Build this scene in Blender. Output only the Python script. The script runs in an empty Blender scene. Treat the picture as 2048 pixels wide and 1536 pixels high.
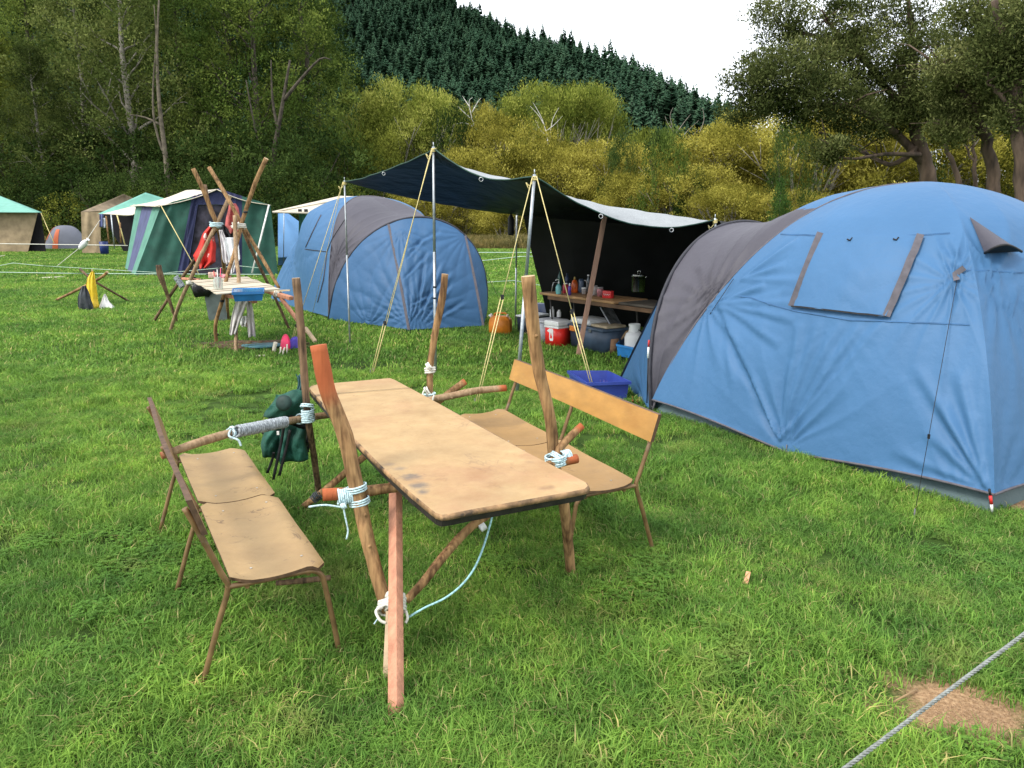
import bpy, bmesh, math, random
import numpy as np
from mathutils import Vector, Matrix, noise as mn
from mathutils.bvhtree import BVHTree
# ---------------------------------------------------------------- camera, world, sun, exposure
scene = bpy.context.scene
COL = scene.collection
FPX, PITCH, CAMH = 1500.0, math.radians(12.3), 1.8
cam_d = bpy.data.cameras.new('camera'); cam = bpy.data.objects.new('camera', cam_d); COL.objects.link(cam)
cam_d.sensor_width = 36.0; cam_d.lens = 36.0 * FPX / 2048.0
cam_d.clip_start = 0.05; cam_d.clip_end = 3000
cam.location = (0, 0, CAMH); cam.rotation_euler = (math.pi / 2 - PITCH, 0, 0)
scene.camera = cam
SUN_EL, SUN_AZ = math.radians(48), math.radians(235)      # azimuth from +Y clockwise: the brighter side of the overcast lies left of and behind the camera
world = bpy.data.worlds.new('World'); scene.world = world; world.use_nodes = True
wt = world.node_tree; wt.nodes.clear()
wo = wt.nodes.new('ShaderNodeOutputWorld'); wb = wt.nodes.new('ShaderNodeBackground')
sky = wt.nodes.new('ShaderNodeTexSky'); sky.sky_type = 'NISHITA'; sky.sun_disc = False
sky.sun_elevation = SUN_EL; sky.sun_rotation = SUN_AZ
hs = wt.nodes.new('ShaderNodeHueSaturation'); hs.inputs['Saturation'].default_value = 0.5
mx = wt.nodes.new('ShaderNodeMix'); mx.data_type = 'RGBA'; mx.inputs[0].default_value = 0.72
mx.inputs[7].default_value = (8.6, 8.9, 9.3, 1)             # even bright cloud layer over the sky
wt.links.new(sky.outputs[0], hs.inputs['Color']); wt.links.new(hs.outputs[0], mx.inputs[6])
wt.links.new(mx.outputs[2], wb.inputs['Color']); wb.inputs['Strength'].default_value = 0.12
wt.links.new(wb.outputs[0], wo.inputs[0])
sl = bpy.data.lights.new('sun', 'SUN'); sun = bpy.data.objects.new('sun', sl); COL.objects.link(sun)
sl.energy = 1.5; sl.angle = math.radians(18); sl.color = (1, .955, .88)
sd = Vector((math.sin(SUN_AZ) * math.cos(SUN_EL), math.cos(SUN_AZ) * math.cos(SUN_EL), math.sin(SUN_EL)))
sun.rotation_euler = sd.to_track_quat('Z', 'Y').to_euler()
scene.view_settings.view_transform = 'Standard'; scene.view_settings.look = 'None'
scene.view_settings.gamma = 1; scene.view_settings.use_curve_mapping = False
scene.view_settings.exposure = 1.05
scene.render.engine = 'CYCLES'
cy = scene.cycles
cy.max_bounces = 5; cy.diffuse_bounces = 2; cy.glossy_bounces = 2; cy.transmission_bounces = 4; cy.transparent_max_bounces = 6
cy.use_denoising = True

R = random.Random(7)
RN = np.random.default_rng(11)
CP, SP = math.cos(PITCH), math.sin(PITCH)

# ---------------------------------------------------------------- placing helpers
def ray(px, py):
    a, b = (px - 1024) / FPX, (768 - py) / FPX
    return Vector((a, CP + b * SP, -SP + b * CP))
def P(px, py, d):
    r = ray(px, py); return Vector((0, 0, CAMH)) + r * (d / r.y)
def G(px, py, z=0.0):
    r = ray(px, py); return Vector((0, 0, CAMH)) + r * ((z - CAMH) / r.z)
def proj(p):
    x, y, z = p[0], p[1], p[2] - CAMH
    d = y * CP - z * SP
    return (1024 + FPX * x / d, 768 - FPX * (y * SP + z * CP) / d)

# ---------------------------------------------------------------- materials
_mats = {}
def mat(name, col, rough=0.7, var=0.12, scale=6.0, bump=0.0, bscale=40.0, metal=0.0, alpha=1.0, trans=0.0, stretch=None, col2=None, thr=(.4, .6), spec=0.4, attr=None, sheen=0.0, detail=4.0, translucent=0.0):
    """Principled with noise-varied colour (object space), optional second colour, bump, per-face attribute."""
    if name in _mats: return _mats[name]
    m = bpy.data.materials.new(name); m.use_nodes = True; _mats[name] = m
    nt = m.node_tree; n = nt.nodes; l = nt.links
    b = n['Principled BSDF']
    b.inputs['Roughness'].default_value = rough; b.inputs['Metallic'].default_value = metal
    b.inputs['Specular IOR Level'].default_value = spec
    if sheen: b.inputs['Sheen Weight'].default_value = sheen
    tc = n.new('ShaderNodeTexCoord'); mp = n.new('ShaderNodeMapping')
    l.new(tc.outputs['Object'], mp.inputs[0])
    if stretch: mp.inputs['Scale'].default_value = stretch
    nz = n.new('ShaderNodeTexNoise'); nz.inputs['Scale'].default_value = scale; nz.inputs['Detail'].default_value = detail
    l.new(mp.outputs[0], nz.inputs['Vector'])
    r = n.new('ShaderNodeValToRGB')
    c = col; lo = [max(0, x * (1 - var * 2)) for x in c]; hi = [min(1, x * (1 + var * 2)) for x in c]
    r.color_ramp.elements[0].position = .3; r.color_ramp.elements[1].position = .7
    r.color_ramp.elements[0].color = (*lo, 1); r.color_ramp.elements[1].color = (*hi, 1)
    l.new(nz.outputs['Fac'], r.inputs[0]); out = r.outputs[0]
    if col2:
        n2 = n.new('ShaderNodeTexNoise'); n2.inputs['Scale'].default_value = scale * .45; n2.inputs['Detail'].default_value = 7; n2.inputs['Roughness'].default_value = .65
        l.new(mp.outputs[0], n2.inputs['Vector'])
        mr = n.new('ShaderNodeMapRange'); mr.inputs[1].default_value = thr[0]; mr.inputs[2].default_value = thr[1]
        l.new(n2.outputs['Fac'], mr.inputs[0])
        k = n.new('ShaderNodeMix'); k.data_type = 'RGBA'; l.new(mr.outputs[0], k.inputs[0]); l.new(out, k.inputs[6]); k.inputs[7].default_value = (*col2, 1); out = k.outputs[2]
    if attr:
        at = n.new('ShaderNodeAttribute'); at.attribute_name = 'v'
        mr = n.new('ShaderNodeMapRange'); mr.inputs[3].default_value = attr[0]; mr.inputs[4].default_value = attr[1]
        l.new(at.outputs['Fac'], mr.inputs[0])
        k = n.new('ShaderNodeVectorMath'); k.operation = 'SCALE'; l.new(out, k.inputs[0]); l.new(mr.outputs[0], k.inputs['Scale']); out = k.outputs[0]
    l.new(out, b.inputs['Base Color'])
    if bump:
        nb = n.new('ShaderNodeTexNoise'); nb.inputs['Scale'].default_value = bscale; nb.inputs['Detail'].default_value = 5
        l.new(mp.outputs[0], nb.inputs['Vector'])
        bp = n.new('ShaderNodeBump'); bp.inputs['Strength'].default_value = bump; bp.inputs['Distance'].default_value = 0.02
        l.new(nb.outputs['Fac'], bp.inputs['Height']); l.new(bp.outputs[0], b.inputs['Normal'])
    if alpha < 1:
        b.inputs['Alpha'].default_value = alpha
    if trans: b.inputs['Transmission Weight'].default_value = trans
    if translucent:
        tr = n.new('ShaderNodeBsdfTranslucent'); l.new(out, tr.inputs['Color'])
        ms = n.new('ShaderNodeMixShader'); ms.inputs[0].default_value = translucent
        l.new(b.outputs[0], ms.inputs[1]); l.new(tr.outputs[0], ms.inputs[2])
        l.new(ms.outputs[0], n['Material Output'].inputs['Surface'])
    return m

def scratches(m, col=(.10, .06, .035), scale=5, amt=.7, width=.012):
    """thin dark scuffs and cracks over the wood"""
    nt = m.node_tree; n = nt.nodes; l = nt.links; b = n['Principled BSDF']; src = b.inputs['Base Color'].links[0].from_socket
    g = n.new('ShaderNodeNewGeometry'); out = src
    for sc, off, w in ((scale, 0, width), (scale * 2.3, 7, width * .8)):
        ad = n.new('ShaderNodeVectorMath'); ad.inputs[1].default_value = (off, off * 2, 0); l.new(g.outputs['Position'], ad.inputs[0])
        z = n.new('ShaderNodeTexNoise'); z.inputs['Scale'].default_value = sc; z.inputs['Detail'].default_value = 4; z.inputs['Distortion'].default_value = .6; l.new(ad.outputs[0], z.inputs['Vector'])
        a = n.new('ShaderNodeMath'); a.operation = 'SUBTRACT'; l.new(z.outputs['Fac'], a.inputs[0]); a.inputs[1].default_value = .5
        c = n.new('ShaderNodeMath'); c.operation = 'ABSOLUTE'; l.new(a.outputs[0], c.inputs[0])
        r = n.new('ShaderNodeMapRange'); l.new(c.outputs[0], r.inputs[0]); r.inputs[1].default_value = 0; r.inputs[2].default_value = w; r.inputs[3].default_value = amt; r.inputs[4].default_value = 0
        z2 = n.new('ShaderNodeTexNoise'); z2.inputs['Scale'].default_value = sc * .9; z2.inputs['Detail'].default_value = 3; ad2 = n.new('ShaderNodeVectorMath'); ad2.inputs[1].default_value = (31 + off, 3, 5); l.new(g.outputs['Position'], ad2.inputs[0]); l.new(ad2.outputs[0], z2.inputs['Vector'])
        r2 = n.new('ShaderNodeMapRange'); l.new(z2.outputs['Fac'], r2.inputs[0]); r2.inputs[1].default_value = .54; r2.inputs[2].default_value = .62
        mu = n.new('ShaderNodeMath'); mu.operation = 'MULTIPLY'; l.new(r.outputs[0], mu.inputs[0]); l.new(r2.outputs[0], mu.inputs[1])
        k = n.new('ShaderNodeMix'); k.data_type = 'RGBA'; l.new(mu.outputs[0], k.inputs[0]); l.new(out, k.inputs[6]); k.inputs[7].default_value = (*col, 1); out = k.outputs[2]
    l.new(out, b.inputs['Base Color']); return m

# ---------------------------------------------------------------- object helpers
def tag(o, label=None, cat=None, group=None, kind=None):
    if label: o['label'] = label
    if cat: o['category'] = cat
    if group: o['group'] = group
    if kind: o['kind'] = kind
    return o
def thing(name, loc, label, cat, group=None, rz=0.0):
    o = bpy.data.objects.new(name, None); COL.objects.link(o); o.empty_display_size = .1
    o.location = loc; o.rotation_euler = (0, 0, rz)
    return tag(o, label, cat, group)
def world_mat(o):
    m = Matrix.LocRotScale(o.location, o.rotation_euler, o.scale)
    return (world_mat(o.parent) @ m) if o.parent else m
class MB:
    """collects shapes given in world space (or local when no parent)"""
    def __init__(s): s.v = []; s.f = []; s.mi = []; s.sm = []
    def add(s, vs, fs, mi=0, smooth=False):
        k = len(s.v); s.v += [Vector(v) for v in vs]; s.f += [[k + i for i in f] for f in fs]; s.mi += [mi] * len(fs); s.sm += [smooth] * len(fs)
    def box(s, c, size, M=None, mi=0, bev=0.0):
        hx, hy, hz = size[0] / 2, size[1] / 2, size[2] / 2
        c = Vector(c)
        if bev > 0:
            bm = bmesh.new(); bmesh.ops.create_cube(bm, size=1)
            for v in bm.verts: v.co = Vector((v.co.x * size[0], v.co.y * size[1], v.co.z * size[2]))
            bmesh.ops.bevel(bm, geom=list(bm.edges), offset=bev, segments=2, affect='EDGES', profile=.6)
            vs = [v.co.copy() for v in bm.verts]; bm.verts.index_update(); fs = [[v.index for v in f.verts] for f in bm.faces]; bm.free()
            vs = [(M @ v if M else v) + c for v in vs]; s.add(vs, fs, mi, True); return
        vs = [Vector((x, y, z)) for x in (-hx, hx) for y in (-hy, hy) for z in (-hz, hz)]
        vs = [(M @ v if M else v) + c for v in vs]
        s.add(vs, [(0, 1, 3, 2), (4, 6, 7, 5), (0, 4, 5, 1), (2, 3, 7, 6), (0, 2, 6, 4), (1, 5, 7, 3)], mi)
    def beam(s, a, b, w, h, up=(0, 0, 1), mi=0, bev=0.0):
        a, b = Vector(a), Vector(b); d = b - a; L = d.length; z = d.normalized()
        up = Vector(up); x = up.cross(z)
        if x.length < 1e-4: x = Vector((1, 0, 0)).cross(z)
        x.normalize(); y = z.cross(x)
        M = Matrix((x, y, z)).transposed()
        s.box((a + b) / 2, (w, h, L), M, mi, bev)
    def tube(s, pts, r, n=8, mi=0, closed=False, caps=True, wob=0.0, seed=0, smooth=True):
        pts = [Vector(p) for p in pts]; m = len(pts)
        rr = r if isinstance(r, (list, tuple)) else [r] * m
        rnd = random.Random(seed)
        t0 = None; rings = []; nrm = None
        for i, p in enumerate(pts):
            if closed: t = pts[(i + 1) % m] - pts[(i - 1) % m]
            else: t = (pts[min(i + 1, m - 1)] - pts[max(i - 1, 0)])
            t = t.normalized() if t.length > 1e-9 else Vector((0, 0, 1))
            if nrm is None:
                nrm = t.orthogonal().normalized()
            else:
                nrm = nrm - t * nrm.dot(t)
                nrm = nrm.normalized() if nrm.length > 1e-6 else t.orthogonal().normalized()
            bn = t.cross(nrm)
            ring = []
            for k in range(n):
                a = 2 * math.pi * k / n
                q = rr[i] * (1 + (rnd.uniform(-wob, wob) if wob else 0))
                ring.append(p + (nrm * math.cos(a) + bn * math.sin(a)) * q)
            rings.append(ring)
        vs = [v for rg in rings for v in rg]; fs = []
        for i in range(m - 1 + (1 if closed else 0)):
            j = (i + 1) % m
            for k in range(n):
                fs.append((i * n + k, i * n + (k + 1) % n, j * n + (k + 1) % n, j * n + k))
        s.add(vs, fs, mi, smooth)
        if caps and not closed:
            b = len(s.v) - len(vs)
            s.f += [[b + k for k in range(n)][::-1], [b + (m - 1) * n + k for k in range(n)]]; s.mi += [mi, mi]; s.sm += [False, False]
    def lathe(s, base, prof, n=20, mi=0, axis=(0, 0, 1), smooth=True, sx=1.0, sy=1.0, rz=0.0):
        base = Vector(base); q = Vector(axis).normalized().to_track_quat('Z', 'Y') if tuple(axis) != (0, 0, 1) else None
        vs = []
        for (r, z) in prof:
            for k in range(n):
                a = 2 * math.pi * k / n; v = Vector((r * math.cos(a) * sx, r * math.sin(a) * sy, z))
                if rz: v = Matrix.Rotation(rz, 3, 'Z') @ v
                if q: v = q @ v
                vs.append(base + v)
        m = len(prof); fs = [(i * n + k, i * n + (k + 1) % n, (i + 1) * n + (k + 1) % n, (i + 1) * n + k) for i in range(m - 1) for k in range(n)]
        s.add(vs, fs, mi, smooth)
        b = len(s.v) - len(vs)
        s.f += [[b + k for k in range(n)][::-1], [b + (m - 1) * n + k for k in range(n)]]; s.mi += [mi, mi]; s.sm += [False, False]
    def grid(s, fn, nu, nv, mi=0, smooth=True):
        vs = [fn(i / nu, j / nv) for i in range(nu + 1) for j in range(nv + 1)]
        fs = [(i * (nv + 1) + j, (i + 1) * (nv + 1) + j, (i + 1) * (nv + 1) + j + 1, i * (nv + 1) + j + 1) for i in range(nu) for j in range(nv)]
        s.add(vs, fs, mi, smooth)
    def obj(s, name, mats, parent=None, thick=0.0, label=None, attr=None, local=False):
        me = bpy.data.meshes.new(name)
        vs = s.v
        o = bpy.data.objects.new(name, me); COL.objects.link(o)
        if parent is not None:
            o.parent = parent
            if not local:
                iv = world_mat(parent).inverted(); vs = [iv @ v for v in vs]
        me.from_pydata([tuple(v) for v in vs], [], s.f)
        if not isinstance(mats, (list, tuple)): mats = [mats]
        for m in mats: me.materials.append(m)
        me.polygons.foreach_set('material_index', s.mi); me.polygons.foreach_set('use_smooth', s.sm)
        if attr is not None:
            at = me.attributes.new('v', 'FLOAT', 'POINT'); at.data.foreach_set('value', np.array(attr, dtype=np.float32))
        me.update()
        if thick:
            md = o.modifiers.new('thick', 'SOLIDIFY'); md.thickness = thick; md.offset = 0
        if label: o['label'] = label
        return o
def np_mesh(name, verts, faces, mats, attr=None, smooth=False, fmi=None):
    """verts (n,3), faces (m,4) or (m,3) int"""
    me = bpy.data.meshes.new(name); k = faces.shape[1]
    me.vertices.add(len(verts)); me.vertices.foreach_set('co', verts.astype(np.float32).ravel())
    me.loops.add(faces.size); me.loops.foreach_set('vertex_index', faces.astype(np.int32).ravel())
    me.polygons.add(len(faces)); me.polygons.foreach_set('loop_start', np.arange(0, faces.size, k, dtype=np.int32))
    me.polygons.foreach_set('loop_total', np.full(len(faces), k, dtype=np.int32))
    if smooth: me.polygons.foreach_set('use_smooth', np.ones(len(faces), dtype=bool))
    if fmi is not None: me.polygons.foreach_set('material_index', fmi.astype(np.int32))
    for m in (mats if isinstance(mats, (list, tuple)) else [mats]): me.materials.append(m)
    if attr is not None:
        at = me.attributes.new('v', 'FLOAT', 'POINT'); at.data.foreach_set('value', attr.astype(np.float32))
    me.update(calc_edges=True); return me
def link(name, me, parent=None):
    o = bpy.data.objects.new(name, me); COL.objects.link(o); o.parent = parent; return o
def copy_tree(o, parent=None):
    c = o.copy(); COL.objects.link(c); c.parent = parent
    for ch in list(o.children): copy_tree(ch, c)
    return c
def smooth_path(pts, k=6):
    """Catmull-Rom through pts"""
    pts = [Vector(p) for p in pts]; out = []
    for i in range(len(pts) - 1):
        p0 = pts[max(i - 1, 0)]; p1 = pts[i]; p2 = pts[i + 1]; p3 = pts[min(i + 2, len(pts) - 1)]
        for j in range(k):
            t = j / k
            out.append(.5 * ((2 * p1) + (p2 - p0) * t + (2 * p0 - 5 * p1 + 4 * p2 - p3) * t * t + (3 * p1 - p0 - 3 * p2 + p3) * t ** 3))
    out.append(pts[-1]); return out
def sag_line(a, b, sag, n=16):
    a, b = Vector(a), Vector(b)
    return [a.lerp(b, i / n) - Vector((0, 0, sag * 4 * (i / n) * (1 - i / n))) for i in range(n + 1)]
def rope(mb, pts, r, mi=0, n=6): mb.tube(pts, r, n, mi)
def coil(c, axis, r, wire, turns, pitch, jit=0.0, seed=0, n=14, squash=1.0, side=None):
    """helical windings round axis, at point c"""
    rnd = random.Random(seed); z = Vector(axis).normalized(); x = Vector(side).normalized() if side is not None else z.orthogonal().normalized()
    x = (x - z * x.dot(z)).normalized(); y = z.cross(x); pts = []
    N = int(turns * n)
    for i in range(N + 1):
        a = 2 * math.pi * i / n; q = r * (1 + rnd.uniform(-jit, jit))
        pts.append(Vector(c) + x * math.cos(a) * q + y * math.sin(a) * q * squash + z * ((i / N - .5) * turns * pitch + rnd.uniform(-jit, jit) * wire))
    return pts
# ---------------------------------------------------------------- ground
def ground_mat():
    m = bpy.data.materials.new('lawn_soil'); m.use_nodes = True; nt = m.node_tree; n = nt.nodes; l = nt.links; b = n['Principled BSDF']
    b.inputs['Roughness'].default_value = .95; b.inputs['Specular IOR Level'].default_value = .1
    g = n.new('ShaderNodeNewGeometry')
    def noise(sc, det=5):
        t = n.new('ShaderNodeTexNoise'); t.inputs['Scale'].default_value = sc; t.inputs['Detail'].default_value = det; l.new(g.outputs['Position'], t.inputs['Vector']); return t
    n1 = noise(.35); n2 = noise(5); n3 = noise(40)
    r = n.new('ShaderNodeValToRGB'); e = r.color_ramp.elements
    e[0].position = .3; e[0].color = (.030, .060, .012, 1); e[1].position = .7; e[1].color = (.060, .11, .022, 1)
    l.new(n1.outputs['Fac'], r.inputs[0])
    r2 = n.new('ShaderNodeValToRGB'); e = r2.color_ramp.elements
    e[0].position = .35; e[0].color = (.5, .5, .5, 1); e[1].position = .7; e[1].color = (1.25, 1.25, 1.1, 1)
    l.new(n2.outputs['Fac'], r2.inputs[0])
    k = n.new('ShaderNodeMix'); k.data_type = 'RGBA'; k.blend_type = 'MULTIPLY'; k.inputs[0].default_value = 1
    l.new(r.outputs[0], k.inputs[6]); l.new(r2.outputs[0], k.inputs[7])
    at = n.new('ShaderNodeAttribute'); at.attribute_name = 'v'
    nn = n.new('ShaderNodeMath'); nn.operation = 'MULTIPLY_ADD'; l.new(n3.outputs['Fac'], nn.inputs[0]); nn.inputs[1].default_value = .5; l.new(at.outputs['Fac'], nn.inputs[2])
    mr = n.new('ShaderNodeMapRange'); mr.inputs[1].default_value = .55; mr.inputs[2].default_value = .95; l.new(nn.outputs[0], mr.inputs[0])
    dr = n.new('ShaderNodeValToRGB'); e = dr.color_ramp.elements
    e[0].position = .3; e[0].color = (.20, .12, .06, 1); e[1].position = .72; e[1].color = (.44, .29, .165, 1); n4 = noise(55, 9); l.new(n4.outputs['Fac'], dr.inputs[0])
    k2 = n.new('ShaderNodeMix'); k2.data_type = 'RGBA'; l.new(mr.outputs[0], k2.inputs[0]); l.new(k.outputs[2], k2.inputs[6]); l.new(dr.outputs[0], k2.inputs[7])
    l.new(k2.outputs[2], b.inputs['Base Color'])
    bp = n.new('ShaderNodeBump'); bp.inputs['Strength'].default_value = .7; bp.inputs['Distance'].default_value = .03; l.new(n3.outputs['Fac'], bp.inputs['Height']); l.new(bp.outputs[0], b.inputs['Normal'])
    return m
# bare earth patches: (centre, rx, ry, strength)
BARE = [(G(1925, 1405), .22, .20, 1.0), (G(1880, 1440), .17, .10, .9), (G(1970, 1440), .12, .09, .8), (G(1905, 1350), .08, .09, .8), (G(2075, 1000), .35, .22, .9), (G(505, 690), .75, .32, 1.0),
        (G(1415, 1090), .10, .12, .32), (G(1700, 1090), .2, .12, .30), (G(1750, 1180), .1, .1, .3)]
def bare(x, y):
    s = 0
    for c, rx, ry, st in BARE:
        q = (((x - c.x) / rx) ** 2 + ((y - c.y) / ry) ** 2) * (1 + .9 * mn.noise(Vector((x * 7, y * 7, 1)))) + .25 * mn.noise(Vector((x * 22, y * 22, 5)))
        if q < 9: s = max(s, st * math.exp(-q * .8))
    return s
def gz(x, y):
    """gentle unevenness of the field"""
    a = mn.noise(Vector((x * .35, y * .35, 3.1))) * .015 * min(1, max(0, (y - 1) / 3))
    return a
gv = []; gf = []; ga = []
xs = sorted(set(list(np.arange(-9, 9, .075)) + list(np.arange(-40, -9, 1.0)) + list(np.arange(9, 40, 1.0)) + [-700, -400, -200, -120, -70, -40, 40, 70, 120, 200, 400, 700]))
ys = sorted(set(list(np.arange(.5, 13, .075)) + list(np.arange(13, 60, 1.0)) + [-60, -20, -5, 60, 70, 85, 100, 150, 250, 500, 900]))
for y in ys:
    for x in xs: gv.append((x, y, gz(x, y) if .5 < y < 60 and abs(x) < 40 else 0)); ga.append(bare(x, y) if y < 14 else 0)
nx_ = len(xs)
gi = np.arange(len(ys) * nx_).reshape(len(ys), nx_)
gf = np.stack([gi[:-1, :-1], gi[:-1, 1:], gi[1:, 1:], gi[1:, :-1]], -1).reshape(-1, 4)
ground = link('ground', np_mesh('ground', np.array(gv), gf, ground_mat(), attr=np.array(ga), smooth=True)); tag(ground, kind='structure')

# ---------------------------------------------------------------- grass
def grass_mat(name, dark, lite, dry, dryp=.86, dark2=.74):
    m = bpy.data.materials.new(name); m.use_nodes = True; nt = m.node_tree; n = nt.nodes; l = nt.links; b = n['Principled BSDF']
    b.inputs['Roughness'].default_value = .6; b.inputs['Specular IOR Level'].default_value = .13
    at = n.new('ShaderNodeAttribute'); at.attribute_name = 'v'
    r = n.new('ShaderNodeValToRGB'); e = r.color_ramp.elements
    e[0].position = 0; e[0].color = (*dark, 1); e[1].position = dryp - .04; e[1].color = (*lite, 1)
    x = e.new(dryp + .02); x.color = (*dry, 1); l.new(at.outputs['Fac'], r.inputs[0])
    g = n.new('ShaderNodeNewGeometry')
    out = r.outputs[0]
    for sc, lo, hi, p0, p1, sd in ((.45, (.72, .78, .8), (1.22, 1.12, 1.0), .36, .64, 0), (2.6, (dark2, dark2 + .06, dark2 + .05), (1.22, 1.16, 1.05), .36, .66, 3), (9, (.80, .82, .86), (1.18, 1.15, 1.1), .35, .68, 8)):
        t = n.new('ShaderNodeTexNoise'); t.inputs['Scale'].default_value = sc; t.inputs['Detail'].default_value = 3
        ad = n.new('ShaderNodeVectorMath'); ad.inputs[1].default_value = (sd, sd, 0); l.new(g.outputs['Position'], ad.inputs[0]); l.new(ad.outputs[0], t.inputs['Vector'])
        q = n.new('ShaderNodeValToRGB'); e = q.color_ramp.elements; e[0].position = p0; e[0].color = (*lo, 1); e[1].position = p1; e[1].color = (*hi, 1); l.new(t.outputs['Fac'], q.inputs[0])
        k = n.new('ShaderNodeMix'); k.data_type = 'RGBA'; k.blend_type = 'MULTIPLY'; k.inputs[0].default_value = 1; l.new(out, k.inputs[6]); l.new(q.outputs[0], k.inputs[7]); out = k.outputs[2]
    t = n.new('ShaderNodeTexNoise'); t.inputs['Scale'].default_value = 1.7; t.inputs['Detail'].default_value = 5; t.inputs['Roughness'].default_value = .7
    ad = n.new('ShaderNodeVectorMath'); ad.inputs[1].default_value = (13, 5, 0); l.new(g.outputs['Position'], ad.inputs[0]); l.new(ad.outputs[0], t.inputs['Vector'])
    mr = n.new('ShaderNodeMapRange'); mr.inputs[1].default_value = .56; mr.inputs[2].default_value = .74; mr.inputs[4].default_value = .55; l.new(t.outputs['Fac'], mr.inputs[0])
    k = n.new('ShaderNodeMix'); k.data_type = 'RGBA'; l.new(mr.outputs[0], k.inputs[0]); l.new(out, k.inputs[6]); k.inputs[7].default_value = (.34, .36, .10, 1); out = k.outputs[2]
    l.new(out, b.inputs['Base Color'])
    tr = n.new('ShaderNodeBsdfTranslucent'); l.new(out, tr.inputs['Color'])
    ms = n.new('ShaderNodeMixShader'); ms.inputs[0].default_value = .3; l.new(b.outputs[0], ms.inputs[1]); l.new(tr.outputs[0], ms.inputs[2]); l.new(ms.outputs[0], n['Material Output'].inputs['Surface'])
    return m
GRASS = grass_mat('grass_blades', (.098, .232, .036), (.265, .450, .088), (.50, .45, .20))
def blade_patch(name, nb, rad, h, w, lean, seed, mt, dry=.05):
    g = np.random.default_rng(seed)
    a = g.uniform(0, 2 * np.pi, nb); rr = rad * np.sqrt(g.uniform(0, 1, nb)); bx = rr * np.cos(a); by = rr * np.sin(a)
    hd = g.uniform(0, 2 * np.pi, nb); hh = h * g.uniform(.45, 1.25, nb); ww = w * g.uniform(.6, 1.3, nb); ln = lean * g.uniform(.2, 1.5, nb) * hh
    td = hd + g.normal(0, .6, nb) + np.pi / 2
    dx, dy = np.cos(hd), np.sin(hd); lx, ly = np.cos(td), np.sin(td)
    z0 = np.full(nb, -.005)
    V = np.zeros((nb, 5, 3))
    V[:, 0] = np.stack([bx - dx * ww / 2, by - dy * ww / 2, z0], -1); V[:, 1] = np.stack([bx + dx * ww / 2, by + dy * ww / 2, z0], -1)
    mx_, my_ = bx + lx * ln * .35, by + ly * ln * .35; mz = hh * .6
    V[:, 2] = np.stack([mx_ + dx * ww * .42, my_ + dy * ww * .42, mz], -1); V[:, 3] = np.stack([mx_ - dx * ww * .42, my_ - dy * ww * .42, mz], -1)
    V[:, 4] = np.stack([bx + lx * ln, by + ly * ln, hh * (1 - .25 * lean * g.uniform(.2, 1.5, nb)).clip(.3, 1)], -1)
    b = np.arange(nb)[:, None] * 5
    F = np.concatenate([b + [0, 1, 2], b + [0, 2, 3], b + [3, 2, 4]])
    v = g.uniform(0, .8, nb); v[g.uniform(0, 1, nb) < dry] = .95
    A = np.repeat(v, 5).reshape(nb, 5); A = A.ravel()
    return np_mesh(name, V.reshape(-1, 3), F, mt, attr=A)
def scatter(name, pts, rotz, scl, idx, protos, label=None, tilt=None, owner=None):
    """one geometry-nodes object that instances the prototype meshes on its points"""
    me = bpy.data.meshes.new(name); me.vertices.add(len(pts)); me.vertices.foreach_set('co', np.asarray(pts, dtype=np.float32).ravel())
    rot = np.zeros((len(pts), 3), dtype=np.float32); rot[:, 2] = rotz
    if tilt is not None: rot[:, :2] = tilt
    me.attributes.new('rot', 'FLOAT_VECTOR', 'POINT').data.foreach_set('vector', rot.ravel())
    s3 = np.asarray(scl, dtype=np.float32); s3 = np.repeat(s3[:, None], 3, 1) if s3.ndim == 1 else s3
    me.attributes.new('scl', 'FLOAT_VECTOR', 'POINT').data.foreach_set('vector', s3.ravel())
    me.attributes.new('pid', 'INT', 'POINT').data.foreach_set('value', np.asarray(idx, dtype=np.int32))
    o = link(name, me)
    ng = bpy.data.node_groups.new(name + '_scatter', 'GeometryNodeTree')
    ng.interface.new_socket('Geometry', in_out='INPUT', socket_type='NodeSocketGeometry'); ng.interface.new_socket('Geometry', in_out='OUTPUT', socket_type='NodeSocketGeometry')
    n = ng.nodes; l = ng.links
    gi_ = n.new('NodeGroupInput'); go = n.new('NodeGroupOutput'); ip = n.new('GeometryNodeInstanceOnPoints')
    m2p = n.new('GeometryNodeMeshToPoints'); l.new(gi_.outputs[0], m2p.inputs[0])
    def na(nm, dt):
        a = n.new('GeometryNodeInputNamedAttribute'); a.data_type = dt; a.inputs[0].default_value = nm; return a.outputs[0]
    gt = n.new('GeometryNodeGeometryToInstance')
    for pr in protos[::-1]:
        oi = n.new('GeometryNodeObjectInfo'); oi.inputs['Object'].default_value = pr; oi.inputs['As Instance'].default_value = False
        l.new(oi.outputs['Geometry'], gt.inputs[0])
    l.new(m2p.outputs[0], ip.inputs['Points']); l.new(gt.outputs[0], ip.inputs['Instance'])
    ip.inputs['Pick Instance'].default_value = True
    l.new(na('pid', 'INT'), ip.inputs['Instance Index']); l.new(na('rot', 'FLOAT_VECTOR'), ip.inputs['Rotation']); l.new(na('scl', 'FLOAT_VECTOR'), ip.inputs['Scale'])
    l.new(ip.outputs[0], go.inputs[0])
    md = o.modifiers.new('scatter', 'NODES'); md.node_group = ng
    return tag(o, label, None, None, 'stuff')
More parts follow.
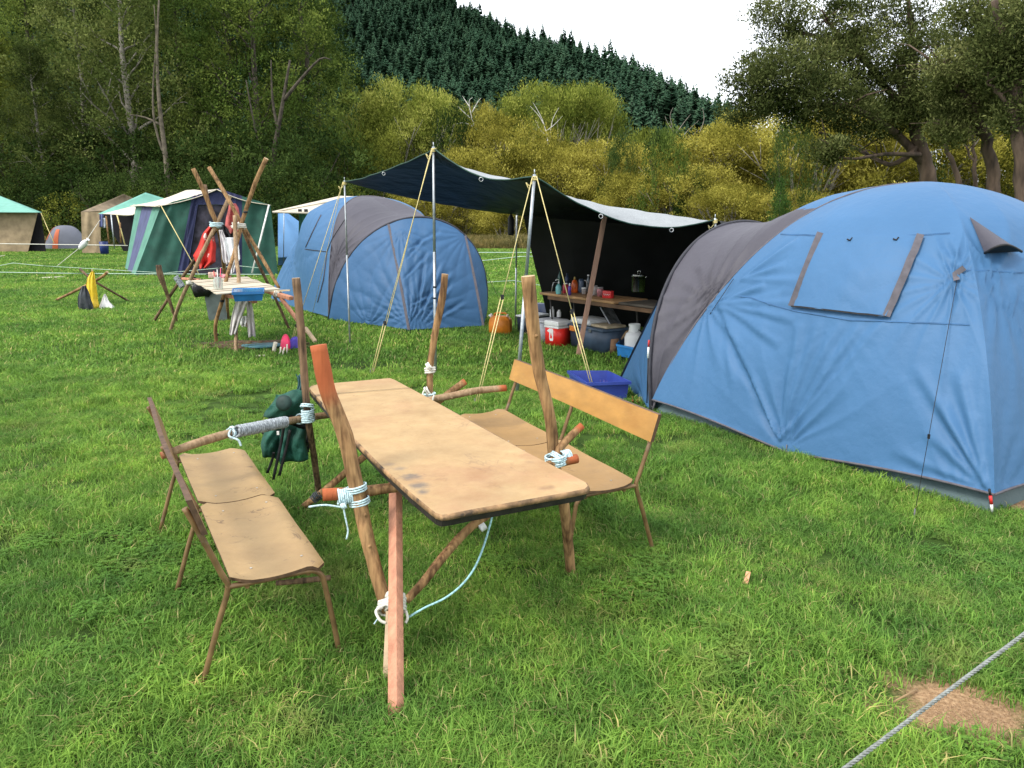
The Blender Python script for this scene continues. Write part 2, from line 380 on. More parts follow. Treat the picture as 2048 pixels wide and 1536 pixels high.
def clover_patch(nb):
    g = np.random.default_rng(91); V = []; F = []; A = []
    for i in range(nb):
        a = g.uniform(0, 6.28); r = .09 * math.sqrt(g.uniform()); c = np.array([r * math.cos(a), r * math.sin(a), g.uniform(.012, .04)])
        for k in range(3):
            t = g.uniform(0, .5) + k * 2.09; d = np.array([math.cos(t), math.sin(t), .25]) * .009; s = np.array([-math.sin(t), math.cos(t), 0]) * .0052; b = len(V)
            V += [c, c + d * .6 + s, c + d * 1.1, c + d * .6 - s]; F.append((b, b + 1, b + 2, b + 3)); A += [.05, .18, .3, .18]
    return np_mesh('clover_leaves', np.array(V), np.array(F), GRASS, attr=np.array(A))
def proto(me): return bpy.data.objects.new(me.name, me)        # a source mesh for the scatter, not placed in the scene
near_p = [proto(blade_patch('blades', 440, .20, .053, .0038, .95, s, GRASS, .06)) for s in range(4)] + \
         [proto(blade_patch('tuft_blades', 200, .10, .074, .0046, .9, 10 + s, GRASS, .03)) for s in range(3)] + \
         [proto(blade_patch('flat_blades', 300, .20, .04, .0035, 1.8, 17 + s, GRASS, .22)) for s in range(2)] + [proto(clover_patch(90))]
far_p = [proto(blade_patch('far_blades', 420, .62, .055, .011, .8, 20 + s, GRASS, .05)) for s in range(3)] + \
        [proto(blade_patch('farthest_blades', 420, 1.5, .06, .03, .7, 30 + s, GRASS, .05)) for s in range(2)]
pts = []; rz = []; sc_ = []; ix = []; pr_near = True
def fov_ok(x, y, m): return abs(x) < .72 * y + m + .9
g0 = np.random.default_rng(5)
def spray(y0, y1, dens, kinds, smin, smax):
    xr = .72 * y1 + 2.1; nn = int(dens * (y1 - y0) * 2 * xr)
    X = g0.uniform(-xr, xr, nn); Y = g0.uniform(y0, y1, nn)
    for x, y in zip(X, Y):
        if not fov_ok(x, y, 1.2): continue
        b = bare(x, y)
        if g0.uniform() < b * 1.75: continue
        d = mn.noise(Vector((x * 1.1, y * 1.1, .3))) ; d2 = mn.noise(Vector((x * .5, y * .5, 7.3)))
        k = kinds[int(g0.integers(len(kinds)))]
        if k in (4, 5, 6) and d < .02: k = int(g0.integers(4))
        if k in (7, 8) and d2 > .02: k = int(g0.integers(4))
        if pr_near and g0.uniform() < .5 and mn.noise(Vector((x * .9 + 5, y * .9, 2))) > .22: k = 9
        pts.append((x, y, gz(x, y))); rz.append(g0.uniform(0, 6.28)); s = g0.uniform(smin, smax) * (1 + .5 * d) * (1 - .4 * b); sc_.append(s); ix.append(k)
spray(1.0, 4.5, 62, [0, 1, 2, 3, 0, 1, 2, 3, 4, 5, 6, 7, 8], .75, 1.2)
spray(4.5, 9, 38, [0, 1, 2, 3, 4, 5, 6, 7], .85, 1.3)
tag(scatter('lawn_grass', pts, rz, sc_, ix, near_p), 'short tufty green lawn grass covering the near campsite', 'grass')
pr_near = False
def sheet(y0, y1, dens, kinds, smin, smax, pr, nm, lb):
    global pts, rz, sc_, ix
    pts = []; rz = []; sc_ = []; ix = []; spray(y0, y1, dens, kinds, smin, smax); tag(scatter(nm, pts, rz, sc_, ix, pr), lb, 'grass')
sheet(8.6, 24, 5.0, [0, 1, 2], .9, 1.3, far_p, 'lawn_grass', 'mown green grass of the field around the middle tents')
sheet(23, 60, 1.2, [3, 4, 3], .9, 1.2, far_p[:], 'lawn_grass', 'far green grass of the field in front of the forest')

def crumb(s):
    bm = bmesh.new(); bmesh.ops.create_icosphere(bm, subdivisions=1, radius=.004)
    for v in bm.verts: v.co *= 1 + .5 * mn.noise(v.co * 300 + Vector((s * 9, 0, 0)))
    me = bpy.data.meshes.new('soil_crumb'); bm.to_mesh(me); bm.free(); me.materials.append(mat('soil_crumb_brown', (.30, .19, .105), .95, .3, 20)); return me
pts = []; rz = []; sc_ = []; ix = []
while len(pts) < 2600:
    c, rx, ry, st = BARE[int(g0.integers(4))]; x, y = c.x + g0.normal(0, rx * .7), c.y + g0.normal(0, ry * .7)
    if bare(x, y) > .35: pts.append((x, y, gz(x, y) + .001)); rz.append(g0.uniform(0, 6)); sc_.append(g0.uniform(.2, 1.0) ** 1.5 * 1.1); ix.append(int(g0.integers(2)))
tag(scatter('soil_crumbs', pts, rz, sc_, ix, [proto(crumb(0)), proto(crumb(1))]), 'loose brown soil crumbs on the bare patch under the grey rope', 'soil')
# ---------------------------------------------------------------- foliage builders
def leaf_mat(name, ca, cb, cc, trans=.25, rough=.65):
    m = bpy.data.materials.new(name); m.use_nodes = True; nt = m.node_tree; n = nt.nodes; l = nt.links; b = n['Principled BSDF']
    b.inputs['Roughness'].default_value = .8; b.inputs['Specular IOR Level'].default_value = .05
    at = n.new('ShaderNodeAttribute'); at.attribute_name = 'v'
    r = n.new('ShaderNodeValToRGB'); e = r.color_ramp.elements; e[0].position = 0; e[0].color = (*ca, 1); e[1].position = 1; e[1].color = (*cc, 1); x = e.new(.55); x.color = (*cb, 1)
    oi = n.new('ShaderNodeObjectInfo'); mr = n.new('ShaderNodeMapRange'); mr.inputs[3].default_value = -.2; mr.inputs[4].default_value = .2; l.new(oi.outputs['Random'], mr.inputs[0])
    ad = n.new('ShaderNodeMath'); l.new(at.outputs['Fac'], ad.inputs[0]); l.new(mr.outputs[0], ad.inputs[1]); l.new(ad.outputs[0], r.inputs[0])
    l.new(r.outputs[0], b.inputs['Base Color'])
    tr = n.new('ShaderNodeBsdfTranslucent'); l.new(r.outputs[0], tr.inputs['Color'])
    ms = n.new('ShaderNodeMixShader'); ms.inputs[0].default_value = trans; l.new(b.outputs[0], ms.inputs[1]); l.new(tr.outputs[0], ms.inputs[2]); l.new(ms.outputs[0], n['Material Output'].inputs['Surface'])
    return m
def leaves_at(centres, crad, n_each, size, aspect, g, updir=None, up_w=0.0, cv=None, squash=.7):
    """leaf quads around cluster centres; returns verts, faces, attr"""
    C = np.repeat(centres, n_each, 0); cr = np.repeat(crad, n_each)
    N = len(C)
    d = g.normal(0, 1, (N, 3)); d /= np.linalg.norm(d, axis=1)[:, None]; rad = g.uniform(.15, 1, N) ** .6
    off = d * (rad * cr)[:, None]; off[:, 2] *= squash
    p = C + off
    ax = g.normal(0, 1, (N, 3)) + d * .8
    if updir is not None: ax = ax * (1 - up_w) + np.asarray(updir)[None, :] * 2.2 * up_w + d * .5
    ax /= np.linalg.norm(ax, axis=1)[:, None]
    sd_ = np.cross(ax, g.normal(0, 1, (N, 3))); sd_ /= np.linalg.norm(sd_, axis=1)[:, None]
    s = size * g.uniform(.55, 1.35, N)
    a = ax * (s * .5)[:, None]; b = sd_ * (s * .5 * aspect)[:, None]
    V = np.stack([p - a, p + b, p + a, p - b], 1)
    F = np.arange(N * 4).reshape(N, 4)
    cvv = np.repeat(cv if cv is not None else g.uniform(.25, .75, len(centres)), n_each)
    A = np.repeat(np.clip(cvv + g.normal(0, .13, N), 0, 1), 4)
    return V.reshape(-1, 3), F, A
def lobes(g, n, h0, h1, rx, prof, ry=None):
    """cluster centres through a crown: prof(t) radius factor at relative height t; biased to the shell"""
    t = g.uniform(0, 1, n); z = h0 + (h1 - h0) * t; a = g.uniform(0, 2 * np.pi, n); q = np.array([prof(x) for x in t]) * (g.uniform(.25, 1, n) ** .5)
    bumps = 1 + .22 * np.sin(a * 3 + t * 9 + g.uniform(0, 6)) + .12 * np.sin(a * 7 - t * 14)
    return np.stack([rx * q * bumps * np.cos(a), (ry or rx) * q * bumps * np.sin(a), z], -1)
BARK_D = mat('dark_bark', (.055, .045, .032), .9, .3, 3, .6, 12, attr=None)
BARK_G = mat('grey_bark', (.22, .20, .16), .9, .25, 4, .5, 14)
BARK_K = mat('brown_stringy_bark', (.085, .058, .040), .9, .3, 5, .8, 18, stretch=(1, 1, .25))
def limb_tree(g, h, r0, nl, spread, z0f=.25, lean=(0, 0), levels=2, up=.7, n=7, wig=.06, upto=1.0):
    """trunk and limbs as tubes; returns MB and tip list"""
    mb = MB(); tips = []
    k = 7; tr = [Vector((lean[0] * (i / k) ** 1.3 * h + g.normal(0, wig) * h * .12 * (i > 0), lean[1] * (i / k) * h + g.normal(0, wig) * h * .12 * (i > 0), h * upto * i / k)) for i in range(k + 1)]
    tr[0].z = -.2
    tr = smooth_path(tr, 3); rs = [r0 * (1 - .82 * i / (len(tr) - 1)) * (1.25 if i == 0 else 1) for i in range(len(tr))]
    mb.tube(tr, rs, n, 0)
    for i in range(nl):
        t = z0f + (1 - z0f) * (i + g.uniform(0, 1)) / nl * .92; j = int(t * (len(tr) - 1)); p = tr[j]; a = g.uniform(0, 6.28)
        L = spread * (1.15 - .7 * t) * g.uniform(.6, 1.2)
        d = Vector((math.cos(a), math.sin(a), up * g.uniform(.5, 1.3))).normalized()
        pts_ = [p.copy()]
        for q in range(4):
            d = (d + Vector((g.normal(0, .18), g.normal(0, .18), .08 + g.normal(0, .12)))).normalized(); pts_.append(pts_[-1] + d * L / 4)
        r1 = rs[j] * .5; mb.tube(smooth_path(pts_, 2), [r1 * (1 - .85 * w / 8) for w in range(9)], 5, 0)
        tips += [pts_[2], pts_[3], pts_[4]]
        if levels > 1:
            for q in range(2):
                s0 = pts_[2 + q]; d2 = (d + Vector((g.normal(0, .6), g.normal(0, .6), g.normal(.1, .4)))).normalized()
                e = s0 + d2 * L * .45; mb.tube([s0, s0.lerp(e, .5) + Vector((0, 0, .04 * L)), e], [r1 * .35, r1 * .22, r1 * .08], 4, 0); tips.append(e)
    return mb, tips
TREES_V = {}
def variant(key, fn):
    if key not in TREES_V: TREES_V[key] = fn()
    return TREES_V[key]
def plant_tree(name, key, fn, loc, scl, rz_, label, cat='tree', group=None, crown='crown', trunk='trunk', sz=None):
    tm, cm = variant(key, fn)
    o = thing(name, loc, label, cat, group, rz_); o.scale = (scl, scl, sz or scl)
    if tm: link(trunk, tm, o)
    if cm: link(crown, cm, o)
    return o
# ---- kinds
L_FOREST = leaf_mat('forest_leaves', (.016, .034, .006), (.070, .112, .020), (.19, .24, .048))
L_FOREST2 = leaf_mat('brownish_forest_leaves', (.022, .034, .008), (.088, .118, .028), (.215, .245, .070))
L_WILLOW = leaf_mat('yellow_willow_leaves', (.080, .082, .011), (.315, .285, .045), (.60, .53, .12), .35)
L_WILLOWG = leaf_mat('yellow_green_leaves', (.07, .10, .014), (.235, .275, .045), (.47, .47, .11), .35)
L_OLIVE = leaf_mat('olive_yellow_leaves', (.040, .06, .009), (.16, .19, .030), (.33, .35, .06))
L_KANUKA = leaf_mat('kanuka_leaves', (.026, .038, .010), (.108, .128, .038), (.27, .28, .105))
L_PINE = leaf_mat('pine_needles', (.012, .033, .017), (.030, .074, .040), (.066, .125, .068), .15)
L_YPINE = leaf_mat('young_pine_needles', (.02, .05, .012), (.07, .14, .03), (.15, .24, .06), .2)
L_SHRUB = leaf_mat('dark_shrub_leaves', (.008, .018, .004), (.030, .056, .012), (.08, .12, .028))
def me_from(mb, mt, name='trunk'):
    me = bpy.data.meshes.new(name); me.from_pydata([tuple(v) for v in mb.v], [], mb.f); me.materials.append(mt)
    me.polygons.foreach_set('use_smooth', mb.sm); me.update(); return me
def forest_tree(seed, lm, bark, h=24, rx=5.2, bare_low=.1, nclu=430, leaf=.21):
    def f():
        g = np.random.default_rng(seed)
        mb, tips = limb_tree(g, h * .97, .34, 26, rx * .95, .12, (g.normal(0, .03), 0), 2, .9, 7)
        pr = lambda t: (.55 + .6 * math.sin(math.pi * min(1, t * 1.1 + .1)) ** .8) * (1 - .55 * t ** 3)
        c = lobes(g, nclu, h * bare_low, h, rx, pr)
        tp = np.array([list(t) for t in tips]); tp = tp[tp[:, 2] > h * bare_low]
        c = np.concatenate([c, tp])
        cv = np.clip(.48 + .38 * np.sin(c[:, 2] * .62 + c[:, 0] * .5 + seed) * np.sin(c[:, 1] * .55 + c[:, 0] * .45 + c[:, 2] * .3) + g.normal(0, .20, len(c)), 0, 1)
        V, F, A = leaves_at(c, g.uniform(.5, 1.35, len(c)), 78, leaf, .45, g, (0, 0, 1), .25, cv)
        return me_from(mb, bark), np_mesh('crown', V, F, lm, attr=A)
    return f
def willow_tree(seed, lm, h=13, rx=5.5, bark=None, ncl=520, leaf=.24, low=.04, lowf=.45):
    def f():
        g = np.random.default_rng(seed); mb = MB(); r = random.Random(seed)
        for i in range(9):
            a = g.uniform(0, 6.28); sp = g.uniform(.15, .62); p = [Vector((0, 0, -.2))]; d = Vector((math.cos(a) * sp, math.sin(a) * sp, 1)).normalized()
            for q in range(6):
                d = (d + Vector((g.normal(0, .07), g.normal(0, .07), .02))).normalized(); p.append(p[-1] + d * h * .82 / 6)
            mb.tube(p, [.17 * (1 - .88 * q / 6) for q in range(7)], 5, 0)
            for q in range(2, 6):
                for w in range(2):
                    d2 = (d + Vector((g.normal(0, .6), g.normal(0, .6), .2))).normalized(); e = p[q] + d2 * h * .2; mb.tube([p[q], e], [.045, .01], 4, 0)
        pr = lambda t: math.sqrt(max(0, 1 - (max(0, t - .42) / .6) ** 2)) * (lowf + (1 - lowf) * min(1, t * 2.2))
        c = lobes(g, ncl, h * low, h, rx, pr)
        # a handful of domed lobes so that the outline is uneven
        K = 9; lc = np.stack([rx * .62 * np.cos(np.linspace(0, 6.28, K)), rx * .62 * np.sin(np.linspace(0, 6.28, K)), h * g.uniform(.5, .86, K)], -1)
        lr = g.uniform(.28, .42, K) * rx
        dd = g.normal(0, 1, (ncl, 3)); dd /= np.linalg.norm(dd, axis=1)[:, None]; ii = g.integers(0, K, ncl)
        c2 = lc[ii] + dd * (lr[ii] * g.uniform(.55, 1.0, ncl))[:, None]; c2 = c2[c2[:, 2] > h * low]
        c = np.concatenate([c, c2])
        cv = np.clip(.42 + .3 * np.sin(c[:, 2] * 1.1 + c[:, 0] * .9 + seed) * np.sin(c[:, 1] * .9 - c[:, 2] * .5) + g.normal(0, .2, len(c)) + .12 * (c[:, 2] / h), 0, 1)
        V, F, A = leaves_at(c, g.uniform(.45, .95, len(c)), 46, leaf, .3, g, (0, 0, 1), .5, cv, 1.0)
        return me_from(mb, bark or BARK_G), np_mesh('crown', V, F, lm, attr=A)
    return f
def shrub(seed, lm, h=3, rx=2.4, ncl=130, leaf=.14, aspect=.4, up=.2, n_each=70):
    def f():
        g = np.random.default_rng(seed); mb = MB()
        for i in range(6):
            a = g.uniform(0, 6.28); mb.tube([(0, 0, -.1), (math.cos(a) * rx * .25, math.sin(a) * rx * .25, h * .45), (math.cos(a) * rx * .5, math.sin(a) * rx * .5, h * .8)], [.06, .04, .01], 4, 0)
        pr = lambda t: math.sqrt(max(0, 1 - (max(0, t - .3) / .72) ** 2))
        c = lobes(g, ncl, .1, h, rx, pr)
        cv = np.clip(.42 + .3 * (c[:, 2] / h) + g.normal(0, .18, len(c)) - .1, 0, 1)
        V, F, A = leaves_at(c, g.uniform(.25, .6, len(c)) * h / 3, n_each, leaf, aspect, g, (0, 0, 1), up, cv, .9)
        return me_from(mb, BARK_D), np_mesh('crown', V, F, lm, attr=A)
    return f
def pine(seed, h=16, r=2.3, lm=None, tiers=17, per=13):
    def f():
        g = np.random.default_rng(seed); mb = MB(); mb.tube([(0, 0, -1), (g.normal(0, .1), 0, h * .5), (0, 0, h)], [.22, .13, .02], 5, 0)
        vs = []; fs = []; at = []
        for i in range(tiers):
            t = i / (tiers - 1); z = h * (.08 + .92 * t); rr = r * (1 - t) ** .7 + .12
            for k in range(per if t < .85 else 6):
                a = g.uniform(0, 6.28); L = rr * g.uniform(.65, 1.25); dz = .25 * L + g.normal(0, .1); w = .34 * L + .18
                c_, s_ = math.cos(a), math.sin(a); b = len(vs); zz = z + g.normal(0, .25)
                vs += [(0, 0, zz + .1), (c_ * L * .55 - s_ * w, s_ * L * .55 + c_ * w, zz + dz * .3 - .15), (c_ * L, s_ * L, zz + dz), (c_ * L * .55 + s_ * w, s_ * L * .55 - c_ * w, zz + dz * .3 - .15), (c_ * L * .5, s_ * L * .5, zz + dz * .4 + .28)]
                fs += [(b, b + 1, b + 4), (b + 1, b + 2, b + 4), (b + 2, b + 3, b + 4), (b + 3, b, b + 4)]
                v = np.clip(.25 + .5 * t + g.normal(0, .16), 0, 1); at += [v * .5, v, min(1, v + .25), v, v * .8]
        # leader
        b = len(vs); vs += [(-.12, 0, h * .93), (.12, 0, h * .93), (0, 0, h * 1.04)]; fs += [(b, b + 1, b + 2)]; at += [.6, .6, .8]
        return me_from(mb, BARK_D), np_mesh('crown', np.array(vs), np.array(fs), lm or L_PINE, attr=np.array(at))
    return f
# ---------------------------------------------------------------- wooded hill
def ridge(px):   # image line of the ground of the ridge (below the tree tips) -> world, and the foot of the slope
    py = 30 + (px - 890) * .455 + 5 * math.sin(px * .02)
    if px < 900: py = 24 - (900 - px) * .30
    d = 430 - (px - 890) * .12
    return P(px, py, d)
def hill_pt(u, v):
    px = -900 + u * 3100
    if px <= 1480: top = ridge(px)
    else:
        a = ridge(1480); top = P(px, 318 + (px - 1480) * .12, 420)
    d0 = 128 + 20 * math.sin(px * .004); foot = Vector(((px - 1024) / FPX * d0, d0, -.5))
    p = foot.lerp(top, v)
    p.z += (5 * mn.noise(Vector((p.x * .02, p.y * .02, 0))) + 7 * math.sin(v * math.pi) * math.sin(px * .006)) * min(1, v * 5) * min(1, (1 - v) * 6)
    return p
mb = MB()
def hfn(u, v):
    if v > .86:                                   # back slope beyond the ridge
        p = hill_pt(u, 1.0); return p + Vector((0, (v - .86) * 1400, -(v - .86) * 900 * max(.15, p.z / 130)))
    return hill_pt(u, v / .86)
mb.grid(hfn, 90, 44)
hill = mb.obj('hill', mat('hill_scrub', (.010, .020, .010), .95, .3, .08)); tag(hill, kind='structure')
gh = np.random.default_rng(77)
cand = []
for i in range(26000):
    u = gh.uniform(.0, 1); v = 1 - (1 - .0) * gh.uniform(0, 1) ** .8
    p = hill_pt(u, v); q = proj(p + Vector((0, 0, 9)))
    if not ((560 < q[0] < 1520 and -260 < q[1] < 460) or (-420 < q[0] < 1900 and -500 < q[1] < 460 and i % 3 == 0)): continue
    cand.append((p, q))
# keep a spacing
kept = []; cell = {}
for p, q in cand:
    k = (int(p.x // 3.4), int(p.y // 4.0))
    if k in cell: continue
    cell[k] = 1; kept.append((p, q))
n_slope = len(kept)
for px in np.arange(760, 1470, 5):              # the ridge line
    p = ridge(px + gh.uniform(-4, 4)) + Vector((0, gh.uniform(-4, 2), 0)); kept.append((p, proj(p + Vector((0, 0, 9)))))
def visp(q): return 690 < q[0] < 1460 and -20 < q[1] < 300 and not (q[1] > 190 and q[0] < 920)
vis = [i for i, (p, q) in enumerate(kept) if visp(q)]
vis.sort(key=lambda i: kept[i][0].y); one = set(vis[:300])
pk = [('pine%d' % s, pine(900 + s, 11 + s * .7, 2.6)) for s in range(4)]
p_pts = []; p_rz = []; p_sc = []; p_ix = []
for i, (p, q) in enumerate(kept):
    s = gh.uniform(.55, 1.1) if gh.uniform() > .05 else gh.uniform(1.1, 1.3)
    if i >= n_slope: s *= .74
    if i in one:
        k, f = pk[int(gh.integers(4))]
        plant_tree('pine_tree', k, f, p, s, gh.uniform(0, 6.28), 'dark green pine standing among the others on the lower slope of the forested hill', 'pine tree', 'pines on the lower hill slope')
    else:
        p_pts.append(tuple(p)); p_rz.append(gh.uniform(0, 6.28)); p_sc.append(s); p_ix.append(int(gh.integers(4)))
pine_pr = []
for k, f in pk:
    tm, cm = variant(k, f); pine_pr.append(proto(cm))
tag(scatter('pine_forest', p_pts, p_rz, p_sc, p_ix, pine_pr), 'dark green plantation pine forest covering the hillside up to the ridge', 'forest')

def cone_tree(seed, h, r, lm):
    def f():
        g = np.random.default_rng(seed); mb = MB(); mb.tube([(0, 0, -.1), (0, 0, h)], [.06, .01], 5, 0)
        t = g.uniform(0, 1, 130) ** 1.3; a = g.uniform(0, 6.28, 130); q = (1 - t) ** .75 * r * g.uniform(.3, 1, 130) ** .5
        c = np.stack([q * np.cos(a), q * np.sin(a), .15 + t * h], -1); cv = np.clip(.45 + g.normal(0, .18, 130), 0, 1)
        V, F, A = leaves_at(c, np.full(130, .3), 44, .16, .22, g, (0, 0, 1), .5, cv, 1.0)
        return me_from(mb, BARK_D), np_mesh('crown', V, F, lm, attr=A)
    return f
# ---------------------------------------------------------------- left forest: (px, depth, scale, kind)
FT = [forest_tree(1, L_FOREST, BARK_D, 25, 5.4), forest_tree(2, L_FOREST2, BARK_G, 24, 5.0, .14, 330), forest_tree(3, L_FOREST, BARK_D, 27, 5.8, .08, 440), forest_tree(4, L_OLIVE, BARK_G, 17, 4.6, .04, 360)]
left = [(-60, 66, 1.0, 3, 'yellow-olive leafy tree at the far left edge of the forest'),
        (45, 70, 1.02, 3, 'yellowish bushy tree rising above the teal-roofed canvas tent'),
        (130, 84, 1.15, 0, 'dark tree behind the yellowish tree at the left'),
        (120, 62, .62, 1, 'shorter brownish tree behind the small grey dome tent'),
        (215, 68, 1.0, 1, 'brownish tall tree with grey twigs behind the brown canvas tent'),
        (300, 64, 1.12, 1, 'tall grey-trunked tree behind the ridge of the green canvas tent'),
        (395, 74, 1.1, 0, 'dark green tall tree right of the grey-trunked tree'),
        (330, 88, 1.25, 2, 'dark tree towering behind the grey-trunked tree'),
        (465, 70, 1.05, 2, 'dark green tree behind the crossed poles of the wash stand'),
        (545, 66, 1.1, 0, 'dark-trunked tree forking behind the tallest wash stand pole'),
        (610, 72, 1.08, 2, 'broad dark tree at the right end of the tall forest edge'),
        (655, 82, .92, 0, 'dark tree next to the pine hillside'),
        (30, 96, 1.3, 2, 'dark tree in the upper left corner behind the yellow trees'),
        (-130, 80, 1.1, 2, 'dark tree beyond the left edge of the forest')]
for px, d, s, k, lb in left:
    x = (px - 1024) / FPX * d
    plant_tree('forest_tree', 'ft%d' % k, FT[k], (x, d, 0), s, R.uniform(0, 6.28), lb, 'tree', 'tall trees of the forest edge')
# trunks one can tell apart in front of the dark foliage
def bare_trunk(px0, py0, pts_, d, r, mt, lb):
    o = thing('bare_trunk_tree', G(px0, 470 + 0 * py0) * 0 + Vector(((px0 - 1024) / FPX * d, d, 0)), lb, 'tree')
    for j, line in enumerate(pts_):
        mb = MB(); L = [P(a, b, d + c) for a, b, c in line]
        if j == 0: L = [Vector((L[0].x, L[0].y, -.1))] + L
        L = smooth_path(L, 3); mb.tube(L, [r * (.45 if j else 1) * (1 - .75 * i / (len(L) - 1)) for i in range(len(L))], 6, 0); mb.obj('trunk' if j == 0 else 'limb', mt, o)
    return o
bare_trunk(340, 430, [[(338, 400, 0), (332, 320, 0), (322, 240, 0), (316, 170, 0), (314, 90, 0), (318, 0, 0)], [(332, 320, 0), (310, 250, 0), (306, 180, 0), (312, 80, 0), (308, 10, 0)], [(330, 380, 0), (300, 345, 0), (265, 330, -.5)], [(322, 250, 0), (290, 235, 0), (250, 228, -.5)]], 60, .26, mat('pale_bark', (.12, .10, .07), .9, .25, 3, .5, 10), 'bare grey-brown trunk rising left of the tall wash stand poles')
bare_trunk(548, 430, [[(548, 380, 0), (546, 320, 0), (556, 260, 0), (568, 190, 0), (580, 120, 0)], [(548, 320, 0), (520, 290, 0), (505, 230, 0), (492, 160, 0)], [(556, 260, 0), (545, 200, 0), (542, 120, 0)], [(568, 200, 0), (600, 160, 0), (640, 118, 0), (662, 120, 0)]], 60, .34, BARK_D, 'dark forked trunk behind the tallest wash stand pole')
bare_trunk(470, 430, [[(468, 400, 0), (466, 330, 0), (462, 290, 0)]], 60, .14, mat('pale_bark', (.12, .10, .07)), 'thin pale trunk between the two dark forked trees')
# understory
SH = [shrub(51, L_SHRUB, 4, 3.2, 160, .14), shrub(52, L_FOREST, 3.4, 2.6, 130, .14), shrub(53, L_OLIVE, 3.2, 2.6, 130, .14)]
und = [(-40, 60, 1.5, 0), (30, 61, 1.3, 1), (90, 59, 1.2, 0), (150, 58, 1.1, 2), (185, 60, 1.5, 0), (235, 58, 1.2, 0), (300, 56, 1.1, 1), (350, 57, 1.4, 0), (410, 58, 1.3, 1), (450, 55, 1.2, 0), (500, 57, 1.4, 0), (560, 56, 1.2, 1), (600, 56, 1.5, 0), (650, 57, 1.3, 1), (690, 60, 1.3, 2), (60, 64, 2.0, 0), (200, 65, 2.1, 0), (420, 64, 2.0, 0), (270, 63, 2.1, 0), (130, 64, 2.0, 1), (520, 62, 2.2, 0), (610, 62, 2.2, 0)]
names_u = ['at the far left, above the teal-roofed tent', 'over the ridge of the teal-roofed tent', 'over the right slope of the teal-roofed tent', 'above the small grey dome tent', 'left of the brown canvas tent', 'above the brown canvas tent', 'above the pale awning of the green tent', 'behind the ridge of the green tent', 'left of the crossed poles of the wash stand', 'between the crossed poles of the wash stand', 'right of the green tent ridge', 'above the cream awning', 'over the left blue dome tent', 'behind the left pole of the black tarpaulin', 'left of the first golden willow']
for i, (px, d, s, k) in enumerate(und):
    lb = ('dark bush %s' % names_u[i]) if i < len(names_u) else 'tall dark thicket %s' % ['behind the teal-roofed tent', 'behind the brown canvas tent', 'behind the two crossed pole bundles', 'over the pale awning of the green tent', 'behind the small grey dome tent', 'under the dark forked trunk', 'under the broad dark tree'][i - len(names_u)]
    plant_tree('bush', 'sh%d' % k, SH[k], ((px - 1024) / FPX * d, d, 0), s, R.uniform(0, 6.28), lb, 'bush', 'bushes under the forest edge')

# ---------------------------------------------------------------- golden willows, middle and right
WT = [willow_tree(61, L_WILLOWG, 13, 5.2, lowf=.3), willow_tree(62, L_WILLOW, 12, 5.3, lowf=.4), willow_tree(63, L_WILLOW, 9, 4.6, None, 440, .21, .02), willow_tree(64, L_OLIVE, 10, 4.8, None, 420)]
def wz(top, d): return P(1024, top, d).z
wil = [(805, 74, 165, 0, 1.05, 'rounded yellow-green willow left of the black tarpaulin peak'),
       (745, 70, 262, 3, .8, 'olive willow below the left side of the rounded willow'),
       (885, 78, 200, 0, .8, 'yellow-green willow joined to the right of the rounded willow'),
       (1080, 82, 170, 0, 1.0, 'tall yellow-green willow with pale limbs at the centre'),
       (1160, 84, 172, 0, .95, 'tall yellow-green willow right of the centre one'),
       (965, 80, 215, 1, .62, 'small golden willow between the two large rounded willows'),
       (1015, 66, 238, 1, .95, 'golden willow behind the middle of the tarpaulin'),
       (1110, 64, 290, 2, 1.0, 'low golden willow behind the second tarpaulin pole'),
       (930, 62, 300, 2, .95, 'low golden willow behind the tarpaulin peak'),
       (1215, 62, 285, 1, .85, 'golden willow over the right half of the tarpaulin'),
       (1290, 74, 262, 3, .8, 'olive-green tree between the golden willows'),
       (1420, 56, 262, 1, 1.0, 'large golden willow left of the dark kanuka trees'),
       (1490, 60, 232, 1, .9, 'golden willow under the lowest kanuka branch'),
       (1355, 52, 330, 2, .8, 'low golden bush above the right end of the tarpaulin'),
       (1600, 54, 212, 1, 1.15, 'golden willow behind the right tent, beneath the kanuka'),
       (1700, 57, 205, 1, 1.15, 'golden willow left of the kanuka trunks'),
       (1820, 58, 190, 1, 1.2, 'tall golden willow behind the kanuka trunks'),
       (1940, 62, 130, 3, 1.3, 'olive tree behind the rightmost kanuka trunks'),
       (2060, 60, 90, 3, 1.4, 'olive tree at the right edge of the picture'),
       (1560, 46, 380, 2, .62, 'low golden bush right of the small green pine'),
       (1450, 47, 372, 2, .62, 'low golden bush behind the grey tent vestibule'),
       (1265, 55, 350, 2, .7, 'low golden bush over the sagging tarpaulin edge'),
       (1010, 58, 395, 2, .62, 'low golden bush under the tarpaulin, right of the left blue tent'),
       (870, 60, 372, 2, .7, 'low golden bush under the tarpaulin, above the left blue tent')]
for px, d, top, k, s, lb in wil:
    hz = wz(top, d); base = [13, 12, 9, 10][k]
    plant_tree('willow_tree', 'wt%d' % k, WT[k], ((px - 1024) / FPX * d, d, 0), s * 1.0, R.uniform(0, 6.28), lb, 'willow', 'golden willows behind the camp', sz=hz / base)
WK = mat('white_dead_wood', (.50, .48, .43), .8, .15, 3)
